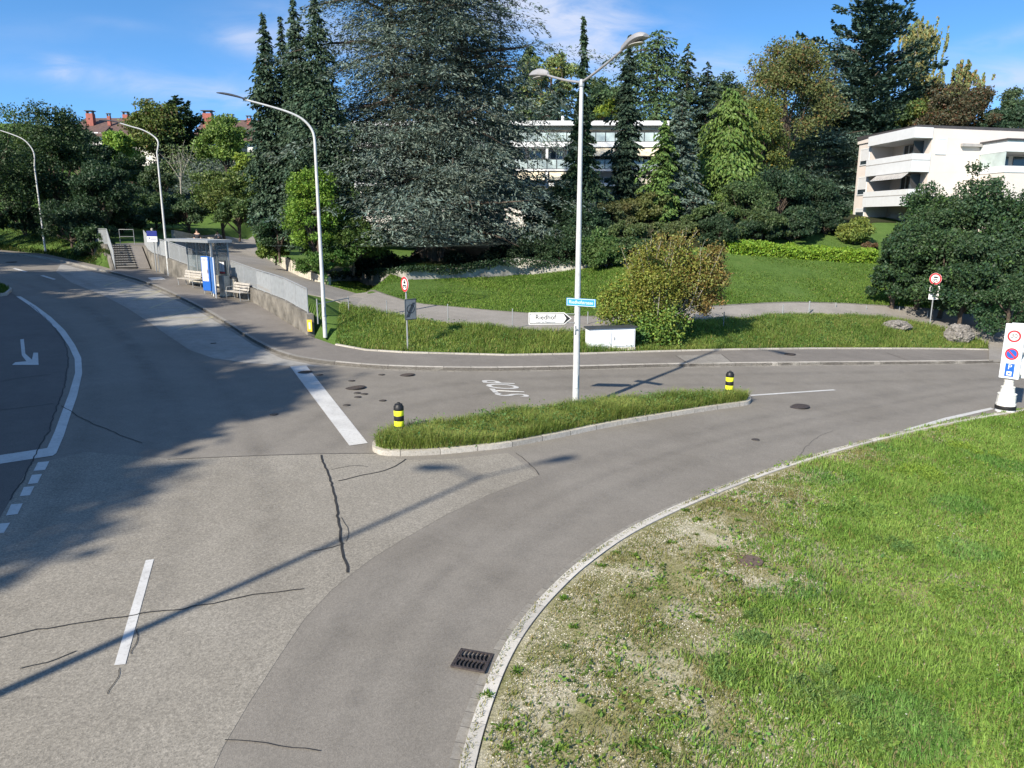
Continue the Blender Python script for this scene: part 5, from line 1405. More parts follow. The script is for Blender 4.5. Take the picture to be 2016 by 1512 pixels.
def broad(rng, h, r, z0, base, n, leaf, clumps=40, shape=1.0, alt=None, altp=0, flat=.75, up=.3, lobes=.25, cr=.27, gap=.0, open_=.5):
    cz, hz = (h+z0)/2, (h-z0)/2
    d = unit(rng.normal(0, 1, (clumps, 3))); d[:, 2] = np.where(d[:, 2] < -.6, -d[:, 2], d[:, 2])
    ph = rng.random(3)*6
    lob = 1 + lobes*(np.sin(3*np.arctan2(d[:, 1], d[:, 0])+ph[0])*np.cos(2.5*d[:, 2]+ph[1])) + rng.normal(0, lobes*.35, clumps)
    rr = (open_+(1-open_)*rng.random(clumps)**.6)*lob*.84
    w = np.where(d[:, 2] > 0, 1-(1-shape)*d[:, 2]*.8, 1)
    C = np.c_[d[:, 0]*rr*r*w, d[:, 1]*rr*r*w, cz+d[:, 2]*rr*hz]
    cr_ = cr*min(r, hz*1.1)*(.6+.8*rng.random(clumps))
    wgt = cr_**2/np.sum(cr_**2); idx = rng.choice(clumps, n, p=wgt)
    q = unit(rng.normal(0, 1, (n, 3))); q *= (rng.random((n, 1))**.38)
    # ragged clump edges
    q *= (1+.35*np.sin(q[:, :1]*7+idx[:, None])*np.cos(q[:, 1:2]*6+2*idx[:, None]))
    P = C[idx] + q*cr_[idx, None]*np.array([1.12, 1.12, flat])
    P[:, 2] = np.maximum(P[:, 2], .05)
    A = unit(unit(q)*.6 + rng.normal(0, .7, (n, 3)) + np.array([0, 0, up-.35])); Bv = unit(np.cross(A, rng.normal(0, 1, (n, 3))+unit(q)*0.8))
    s = leaf*(.6+.8*rng.random((n, 1)))
    cc = leafcol(rng, clumps, (1, 1, 1), .17, .10)
    col = leafcol(rng, n, base, .22, .10, alt, altp)*cc[idx]
    return cards(P, A*s*.5, Bv*s*.30, col), C
def tree_broad(px, top, y, wpx, label, base, seed, n=16000, leaf=None, zbase=.12, name='broadleaf_tree', cat='tree', group=None, bark='bark', sink=0, z=None, base_py=None, **kw):
    rng = np.random.default_rng(seed)
    a = at(px, top, y); g = g1(a.x, y) if z is None else z
    if base_py is not None: g = at(px, base_py, y).z
    h = a.z - g; r = wpx/2/1480*y
    R = root(name, label, cat, (a.x, y, g-.1), 0, group)
    leaf = (leaf or max(.13, y*.0034))*LM; n = int(n*NM)
    (V, Fc, col), C = broad(rng, h, r, h*zbase, base, n, leaf, **kw)
    raw_mesh('crown', V, Fc, M_['leaf'], R, col=col)
    segs = [(curve3((0, 0, -.3), (rng.normal(0, .1*r), rng.normal(0, .1*r), h*.8), 0, rng), min(.45, .022*h+.03), .05)]
    for c in C[:: max(1, len(C)//14)]:
        t = .15+.5*rng.random(); segs.append((curve3((0, 0, h*t*.6), c, .03*h, rng), .009*h+.015, .02))
    limbs(segs, R, M_[bark])
    return R
def conifer(rng, h, rfun, nb, per, base, leaf, z0=.04, slope=.0, droop=.25, hang=.3, fan=.35, alt=None, altp=0, top=1.0, az_bias=None, lenj=.25, aspect=.26, tl=.0, plate=.10, grow=1.0, tw=2.2, slj=.07):
    """branches from a central stem; needles sit along each branch and its side twigs in a flat, drooping fan"""
    t = z0 + (top-z0)*(np.arange(nb)+rng.random(nb)*.9)/nb
    az = rng.random(nb)*2*math.pi
    L = rfun(t, az)*(1+rng.normal(0, lenj, nb)); L = np.maximum(L, .15)
    w = L**1.35; idx = rng.choice(nb, per, p=w/w.sum())
    l = L[idx]; K = np.maximum(3, (tw*l+2).astype(int)); kk = rng.random(per)**.72; kk = (np.floor(kk*K)+.5)/K     # side twigs sit at set places along each branch
    sgn = np.where(rng.random(per) < .5, -1., 1.); u = rng.random(per)**.8; main = rng.random(per) < .16
    shape_ = (.30+.70*np.sin(np.minimum(kk*1.1, 1)*math.pi)**.7)*(1-.30*kk)
    tl_ = np.where(main, 0, u*fan*l*shape_); lat = sgn*tl_ + rng.normal(0, .035, per)
    s0_ = np.where(main, rng.random(per), kk); rad = np.minimum(s0_*l + tl_*.55 + rng.normal(0, .04, per), l*1.08); s = rad/l
    sl = slope + rng.normal(0, slj, nb)
    tz = np.sin(kk*K*7.3+idx*1.7)*plate
    zz = t[idx]*h + sl[idx]*rad - droop*l*s**2*(.6+.8*rng.random(nb))[idx] - tl_*.18*(1 if droop > 0 else 0) + tz*np.minimum(1, l/2) + rng.normal(0, .30, per)*plate*np.minimum(1, l/3)
    ca, sa = np.cos(az[idx]), np.sin(az[idx])
    P = np.c_[ca*rad - sa*lat, sa*rad + ca*lat, zz]
    out = np.c_[ca, sa, np.zeros(per)]; side = np.c_[-sa, ca, np.zeros(per)]*sgn[:, None]*(~main)[:, None]
    A = unit(out*.65 + side*.75 + np.array([0, 0, -1])*hang*(.4+rng.random((per, 1))) + np.array([0, 0, 1])*tl + rng.normal(0, .33, (per, 3)))
    Bv = unit(np.cross(A, np.array([0, 0, 1.])+rng.normal(0, .6, (per, 3))))
    sz = leaf*(.6+.8*rng.random((per, 1)))*grow
    bc = leafcol(rng, nb, (1, 1, 1), .16, .08)
    col = leafcol(rng, per, base, .22, .08, alt, altp)*bc[idx]
    segs = []
    for k in range(0, nb, max(1, nb//70)):
        e = np.array([math.cos(az[k])*L[k]*.85, math.sin(az[k])*L[k]*.85, t[k]*h + sl[k]*L[k]*.85 - droop*L[k]*.6])
        segs.append((curve3((0, 0, t[k]*h), e, .03*L[k], rng, 4), .012*L[k]+.015, .01))
    return cards(P, A*sz*.5, Bv*sz*aspect, col), segs
def tree_con(px, top, y, wpx, label, base, seed, prof, n=16000, nb=220, leaf=None, name='conifer', z=None, group=None, base_py=None, material='needle', h_=None, bark='bark', stems=None, **kw):
    rng = np.random.default_rng(seed)
    a = at(px, top, y); g = g1(a.x, y) if z is None else z
    if base_py is not None: g = at(px, base_py, y).z
    h = a.z - g; r = wpx/2/1480*y
    R = root(name, label, 'tree', (a.x, y, g-.1), 0, group)
    leaf = (leaf or max(.16, y*.0046))*LM; n = int(n*NM)
    ph = rng.random(4)*6.28
    (V, Fc, col), segs = conifer(rng, h, lambda t, az: r*prof(t)*(1+.14*np.sin(az*2+ph[0]+t*5)+.10*np.sin(az*3+ph[1]+t*11)), nb, n, base, leaf, **kw)
    raw_mesh('crown', V, Fc, M_[material], R, col=col)
    segs.append(([(0, 0, -.4), (0, 0, h*.5), (0, 0, h*.98)], .016*h+.03, .015))
    limbs(segs, R, M_[bark], n=5)
    return R
cone = lambda p=1.0, b=.06: (lambda t: np.clip(1-t, 0, 1)**p*.97 + b*(1-t))
col_ = lambda t: np.interp(t, [0, .08, .3, .55, .75, .9, 1], [.75, .95, 1, .82, .52, .26, .05])
def weeping(px, top, y, wpx, label, base, seed, n=12000, ns=260, alt=None, altp=.2, name='weeping_tree', drop=.22, z0=.35, leaf=None, bark='greybark', group=None, base_py=None):
    rng = np.random.default_rng(seed); a = at(px, top, y); g = g1(a.x, y) if base_py is None else at(px, base_py, y).z; h = a.z-g; r = wpx/2/1480*y
    R = root(name, label, 'tree', (a.x, y, g-.1), 0, group); leaf = leaf or y*.0034
    n = int(n*1.6); ns = int(ns*1.8); cl = 34; C = np.c_[rng.normal(0, .40*r, cl), rng.normal(0, .40*r, cl), h*(z0+(1-z0)*rng.random(cl)**.8*.95)]; C[0] = (0, 0, h*.97)
    shrink_ = 1-.6*np.clip((C[:, 2]/h-.55)/.45, 0, 1); C[:, :2] *= shrink_[:, None]
    ci = rng.integers(0, cl, ns); S0 = C[ci] + rng.normal(0, 1, (ns, 3))*np.array([.22*r, .22*r, .03*h]); ln = h*drop*(.4+.9*rng.random(ns))
    idx = rng.integers(0, ns, n); s = rng.random(n)
    P = S0[idx] + np.c_[rng.normal(0, .06, n)+.12*s*np.sin(idx), rng.normal(0, .06, n), -s*ln[idx]]
    P[:, 2] = np.maximum(P[:, 2], .1)
    A = unit(np.array([0, 0, -1.])+rng.normal(0, .45, (n, 3))); Bv = unit(np.cross(A, rng.normal(0, 1, (n, 3)))); sz = leaf*(.6+.8*rng.random((n, 1)))
    V, Fc, col = cards(P, A*sz*.5, Bv*sz*.26, leafcol(rng, n, base, .2, .1, alt, altp)*leafcol(rng, ns, (1, 1, 1), .14, .08)[idx])
    raw_mesh('crown', V, Fc, M_['leaf'], R, col=col)
    segs = [([(0, 0, -.3), (0, 0, h*.5), (0, 0, h*.93)], .015*h, .03)] + [(curve3((0, 0, c[2]*.6), c, .05*h, rng), .006*h, .02) for c in C]
    limbs(segs, R, M_[bark]); return R

# ------------------------------------------------------------------ the trees, each where its foot stands
net()
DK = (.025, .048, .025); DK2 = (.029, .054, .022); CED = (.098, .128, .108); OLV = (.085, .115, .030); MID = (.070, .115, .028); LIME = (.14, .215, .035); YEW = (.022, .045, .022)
# left edge
tree_broad(20, 200, 66, 190, 'dark broadleaf tree at the left edge with a paler top', (.05, .085, .024), 11, 16000, clumps=60, zbase=.05)
tree_broad(88, 212, 62, 150, 'widest dark broadleaf tree behind the farthest curved lamp', DK2, 12, 22000, clumps=70, zbase=.03)
tree_broad(-60, 220, 58, 200, 'dark tree cut off by the left edge, over the road verge', DK2, 13, 12000, clumps=50, zbase=.05)
tree_broad(195, 310, 60, 120, 'dark rounded yew left of the steps', YEW, 14, 20000, clumps=60, zbase=.02, lobes=.12)
tree_broad(130, 395, 58, 150, 'low dark bush between the farthest curved lamp and the steps', DK, 15, 12000, clumps=40, zbase=.0, name='bush', cat='bush')
tree_broad(175, 440, 54.5, 90, 'small dark leafy bush at the left railing of the steps', DK2, 16, 7000, clumps=30, zbase=0, name='bush', cat='bush')
tree_broad(40, 400, 62, 150, 'dark bush on the verge at the left edge of the road', DK, 17, 9000, clumps=36, zbase=0, name='bush', cat='bush')
tree_broad(235, 395, 66, 110, 'dark bush above the steps, right of the yew', YEW, 18, 9000, clumps=30, zbase=0, name='bush', cat='bush')
tree_broad(152, 242, 80, 100, 'dark tree on the hill left of the first brown-roofed house', DK, 301, 9000, clumps=36, base_py=400, zbase=0)
tree_broad(212, 285, 90, 80, 'dark shrub below the wing of the first brown-roofed house', DK, 302, 7000, clumps=30, base_py=400, zbase=0, name='shrub', cat='shrub')
tree_broad(255, 300, 86, 80, 'dark shrub left of the low white building on the far hill', DK2, 303, 7000, clumps=30, base_py=400, zbase=0, name='shrub', cat='shrub')
tree_broad(310, 312, 83, 70, 'dull shrub in front of the low white building on the far hill', (.045, .07, .035), 304, 5000, clumps=24, base_py=400, zbase=0, name='shrub', cat='shrub')
tree_broad(180, 330, 74, 110, 'dark shrub on the slope above the steps', DK, 305, 9000, clumps=36, base_py=450, zbase=0, name='shrub', cat='shrub')
tree_broad(250, 350, 76, 90, 'dark low shrub between the yew and the netted slope', DK, 306, 7000, clumps=30, base_py=450, zbase=0, name='shrub', cat='shrub')
# between the far houses
tree_broad(228, 250, 92, 72, 'bright green tree right of the house with two red chimneys', LIME, 21, 9000, clumps=36, base_py=345)
tree_broad(300, 190, 96, 120, 'tall mixed green tree between the two brown-roofed houses', OLV, 22, 14000, clumps=50, base_py=345, alt=(.12, .085, .035), altp=.12, shape=.6)
tree_con(345, 187, 98, 78, 'dark pine right behind the tall mixed tree between the houses', DK, 23, lambda t: np.interp(t, [0, .3, .7, 1], [.8, 1, .8, .12]), 9000, 90, leaf=.5, slope=.25, droop=-.1, hang=-.2, fan=.3, base_py=340, name='pine_tree', plate=.3)
tree_broad(438, 228, 88, 100, 'round bright green tree in front of the house with one broad chimney', (.095, .15, .035), 24, 13000, clumps=48, base_py=350)
tree_broad(472, 300, 76, 80, 'yellowish green shrub just left of the columnar spruces', (.13, .18, .03), 25, 9000, clumps=30, base_py=430, name='shrub', cat='shrub')
tree_broad(430, 330, 72, 130, 'loose green shrub left of the columnar spruces above the path', (.075, .11, .03), 26, 14000, clumps=50, base_py=462, name='shrub', cat='shrub')
tree_broad(300, 375, 72, 130, 'dark green shrub behind the bus stop sign', (.04, .07, .03), 27, 10000, clumps=44, base_py=462, name='shrub', cat='shrub')
tree_broad(365, 385, 70, 120, 'dull green shrub above the panelled concrete wall', (.045, .075, .035), 28, 10000, clumps=40, base_py=460, name='shrub', cat='shrub')
tree_broad(465, 385, 66, 90, 'green shrub at the top of the upper path', (.055, .09, .03), 29, 9000, clumps=36, base_py=466, name='shrub', cat='shrub')
def bare(px, top, y, base_py, label, seed, spread):
    rng = np.random.default_rng(seed); a = at(px, top, y); g = at(px, base_py, y).z; h = a.z-g
    R = root('bare_tree', label, 'tree', (a.x, y, g)); segs = [([(0, 0, -.2), (.1, 0, h*.45)], .09, .06)]
    for k in range(9):
        an = rng.random()*6.28; e = np.array([math.cos(an)*spread*rng.uniform(.3, 1), math.sin(an)*spread*.6, h*rng.uniform(.7, 1)]); s = curve3((.1, 0, h*rng.uniform(.3, .45)), e, .04*h, rng); segs.append((s, .05, .012))
        for j in range(4):
            b = np.array(s[2+j % 2]); segs.append((curve3(b, b+rng.normal(0, .5, 3)+np.array([0, 0, h*.13]), 0, rng, 3), .02, .008))
    limbs(segs, R, M_['greybark'], 'trunk'); n = 900
    P = np.c_[rng.normal(0, spread*.5, n), rng.normal(0, spread*.4, n), h*(.5+.5*rng.random(n))]; A = unit(rng.normal(0, 1, (n, 3)))
    V, Fc, col = cards(P, A*.09, unit(np.cross(A, rng.normal(0, 1, (n, 3))))*.05, leafcol(rng, n, (.09, .12, .05))); raw_mesh('crown', V, Fc, M_['leaf'], R, col=col)
bare(347, 285, 80, 400, 'thin pale-stemmed sparse tree before the netted slope', 5, 2.2)
# columnar spruces
SP = (.040, .068, .042)
tree_con(516, 22, 52, 66, 'leftmost narrow columnar spruce with a bare sharp tip', SP, 31, col_, 26000, 420, droop=.35, hang=.7, slope=.02, fan=.9, plate=.3, name='columnar_spruce', base_py=470, lenj=.3)
tree_con(576, -8, 51, 78, 'middle columnar spruce of the group left of the cedar', SP, 32, col_, 28000, 440, droop=.35, hang=.7, slope=.02, fan=.8, plate=.3, name='columnar_spruce', base_py=480, lenj=.3)
tree_con(552, 30, 54, 50, 'thin columnar spruce half hidden between its two neighbours', SP, 33, col_, 14000, 300, droop=.35, hang=.7, fan=.9, plate=.3, name='columnar_spruce', base_py=470, lenj=.3)
tree_con(618, -18, 49.5, 104, 'widest columnar spruce, next to the cedar', SP, 34, col_, 34000, 440, droop=.35, hang=.7, slope=.02, fan=.8, plate=.3, name='columnar_spruce', base_py=490, lenj=.3)
tree_broad(608, 322, 46.5, 120, 'glossy bright green evergreen shrub behind the nearest curved lamp', (.095, .165, .022), 35, 17000, clumps=70, zbase=0, name='evergreen_shrub', cat='shrub', base_py=535, lobes=.2)
tree_broad(545, 420, 49, 90, 'dark shrub at the foot of the columnar spruces', (.03, .06, .025), 36, 9000, clumps=30, zbase=0, name='shrub', cat='shrub', base_py=505)
tree_broad(690, 420, 47.5, 120, 'yellow-green shrub below the left side of the cedar', (.05, .085, .02), 37, 12000, clumps=40, zbase=0, name='shrub', cat='shrub', base_py=530)
tree_broad(640, 480, 46, 120, 'leafy shrub hanging over the pale garden wall', (.05, .10, .02), 38, 9000, clumps=36, zbase=0, name='shrub', cat='shrub', base_py=545)
tree_broad(540, 470, 50, 70, 'low green shrub at the upper end of the garden wall', (.09, .13, .025), 39, 7000, clumps=26, zbase=0, name='shrub', cat='shrub', base_py=510)
# the great cedar: three stems of one tree
def cedar():
    rng = np.random.default_rng(77); y = 53.0; c = at(850, 540, y); g = g1(c.x, y)
    R = root('cedar_tree', 'huge spreading blue-grey cedar filling the middle of the picture', 'tree', (c.x, y, g))
    Vs, Fs, Cs, segs, n0 = [], [], [], [], 0
    stems = [(0, 0, 27.5, 7.7, 170000, 460), (-2.4, -.6, 25, 6.0, 60000, 190), (2.6, .4, 23.5, 5.6, 60000, 190)]
    for (dx, dy, h, r, n, nb) in stems:
        prof = lambda t: np.interp(t, [0, .05, .14, .35, .55, .75, .9, 1], [.62, .95, 1.0, .93, .86, .80, .62, .2])
        ph = rng.random(6)*6.28
        def rf(t, az): return r*prof(t)*(1 + .14*np.sin(az*2+ph[0]+t*9) + .12*np.sin(az*3+ph[1]-t*15) + .10*np.sin(t*38+ph[2]))
        (V, Fc, col), sg = conifer(rng, h, rf, nb, n, CED, .25, z0=.055, slope=.13, droop=.30, hang=.42, fan=.44, lenj=.22, aspect=.12, tl=.10, plate=.22, slj=.15, tw=2.8, alt=(.05, .065, .05), altp=.14)
        V = V + np.array([dx, dy, 0]); Vs.append(V); Fs.append(Fc+n0); Cs.append(col); n0 += len(V)
        segs += [([(p[0]+dx, p[1]+dy, p[2]) for p in s], a*1.5, b) for s, a, b in sg]
        segs.append(([(dx*.15, dy*.2, -.4), (dx*.8, dy, h*.3), (dx, dy, h*.97)], .42 if dx == 0 else .25, .04))
    V = np.vstack(Vs); V[:, 2] = np.maximum(V[:, 2], 1.5)
    raw_mesh('crown', V, np.vstack(Fs), M_['needle'], R, col=np.vstack(Cs)); limbs(segs, R, M_['bark'], n=6)
cedar()
tree_con(905, -60, 58, 240, 'dark blue-green conifer rising behind the right half of the cedar', (.045, .070, .055), 42, lambda t: np.interp(t, [0, .4, .7, 1], [.9, 1, .72, .1]), 30000, 260, slope=.0, droop=.3, hang=.3, fan=.4, base_py=470)
tree_con(985, 20, 60, 110, 'pointed fir with open whorls right of the cedar top', (.05, .075, .055), 43, cone(.85, .08), 12000, 120, slope=.15, droop=.25, hang=.2, fan=.35, base_py=440)
# undergrowth under the cedar, against the wall
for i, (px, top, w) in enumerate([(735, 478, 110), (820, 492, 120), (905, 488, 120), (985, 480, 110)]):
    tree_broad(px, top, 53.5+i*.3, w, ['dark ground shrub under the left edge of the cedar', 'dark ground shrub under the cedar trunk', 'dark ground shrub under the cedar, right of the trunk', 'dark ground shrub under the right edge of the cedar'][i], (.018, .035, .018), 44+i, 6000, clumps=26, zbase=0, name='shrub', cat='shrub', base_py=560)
# behind, right of the cedar
tree_broad(1092, 72, 88, 125, 'airy light green tree standing behind the fir top right of the cedar', (.13, .17, .06), 51, 9000, clumps=40, base_py=300, zbase=.2, cr=.20, lobes=.35, leaf=.28, alt=(.28, .18, .06), altp=.07)
tree_con(1043, 88, 90, 84, 'rounded green cypress-like tree left of the twin lamp head', (.055, .085, .035), 52, lambda t: np.interp(t, [0, .5, .85, 1], [1, .95, .6, .15]), 13000, 200, droop=.5, hang=1.1, fan=.5, base_py=290)
tree_con(1100, 150, 84, 130, 'dark conifer behind the roof of the long pale building', (.028, .05, .036), 53, cone(.6, .2), 10000, 140, droop=.3, hang=.5, base_py=330)
tree_con(1150, 30, 57, 92, 'needle-thin spruce with broad foot, directly behind the twin lamp', (.036, .064, .032), 54, lambda t: np.interp(t, [0, .1, .25, .36, .5, .62, .78, 1], [.8, 1, .90, .62, .40, .26, .17, .06]), 32000, 440, droop=.35, hang=.7, fan=.9, plate=.25, name='columnar_spruce', base_py=478, lenj=.25)
tree_broad(1190, 160, 86, 90, 'dark small tree between the thin spruce and the dense evergreen', DK, 55, 7000, clumps=30, base_py=300)
tree_con(1241, 66, 60, 48, 'dark narrow fir before the long pale building, right of the lamp', (.030, .052, .034), 56, lambda t: np.interp(t, [0, .15, .35, .6, .8, 1], [.3, .9, 1, .8, .5, .06]), 18000, 300, droop=.4, hang=.6, fan=.7, plate=.2, name='fir_tree', base_py=420, lenj=.3)
tree_broad(1195, 195, 84, 60, 'yellow-green bush on the roofline behind the lamp', (.15, .20, .03), 57, 5000, clumps=20, base_py=250, name='bush', cat='bush')
tree_con(1298, 58, 84, 235, 'tall dense green evergreen right of the lamp head', (.052, .085, .034), 58, lambda t: np.interp(t, [0, .3, .6, .85, 1], [.9, 1, .9, .62, .2]), 28000, 260, droop=.3, hang=.5, fan=.45, base_py=400, lenj=.3)
tree_con(1356, 82, 80, 120, 'slim spruce with a reddish tip between dense evergreens', (.05, .08, .045), 59, cone(.7, .12), 14000, 180, droop=.4, hang=.4, base_py=400, alt=(.13, .06, .03), altp=.05)
tree_con(1395, 118, 78, 110, 'dark blue-green fir behind the reddish-tipped spruce', (.035, .058, .044), 60, cone(.65, .15), 12000, 160, droop=.3, hang=.4, base_py=380)
tree_con(1345, 170, 58, 110, 'blue-grey spruce before the dense evergreens, above the bushes', (.085, .12, .10), 61, cone(.6, .15), 19000, 240, droop=.35, hang=.3, base_py=455, aspect=.2)
tree_con(1310, 235, 57, 92, 'mid green fir with drooping sprays left of the blue-grey spruce', (.07, .12, .03), 62, cone(.55, .2), 15000, 200, droop=.5, hang=.7, base_py=455)
tree_con(1440, 172, 62, 130, 'lime green weeping cypress with hanging sprays', (.085, .135, .03), 63, lambda t: np.interp(t, [0, .15, .5, .8, 1], [.6, .9, 1, .7, .15]), 24000, 220, droop=.7, hang=1.6, slope=.15, fan=.5, base_py=440, material='leaf', name='weeping_cypress')
tree_broad(1560, 60, 74, 190, 'tall brownish green broadleaf tree left of the blue cedar', (.085, .10, .035), 64, 24000, clumps=80, base_py=400, shape=.6, alt=(.16, .10, .04), altp=.15)
tree_broad(1505, 180, 68, 120, 'olive green tree with a yellow branch, right of the weeping cypress', (.08, .105, .028), 65, 14000, clumps=50, base_py=410, alt=(.28, .20, .03), altp=.06)
tree_con(1720, -14, 80, 170, 'tall dark pine with upswept tufted branches behind the blue cedar', (.030, .055, .040), 66, lambda t: np.interp(t, [0, .3, .6, .85, 1], [.8, 1, .95, .65, .25]), 24000, 150, slope=.25, droop=-.15, hang=-.35, fan=.30, leaf=.46, base_py=330, name='pine_tree', plate=.28)
tree_con(1650, 70, 80, 215, 'blue-grey cedar of layered sprays left of the pinkish white building', (.095, .14, .11), 67, lambda t: np.interp(t, [0, .12, .4, .7, .9, 1], [.65, .95, 1, .62, .3, .08]), 60000, 420, slope=.12, droop=.18, hang=.1, fan=.42, aspect=.16, tl=.15, base_py=445, name='cedar_tree', leaf=.30)
weeping(1820, 38, 86, 110, 'pale yellow-green weeping birch, the taller one', (.14, .16, .07), 68, 11000, 200, alt=(.32, .25, .08), altp=.2, name='birch_tree', base_py=280, drop=.16)
weeping(1893, 122, 88, 80, 'smaller weeping birch right of the taller one', (.14, .165, .07), 69, 7000, 120, alt=(.28, .15, .06), altp=.25, name='birch_tree', base_py=280, drop=.14)
tree_broad(1775, 200, 80, 120, 'green tree below the dark pine behind the roof', (.05, .085, .035), 70, 12000, clumps=44, base_py=300)
tree_broad(1840, 190, 78, 130, 'yellowish broadleaf tree above the flat roof', (.085, .115, .03), 71, 11000, clumps=44, base_py=300, alt=(.16, .11, .03), altp=.15)
tree_broad(1893, 168, 76, 170, 'rounded dark reddish-brown tree above the flat roof', (.050, .050, .028), 72, 16000, clumps=56, base_py=300, alt=(.11, .055, .03), altp=.2)
tree_broad(1998, 172, 84, 90, 'loose dark tree at the right edge above the roof', (.045, .07, .035), 73, 7000, clumps=30, base_py=300, open_=.3)
tree_broad(1985, 205, 74, 100, 'low dark tree at the right edge just over the roof', (.03, .055, .03), 74, 8000, clumps=30, base_py=290)
for i, (px, top, y, w, c, lb) in enumerate([(1200, 118, 98, 100, (.055, .08, .032), 'mixed green tree just right of the twin lamp head'), (1425, 132, 98, 120, (.038, .06, .032), 'dark tree between the blue-green fir and the weeping cypress'), (1215, 150, 92, 110, (.045, .07, .03), 'green tree filling the gap left of the dense evergreen'), (1470, 150, 96, 160, (.06, .085, .03), 'green tree behind the weeping cypress'), (1610, 150, 94, 160, (.035, .06, .03), 'dark tree behind the blue cedar, left side'), (1700, 190, 92, 150, (.035, .055, .03), 'dark tree behind the blue cedar, right side'), (1395, 200, 92, 120, (.04, .065, .032), 'dark tree behind the blue-grey spruce')]):
    tree_broad(px, top, y, w, lb, c, 320+i, 12000, clumps=44, base_py=400, zbase=0)
# bushes along the foot of the wood
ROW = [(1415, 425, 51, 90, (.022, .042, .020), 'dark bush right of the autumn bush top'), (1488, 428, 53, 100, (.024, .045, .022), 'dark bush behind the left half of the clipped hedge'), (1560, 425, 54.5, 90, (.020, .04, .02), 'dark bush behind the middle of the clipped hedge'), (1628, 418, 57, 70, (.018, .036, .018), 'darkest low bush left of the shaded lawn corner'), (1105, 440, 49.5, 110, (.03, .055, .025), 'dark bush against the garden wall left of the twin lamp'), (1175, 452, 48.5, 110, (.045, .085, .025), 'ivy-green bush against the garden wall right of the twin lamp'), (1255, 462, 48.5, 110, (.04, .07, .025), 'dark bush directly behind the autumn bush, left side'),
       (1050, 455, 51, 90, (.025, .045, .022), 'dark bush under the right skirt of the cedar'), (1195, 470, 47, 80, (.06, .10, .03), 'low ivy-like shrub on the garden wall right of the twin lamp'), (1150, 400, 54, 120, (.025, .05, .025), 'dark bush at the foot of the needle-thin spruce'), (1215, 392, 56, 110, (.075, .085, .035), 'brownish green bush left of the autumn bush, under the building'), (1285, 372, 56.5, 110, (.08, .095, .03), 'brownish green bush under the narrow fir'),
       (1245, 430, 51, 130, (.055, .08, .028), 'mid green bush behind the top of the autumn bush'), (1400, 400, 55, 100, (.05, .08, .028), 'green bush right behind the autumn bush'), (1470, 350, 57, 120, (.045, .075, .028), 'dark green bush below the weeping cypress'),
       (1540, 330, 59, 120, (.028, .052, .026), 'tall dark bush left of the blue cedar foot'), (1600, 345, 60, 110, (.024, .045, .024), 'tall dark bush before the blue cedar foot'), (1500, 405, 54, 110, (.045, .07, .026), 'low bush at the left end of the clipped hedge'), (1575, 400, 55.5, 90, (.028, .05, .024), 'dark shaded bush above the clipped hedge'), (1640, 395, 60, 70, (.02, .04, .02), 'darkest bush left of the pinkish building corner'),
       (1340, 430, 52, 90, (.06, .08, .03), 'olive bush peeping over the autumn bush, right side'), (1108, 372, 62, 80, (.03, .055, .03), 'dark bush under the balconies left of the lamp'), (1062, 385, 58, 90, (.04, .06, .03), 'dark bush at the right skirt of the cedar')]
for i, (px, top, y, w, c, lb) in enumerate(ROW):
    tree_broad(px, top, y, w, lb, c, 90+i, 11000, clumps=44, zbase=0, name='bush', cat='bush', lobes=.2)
tree_broad(1686, 432, 55, 56, 'small yellow-green conifer ball at the corner of the pinkish building', (.11, .14, .03), 110, 8000, clumps=24, zbase=0, name='conifer_bush', cat='bush', lobes=.08, cr=.4)
tree_broad(1715, 475, 54, 40, 'reddish low bush in front of the conifer ball', (.09, .06, .035), 111, 5000, clumps=20, zbase=0, name='bush', cat='bush')
BIG = [(1772, 445, 42.8, 80, 'small dark bush at the foot of the thicket, beside the lawn'), (1832, 360, 45, 130, 'left lobe of dark bushes before the balcony, beside the lawn'), (1862, 345, 44, 140, 'tall dark bush before the blank pinkish wall'), (1940, 322, 43, 150, 'tallest dark bush before the right-hand balcony'), (2020, 350, 41, 160, 'dark bush cut off by the right edge'),
       (1822, 418, 43, 120, 'dark bush bulging onto the lawn at its left'), (1870, 430, 41.5, 150, 'dark bush in the middle of the lawn edge thicket'), (1960, 440, 39.5, 150, 'ivy-covered dark bush low at the right edge'), (1905, 500, 39, 110, 'low ivy bush at the lawn edge near the right sign post')]
for i, (px, top, y, w, lb) in enumerate(BIG):
    tree_broad(px, top, y, w, lb, [(.026, .052, .024), (.030, .058, .026), (.034, .062, .026), (.032, .06, .03)][i % 4], 120+i, 17000, clumps=60, zbase=0, name='dark_bush', cat='bush', lobes=.2, leaf=.17, alt=(.06, .12, .03), altp=.12)
tree_broad(2010, 530, 36.5, 130, 'low dark ivy mound at the right edge above the path', (.03, .06, .025), 130, 8000, clumps=30, zbase=0, name='dark_bush', cat='bush')
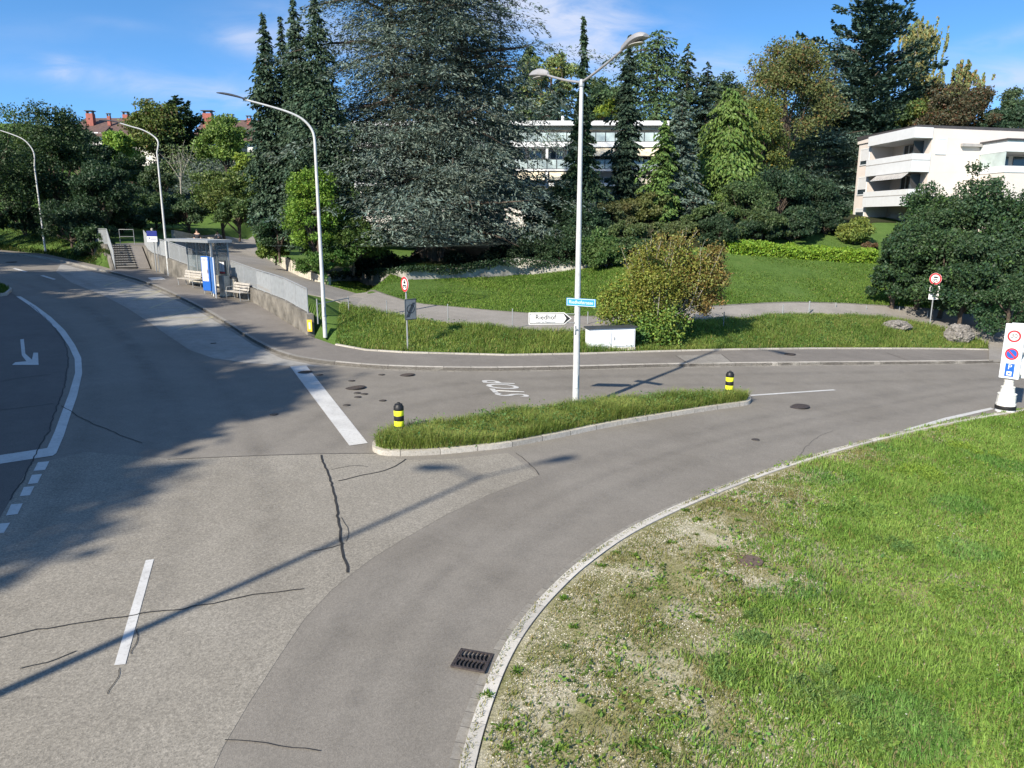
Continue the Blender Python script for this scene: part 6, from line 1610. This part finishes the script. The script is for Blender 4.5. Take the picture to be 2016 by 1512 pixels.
# clipped hedge above the lawn
def hedge():
    a, b = gp(1432, 498, .1), gp(1722, 516, .1); P0, P1 = Vector(a), Vector(b)
    R = root('hedge', 'low clipped yellow-green hedge along the top of the lawn', 'hedge', a); d = P1-P0; rng = np.random.default_rng(8); n = 16000
    t = rng.random(n); z = rng.random(n)**.6*.85; w = rng.uniform(-.5, .5, n); zg = G(a.x+d.x*t, a.y+d.y*t+w) - a.z
    P = np.c_[d.x*t + rng.normal(0, .05, n), d.y*t + w, zg + z*(.9+.25*vnoise(t*18, w, 1, 4))]; A = unit(rng.normal(0, 1, (n, 3))+np.array([0, 0, .7])); V, Fc, col = cards(P, A*.09, unit(np.cross(A, rng.normal(0, 1, (n, 3))))*.05, leafcol(rng, n, (.105, .175, .018)))
    raw_mesh('foliage', V, Fc, M_['leaf'], R, col=col)
    m = MB(); 
    for k in range(14): q = d*(k/13); m.tube([(q.x, q.y, -.2+float(G(a.x+q.x, a.y+q.y))-a.z), (q.x+.1, q.y, .5+float(G(a.x+q.x, a.y+q.y))-a.z)], .02, 5)
    m.build('stems', M_['bark'], R)
hedge()
# the yellowing bush beside the cabinet
def autumn_bush():
    rng = np.random.default_rng(3); y = pl(1300, 690).y + 1.6; c = gp(1300, 672, 0); y = c.y; g = c.z
    R = root('autumn_bush', 'large yellowing bush beside the white electrical cabinet', 'bush', c)
    k = y/1480; Vs, Fs, Cs, segs, n0 = [], [], [], [], 0
    def lob(px, py, wpx, hpx, n, base, alt, altp, leaf, dy=0):
        nonlocal n0
        ce = at(px, py, y+dy) - c; ce = np.array(ce); rx, rz = wpx/2*k, hpx/2*k
        cl = 26; C = ce + unit(rng.normal(0, 1, (cl, 3)))*(rng.random((cl, 1))**.4)*np.array([rx, min(rx, 1.5), rz])*.8
        idx = rng.integers(0, cl, n); P = C[idx] + rng.normal(0, 1, (n, 3))*min(rx, rz)*.17; P[:, 2] = np.maximum(P[:, 2], .05)
        A = unit(rng.normal(0, 1, (n, 3))); V, Fc, col = cards(P, A*leaf*(.6+.8*rng.random((n, 1)))*.5, unit(np.cross(A, rng.normal(0, 1, (n, 3))))*leaf*.34, leafcol(rng, n, base, .22, .12, alt, altp))
        Vs.append(V); Fs.append(Fc+n0); Cs.append(col); n0 += len(V)
        for q in C[::3]: segs.append((curve3((rng.normal(0, .3), rng.normal(0, .2), 0), q, .3, rng), .03, .008))
    YG = (.125, .145, .028); AU = (.15, .105, .03)
    lob(1225, 600, 105, 120, 8000, (.115, .155, .028), (.17, .15, .03), .22, .10)
    lob(1285, 560, 130, 150, 10000, YG, (.16, .15, .03), .3, .10, -.2)
    lob(1330, 530, 120, 110, 5500, (.13, .145, .03), AU, .3, .11)
    lob(1370, 560, 120, 110, 7000, (.125, .135, .035), AU, .35, .11)
    lob(1405, 545, 90, 60, 2200, (.14, .12, .045), AU, .5, .10)
    lob(1395, 595, 70, 50, 1300, (.15, .11, .045), AU, .6, .10)
    lob(1408, 500, 60, 80, 900, (.13, .12, .035), AU, .5, .10); lob(1385, 530, 70, 60, 1500, (.125, .13, .035), AU, .3, .10)
    lob(1300, 640, 110, 110, 9000, (.095, .155, .03), YG, .2, .12, -.3)
    lob(1265, 655, 60, 70, 5000, (.055, .11, .03), None, 0, .12, -.5)
    lob(1325, 475, 100, 50, 900, (.13, .13, .035), AU, .35, .10)
    raw_mesh('foliage', np.vstack(Vs), np.vstack(Fs), M_['leaf'], R, col=np.vstack(Cs))
    for q in range(34):
        px = rng.uniform(1225, 1425); top = at(px, rng.uniform(432, 490) + abs(px-1335)*.38, y) - c
        segs.append((curve3((top.x*.4, rng.normal(0, .3), .6), (top.x, rng.normal(0, .4), top.z), .2, rng), .016, .005))
    tips = [sg[0] for sg in segs[-34:]]; P = []
    for tp in tips:
        a_ = np.array(tp); k_ = rng.random(110); i_ = np.minimum((k_*(len(a_)-1)).astype(int), len(a_)-2); f_ = (k_*(len(a_)-1)-i_)[:, None]; P.append(a_[i_]*(1-f_)+a_[i_+1]*f_ + rng.normal(0, .11, (110, 3)))
    P = np.vstack(P); n = len(P); A = unit(rng.normal(0, 1, (n, 3))); o = cards(P, A*.05, unit(np.cross(A, rng.normal(0, 1, (n, 3))))*.035, leafcol(rng, n, (.14, .14, .035), .22, .12, AU, .35)); q = raw_mesh('tip_leaves', o[0], o[1], M_['leaf'], R, col=o[2])
    limbs(segs, R, M_['greybark'], 'stems', 5)
autumn_bush()
# trees and lamp outside the picture on the left that throw the long shadows over the junction
def shade_tree(x, y, h, r, label, seed, n=16000, zb=.12, leaf=.5):
    rng = np.random.default_rng(seed); g = g1(x, y); R = root('broadleaf_tree', label, 'tree', (x, y, g))
    (V, Fc, col), C = broad(rng, h, r, h*zb, MID, n, leaf, clumps=90, lobes=.08, cr=.24)
    raw_mesh('crown', V, Fc, M_['leaf'], R, col=col)
    limbs([([(0, 0, -.3), (0, 0, h*.85)], .4, .06)] + [(curve3((0, 0, h*.35), c, .3, rng), .12, .03) for c in C[::4]], R, M_['bark'])
for i, (x, y, h, r, lb) in enumerate([(-23.5, -2.5, 16.5, 5.2, 'large tree beside the bridge, left of the viewpoint'), (-30, 2, 19, 6, 'large tree left of the slip lane, nearest the bridge'), (-21.8, 6.5, 16.5, 5.4, 'round tree beyond the slip lane, outside the left edge'), (-33, 11, 20, 6.5, 'tall tree left of the slip lane, second row'),
                                     (-24, 13.5, 16, 5, 'round tree left of the slip lane, beyond the other round one'), (-31, 20, 17, 5.5, 'tall tree left of the far road, outside the picture'), (-38, 28, 17, 6, 'tall tree left of the far road, farther up'), (-47, 37, 17, 6.5, 'tree left of the far road near the bend'),
                                     (-42, 16, 20, 6.5, 'tree of the second row left of the far road'), (-56, 44, 17, 6, 'tree at the bend of the far road, outside the picture'), (-40, 3, 20, 6.5, 'tall tree far left of the bridge'), (-50, 27, 19, 6, 'back row tree left of the far road')]):
    shade_tree(x, y, h, r, lb, 200+i)
twin_lamp(0, 0, plane(-9.5, 4.4)+10.2, 'twin-armed street lamp beside the bridge whose shadow crosses the junction', base=Vector((-9.5, 4.4, plane(-9.5, 4.4))), dirs=((-1.5, -.15), (1.5, .75)), reach=1.0)
# ------------------------------------------------------------------ grass and weeds
def blades(name, label, cat, x, y, z, hgt, wid, col, lean=.45, seed=0, parent=None):
    rng = np.random.default_rng(seed); n = len(x); az = rng.random(n)*6.283; ln = lean*(.3+rng.random(n)); d = np.c_[np.cos(az), np.sin(az)]
    B = np.c_[x, y, z]; h = hgt[:, None]; w = wid[:, None]; sd = np.c_[-d[:, 1], d[:, 0], np.zeros(n)]
    mid = B + np.c_[d*(ln*hgt*.35)[:, None], hgt*.62]; tip = B + np.c_[d*(ln*hgt)[:, None], hgt*(1-.22*ln)]
    V = np.stack([B-sd*w/2, B+sd*w/2, mid+sd*w*.42, mid-sd*w*.42, tip], 1).reshape(-1, 3)
    i = np.arange(n)*5; T = np.stack([np.c_[i, i+1, i+2], np.c_[i, i+2, i+3], np.c_[i+3, i+2, i+4]], 1).reshape(-1, 3)
    o = raw_mesh(name, V, T, M_['grass'], parent, col=np.repeat(col, 5, axis=0)); tag(o, label, cat, kind='stuff'); return o
def scatter(poly, dens, seed, cap=400000):
    rng = np.random.default_rng(seed); xs = [p[0] for p in poly]; ys = [p[1] for p in poly]
    n = int((max(xs)-min(xs))*(max(ys)-min(ys))*dens); x = rng.uniform(min(xs), max(xs), n); y = rng.uniform(min(ys), max(ys), n); m = inpoly(x, y, poly)
    return x[m][:cap], y[m][:cap], rng
def inview(x, y, z=0, mg=1.06):
    p = PITCH; zz = -H; c = y*math.cos(p) - (z-H)*math.sin(p); v = y*math.sin(p) + (z-H)*math.cos(p)
    return (c > .5) & (np.abs(x/c) < 1008/1480*mg+.02) & (np.abs(v/c) < 756/1480*mg+.04)
def gcol(rng, x, y, a, b, sc=.8, straw=.08, scol=(.30, .25, .10)):
    t = np.clip(.5+1.5*(vnoise(x, y, sc, 1)*.6 + vnoise(x, y, sc*3.1, 2)*.4-.5) + rng.normal(0, .12, len(x)), 0, 1)[:, None]
    c = np.array(a)*(1-t) + np.array(b)*t; c = c*np.exp(rng.normal(0, .2, (len(x), 1))); m = rng.random(len(x)) < straw; c[m] = np.array(scol)*np.exp(rng.normal(0, .2, (m.sum(), 1))); return np.clip(c, .005, .8)
# island
x, y, rng = scatter(shrink(ISL, .09), 2600, 1)
t = vnoise(x, y, .9, 4); hg = (.09+.30*t**1.4+.12*vnoise(x, y, 2.6, 44))*(.45+.9*rng.random(len(x)))
blades('island_grass', 'tall unmown grass covering the traffic island', 'grass', x, y, G(x, y)+.14, hg, .007+.006*rng.random(len(x)), gcol(rng, x, y, (.145, .22, .045), (.28, .33, .09), .9, .12), .9, 1)
# banks between pavement and path
BK = [(a, b) for a, b in zip(BX, BY) if a > XW+.15 and a < pl(1940, 694)[0]]
nl = [p for p in smooth(near, 2) if p[0] > XW+.4]
BANK = BK + nl[::-1] + [(XW+.55, float(np.interp(XW+.55, BX, BY))+4.3)]
x, y, rng = scatter(BANK, 620, 2); d = y-np.interp(x, BX, BY); m = (d > .12); x, y = x[m], y[m]; rng = np.random.default_rng(5)
k_ = 1-.75*np.exp(-((x-9.5)/1.6)**2*0)
hg = (.06+.24*vnoise(x, y, .6, 6)**1.3+.10*vnoise(x, y, 2.3, 45))*(.45+.9*rng.random(len(x)))
blades('bank_grass', 'unmown grass on the banks between pavement and path', 'grass', x, y, G(x, y)+.12, hg, .012+.010*rng.random(len(x)), gcol(rng, x, y, (.12, .20, .04), (.25, .31, .08), .5, .10), .85, 2)
def forbs(name, label, poly, dens, seed, offz, hmax, colr, zf=G, keepf=None):
    x, y, rng = scatter(poly, dens, seed); 
    if keepf is not None: m = keepf(x, y); x, y = x[m], y[m]
    rng = np.random.default_rng(seed+1); n0 = len(x); per = 16; z = zf(x, y)+offz; hh = hmax*(.3+.7*rng.random(n0)**1.5)
    idx = np.repeat(np.arange(n0), per); n = n0*per; t = rng.random(n); sp = (.10+.10*rng.random(n0))[idx]
    P = np.c_[x[idx]+rng.normal(0, 1, n)*sp*.6, y[idx]+rng.normal(0, 1, n)*sp*.6, z[idx]+hh[idx]*t]
    A = unit(rng.normal(0, 1, (n, 3))+np.array([0, 0, .6])); s = .035+.045*rng.random((n, 1)); cc = leafcol(rng, n, colr, .2, .12)*leafcol(rng, n0, (1, 1, 1), .3, .15)[idx]
    o = cards(P, A*s*.6, unit(np.cross(A, rng.normal(0, 1, (n, 3))))*s*.32, cc); q = raw_mesh(name, o[0], o[1], M_['grass'], None, col=o[2]); tag(q, label, 'weeds', kind='stuff')
forbs('island_weeds', 'leafy weeds standing among the island grass', ISI, 30, 51, .13, .50, (.10, .165, .05))
forbs('bank_weeds', 'leafy weeds among the grass of the banks', BANK, 8, 52, .12, .42, (.095, .16, .045), keepf=lambda x, y: (y-np.interp(x, BX, BY)) > .2)
# lawn behind the path
FARL = [p for p in smooth(far[:-6], 2)]
LAWN = FARL + [tuple(gp(700, 556)[:2]), tuple(gp(1020, 545)[:2]), tuple(gp(1230, 523)[:2]), tuple(gp(1430, 492)[:2]), tuple(gp(1650, 462)[:2]), tuple(gp(1760, 500)[:2]), tuple(gp(1900, 565)[:2]), tuple(gp(2050, 600)[:2])]
LAWN = smooth(far[:-2], 2) + [tuple(gp(700, 556)[:2]), tuple(gp(1020, 545)[:2]), tuple(gp(1230, 523)[:2]), tuple(gp(1430, 490)[:2]), tuple(gp(1560, 465)[:2]), tuple(gp(1690, 470)[:2]), tuple(gp(1780, 520)[:2]), tuple(gp(1900, 570)[:2]), tuple(gp(2080, 606)[:2])]
x, y, rng = scatter(LAWN, 260, 3, 200000); m = inview(x, y, G(x, y), 1.25); x, y = x[m], y[m]; rng = np.random.default_rng(6)
blades('lawn_grass', 'rough green lawn sloping up behind the path', 'grass', x, y, G(x, y)+.10, (.06+.10*vnoise(x, y, .5, 9))*(.6+.7*rng.random(len(x))), .022+.016*rng.random(len(x)), gcol(rng, x, y, (.10, .18, .03), (.17, .255, .05), .25, .04), 1.0, 3)
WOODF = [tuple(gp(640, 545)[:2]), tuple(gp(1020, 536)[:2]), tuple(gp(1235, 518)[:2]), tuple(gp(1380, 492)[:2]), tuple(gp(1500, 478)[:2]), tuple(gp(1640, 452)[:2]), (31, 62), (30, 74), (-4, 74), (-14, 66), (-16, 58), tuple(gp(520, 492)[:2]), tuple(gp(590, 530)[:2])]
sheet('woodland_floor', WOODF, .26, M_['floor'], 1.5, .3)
# near verge: lush part, dry gravelly part, weeds
VIS = W([(860, 1620), (905, 1512), (935, 1410), (975, 1310), (1020, 1235), (1080, 1165), (1150, 1103), (1250, 1038), (1400, 970), (1550, 915), (1700, 871), (1850, 836), (1960, 816), (2016, 807), (2150, 790)]) + [(21, 20), (19, 8), (9, 3), (3, 2.5)]
forbs('verge_forbs', 'clover and broad-leaved weeds in the near verge', VIS, 9, 53, .04, .16, (.13, .20, .04), zf=Gm, keepf=lambda x, y: (dist_line(x, y, MEAD) > .15) & ((vnoise(x, y, .6, 40) > .45) | inpoly(x, y, LUSH)))
x, y, rng = scatter(VIS, 1700, 7, 1500000); zz = Gm(x, y); m = inview(x, y, zz, 1.4) & (dist_line(x, y, MEAD) > .09); x, y, zz = x[m], y[m], zz[m]; rng = np.random.default_rng(9); n = len(x)
lush = inpoly(x + .5*(vnoise(x, y, 1.3, 11)-.5)*2.4, y + .5*(vnoise(x, y, 1.3, 12)-.5)*2.4, LUSH)
dk = dist_line(x, y, MEAD)
dry_p = .36 + .34*(vnoise(x, y, 1.1, 13) > .56) + .3*(vnoise(x, y, 3., 14) > .7) + .25*np.exp(-dk/.4) + .35*(y > 15)
dl = dist_line(x, y, LUSH)*np.where(inpoly(x, y, LUSH), 1, -1); lp = np.clip(.5 + .55*dl + 1.1*(vnoise(x, y, 1.7, 61)-.5) + .7*(vnoise(x, y, 5., 62)-.5), 0, 1); lush = rng.random(n) < lp; keep = (lush & (rng.random(n) < .35+.75*lp)) | (rng.random(n) < dry_p); x, y, zz, lush, n = x[keep], y[keep], zz[keep], lush[keep], keep.sum()
hg = np.where(lush, .05+.13*vnoise(x, y, .8, 15), .03+.05*vnoise(x, y, 1.5, 16))*(.55+.8*rng.random(n))
ca = gcol(rng, x, y, (.15, .27, .045), (.27, .39, .09), .7, .07); cb = gcol(rng, x, y, (.15, .19, .05), (.24, .23, .08), 1.2, .30, (.30, .24, .11))
dkp = (vnoise(x, y, .75, 21) > .74) & lush; ca[dkp] = ca[dkp]*np.array([.8, .92, 1.1])
print('verge blades', n)
blades('verge_grass', 'bright grass thinning into dry gravelly ground on the near verge', 'grass', x, y, zz+.04, hg, np.where(lush, .010, .008)+.005*rng.random(n), np.where(lush[:, None], ca, cb), .85, 7)
def clump(cx, cy, r, n, hgt, colr, rng, wid=.012, spread=.6):
    if n > 300: n = int(n*.6); hgt *= 1.0; colr = tuple(c*1.5 for c in colr)
    a = rng.random(n)*6.283; q = np.minimum(np.abs(rng.normal(0, .55*r, n)), 1.6*r); x = cx+np.cos(a)*q*1.15; y = cy+np.sin(a)*q*.8
    x = x + r*1.2*(vnoise(x*9, y*9, 1., 33)-.5)*.6; q = np.minimum(q, r)
    x = x + .35*r*(vnoise(x*3, y*3, 1.5, 3)-.5); return x, y, Gm(x, y)+.04, hgt*.62*(.3+.9*rng.random(n))*(1-.5*(q/r)**2), np.full(n, wid), np.array(colr)*np.exp(rng.normal(0, .22, (n, 1)))
rng = np.random.default_rng(31); acc = []; puffs = []
for px, py, r, n, hg, c in [(1640, 1395, .50, 3200, .34, (.09, .15, .08)), (1480, 1280, .30, 1500, .30, (.09, .155, .08)), (1425, 1345, .35, 1500, .22, (.09, .155, .07)), (1700, 1022, .55, 1800, .3, (.09, .16, .06)), (1765, 1090, .35, 1300, .25, (.07, .13, .06)), (1820, 940, .7, 1800, .3, (.11, .18, .05)), (1860, 1190, .4, 1500, .2, (.10, .17, .06)), (1910, 890, .6, 1500, .3, (.11, .18, .05)), (1650, 1010, .5, 1500, .28, (.09, .16, .06)), (1740, 1500, .45, 2200, .3, (.09, .16, .065)), (1480, 1225, .16, 400, .16, (.06, .11, .05))]:
    p = pl(px, py); puffs.append((p.x, p.y, r, hg, c))
for px, py in [(1318, 1075), (1370, 1222), (1450, 1030), (1375, 1028), (1020, 1330), (960, 1375), (1110, 1185), (1185, 1120), (1310, 1490), (1250, 1470), (1130, 1240), (990, 1440), (1420, 1090), (1390, 1130), (1240, 1180), (1500, 1110), (1560, 1160), (1250, 1100), (1210, 1015+80), (1000, 1480), (1195, 1340), (1100, 1480), (1480, 950), (1600, 960), (1350, 1010)]:
    p = pl(px, py); acc.append(clump(p.x, p.y, .10, 46, .13, (.11, .20, .03), rng, .028))
for k in range(420):
    px, py = rng.uniform(900, 1600), rng.uniform(930, 1512); p = pl(px, py)
    if inpoly(np.array([p.x]), np.array([p.y]), MEADP)[0] and not inpoly(np.array([p.x]), np.array([p.y]), LUSH)[0] and float(dist_line(np.array([p.x]), np.array([p.y]), MEAD)[0]) > .15:
        acc.append(clump(p.x, p.y, .05+.05*rng.random(), 18, .05+.07*rng.random(), (.12*rng.uniform(.7, 1.4), .19*rng.uniform(.8, 1.2), .04), rng, .018))
A = [np.concatenate([a[i] for a in acc]) for i in range(5)] + [np.vstack([a[5] for a in acc])]
blades('verge_weeds', 'tufted weeds and feathery dark clumps on the near verge', 'weeds', A[0], A[1], A[2], A[3], A[4], A[5], 1.3, 31)
pv, pf, pc, k0_ = [], [], [], 0
for (cx, cy, r, hg, c) in puffs:
    m_ = 7; q = np.c_[rng.normal(0, .45*r, m_), rng.normal(0, .38*r, m_)]; n = int(5200*r); ii = rng.integers(0, m_, n); rr_ = r*(.28+.25*rng.random(m_))
    d_ = unit(rng.normal(0, 1, (n, 3)))*(rng.random((n, 1))**.45); x = cx+q[ii, 0]+d_[:, 0]*rr_[ii]; y = cy+q[ii, 1]+d_[:, 1]*rr_[ii]; z = Gm(x, y)+.05+np.abs(d_[:, 2])*hg*(.45+.5*rng.random(m_))[ii]
    A = unit(np.c_[rng.normal(0, .6, n), rng.normal(0, .6, n), .5+.5*rng.random(n)]); sz = .022+.028*rng.random((n, 1))
    o = cards(np.c_[x, y, z], A*sz, unit(np.cross(A, rng.normal(0, 1, (n, 3))))*sz*.2, leafcol(rng, n, (c[0]*1.35, c[1]*1.2, c[2]*.75), .25, .1)); pv.append(o[0]); pf.append(o[1]+k0_); pc.append(o[2]); k0_ += len(o[0])
q = raw_mesh('feathery_weeds', np.vstack(pv), np.vstack(pf), M_['grass'], None, col=np.vstack(pc)); tag(q, 'soft feathery grey-green weed tufts in the near verge', 'weeds', kind='stuff')
# pebbles
def pebbles():
    x, y, rng = scatter(VIS, 950, 41, 400000); l = inpoly(x, y, LUSH); m = (~l | (dist_line(x, y, LUSH) < .8)) & (dist_line(x, y, MEAD) > .05) & (vnoise(x, y, .9, 17)+.5*vnoise(x, y, 3, 18) > .60) & (y < 20); x, y = x[m], y[m]; rng = np.random.default_rng(4); n = len(x)
    z = Gm(x, y)+.052; s = .005+.012*rng.random(n)**2.5
    T = np.array([(1, 0, 0), (-.5, .86, 0), (-.5, -.86, 0), (.1, .1, .6)]); a = rng.random(n)*6.283; c, s_ = np.cos(a), np.sin(a)
    V = np.stack([np.stack([x + s*(c*t[0]-s_*t[1]), y + s*(s_*t[0]+c*t[1]), z + s*t[2]], 1) for t in T], 1).reshape(-1, 3); i = np.arange(n)*4
    Fc = np.stack([np.c_[i, i+1, i+3], np.c_[i+1, i+2, i+3], np.c_[i+2, i, i+3]], 1).reshape(-1, 3)
    o = raw_mesh('gravel', V, Fc, M_['pebble'], None, col=np.repeat(np.clip(np.array([.48, .45, .37])*np.exp(rng.normal(0, .3, (n, 1))), .05, .75), 4, axis=0)); tag(o, 'pale small stones lying on the dry part of the near verge', 'gravel', kind='stuff'); print('pebbles', n)
m, nt, b_ = nmat('pebble'); a = N(nt, 'ShaderNodeAttribute', attribute_name='col'); nt.links.new(a.outputs['Color'], b_.inputs['Base Color']); b_.inputs['Roughness'].default_value = .9; M_['pebble'] = m
pebbles()
# ivy on the garden wall
def ivy(name, label, pts, n, seed, colr, sag=.5):
    rng = np.random.default_rng(seed); P0 = [Vector(at(px, py, yy)) for px, py, yy in pts]; t = rng.random(n)*(len(P0)-1); i = t.astype(int); f = t-i
    A0 = np.array([tuple(p) for p in P0]); B = A0[i]*(1-f[:, None]) + A0[i+1]*f[:, None]
    dr = sag*rng.random(n)**1.6*(.35+1.2*vnoise(B[:, 0], B[:, 1], 1.1, seed)); P = B + np.c_[rng.normal(0, .05, n), -.12-.12*rng.random(n), .25*rng.random(n)-dr]
    A = unit(rng.normal(0, 1, (n, 3))); o = cards(P, A*.07, unit(np.cross(A, rng.normal(0, 1, (n, 3))))*.05, leafcol(rng, n, colr)); q = raw_mesh(name, o[0], o[1], M_['leaf'], None, col=o[2]); tag(q, label, 'ivy', kind='stuff')
def wtop(pts): 
    out = []
    for (px, pb, pt) in pts: g = gp(px, pb, .1); out.append((px, pt, g.y))
    return out
ivy('ivy', 'ivy hanging over the pale garden wall beside the upper path', wtop([(508, 503, 484), (530, 513, 497), (548, 523, 505), (590, 546, 520), (645, 562, 546)]), 2600, 5, (.05, .10, .025), .6)
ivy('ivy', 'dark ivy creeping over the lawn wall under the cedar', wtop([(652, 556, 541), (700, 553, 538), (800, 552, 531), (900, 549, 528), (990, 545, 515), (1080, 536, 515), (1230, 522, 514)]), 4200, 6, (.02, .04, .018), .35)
# verge grass far left
x, y, rng = scatter([(BX[i], BY[i]) for i in range(len(BX)) if -75 < BX[i] < XS+1] + [(XS+1, BY[0]*0+np.interp(XS+1, BX, BY)+2), (-75, float(np.interp(-75, BX, BY))+7)], 120, 12, 60000); m = (y > np.interp(x, BX, BY)) & inview(x, y, G(x, y)) & ~inpoly(x, y, STAIRS); x, y = x[m], y[m]; rng = np.random.default_rng(12)
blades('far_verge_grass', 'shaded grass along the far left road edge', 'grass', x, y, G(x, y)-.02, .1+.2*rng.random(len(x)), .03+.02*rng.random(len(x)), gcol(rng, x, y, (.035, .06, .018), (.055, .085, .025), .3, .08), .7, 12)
x, y, rng = scatter(LISL, 700, 13, 30000)
blades('left_island_grass', 'grass on the small island at the left edge', 'grass', x, y, G(x, y)+.13, .08+.12*rng.random(len(x)), .014+.01*rng.random(len(x)), gcol(rng, x, y, (.05, .10, .02), (.08, .13, .03), .5, .05), .6, 13)

def flowers():
    x, y, rng = scatter(VIS, 2.2, 71); m = inpoly(x, y, LUSH) & (vnoise(x, y, .7, 72) > .45); x, y = x[m], y[m]; n = len(x); rng = np.random.default_rng(72); z = Gm(x, y) + .10 + .10*rng.random(n); V = []; Fc = []
    for i in range(n):
        r = .010+.012*rng.random(); k = len(V)
        for j in range(6): V.append((x[i]+r*math.cos(j*1.047), y[i]+r*math.sin(j*1.047), z[i]+.004*(j % 2)))
        V.append((x[i], y[i], z[i]+.01)); Fc += [(k+j, k+(j+1) % 6, k+6) for j in range(6)]
    o = raw_mesh('meadow_flowers', np.array(V), np.array(Fc), M_['grass'], None, col=np.tile(np.array([.62, .62, .52]), (len(V), 1))); tag(o, 'tiny white flowers scattered in the lush part of the near verge', 'flowers', kind='stuff')
flowers()
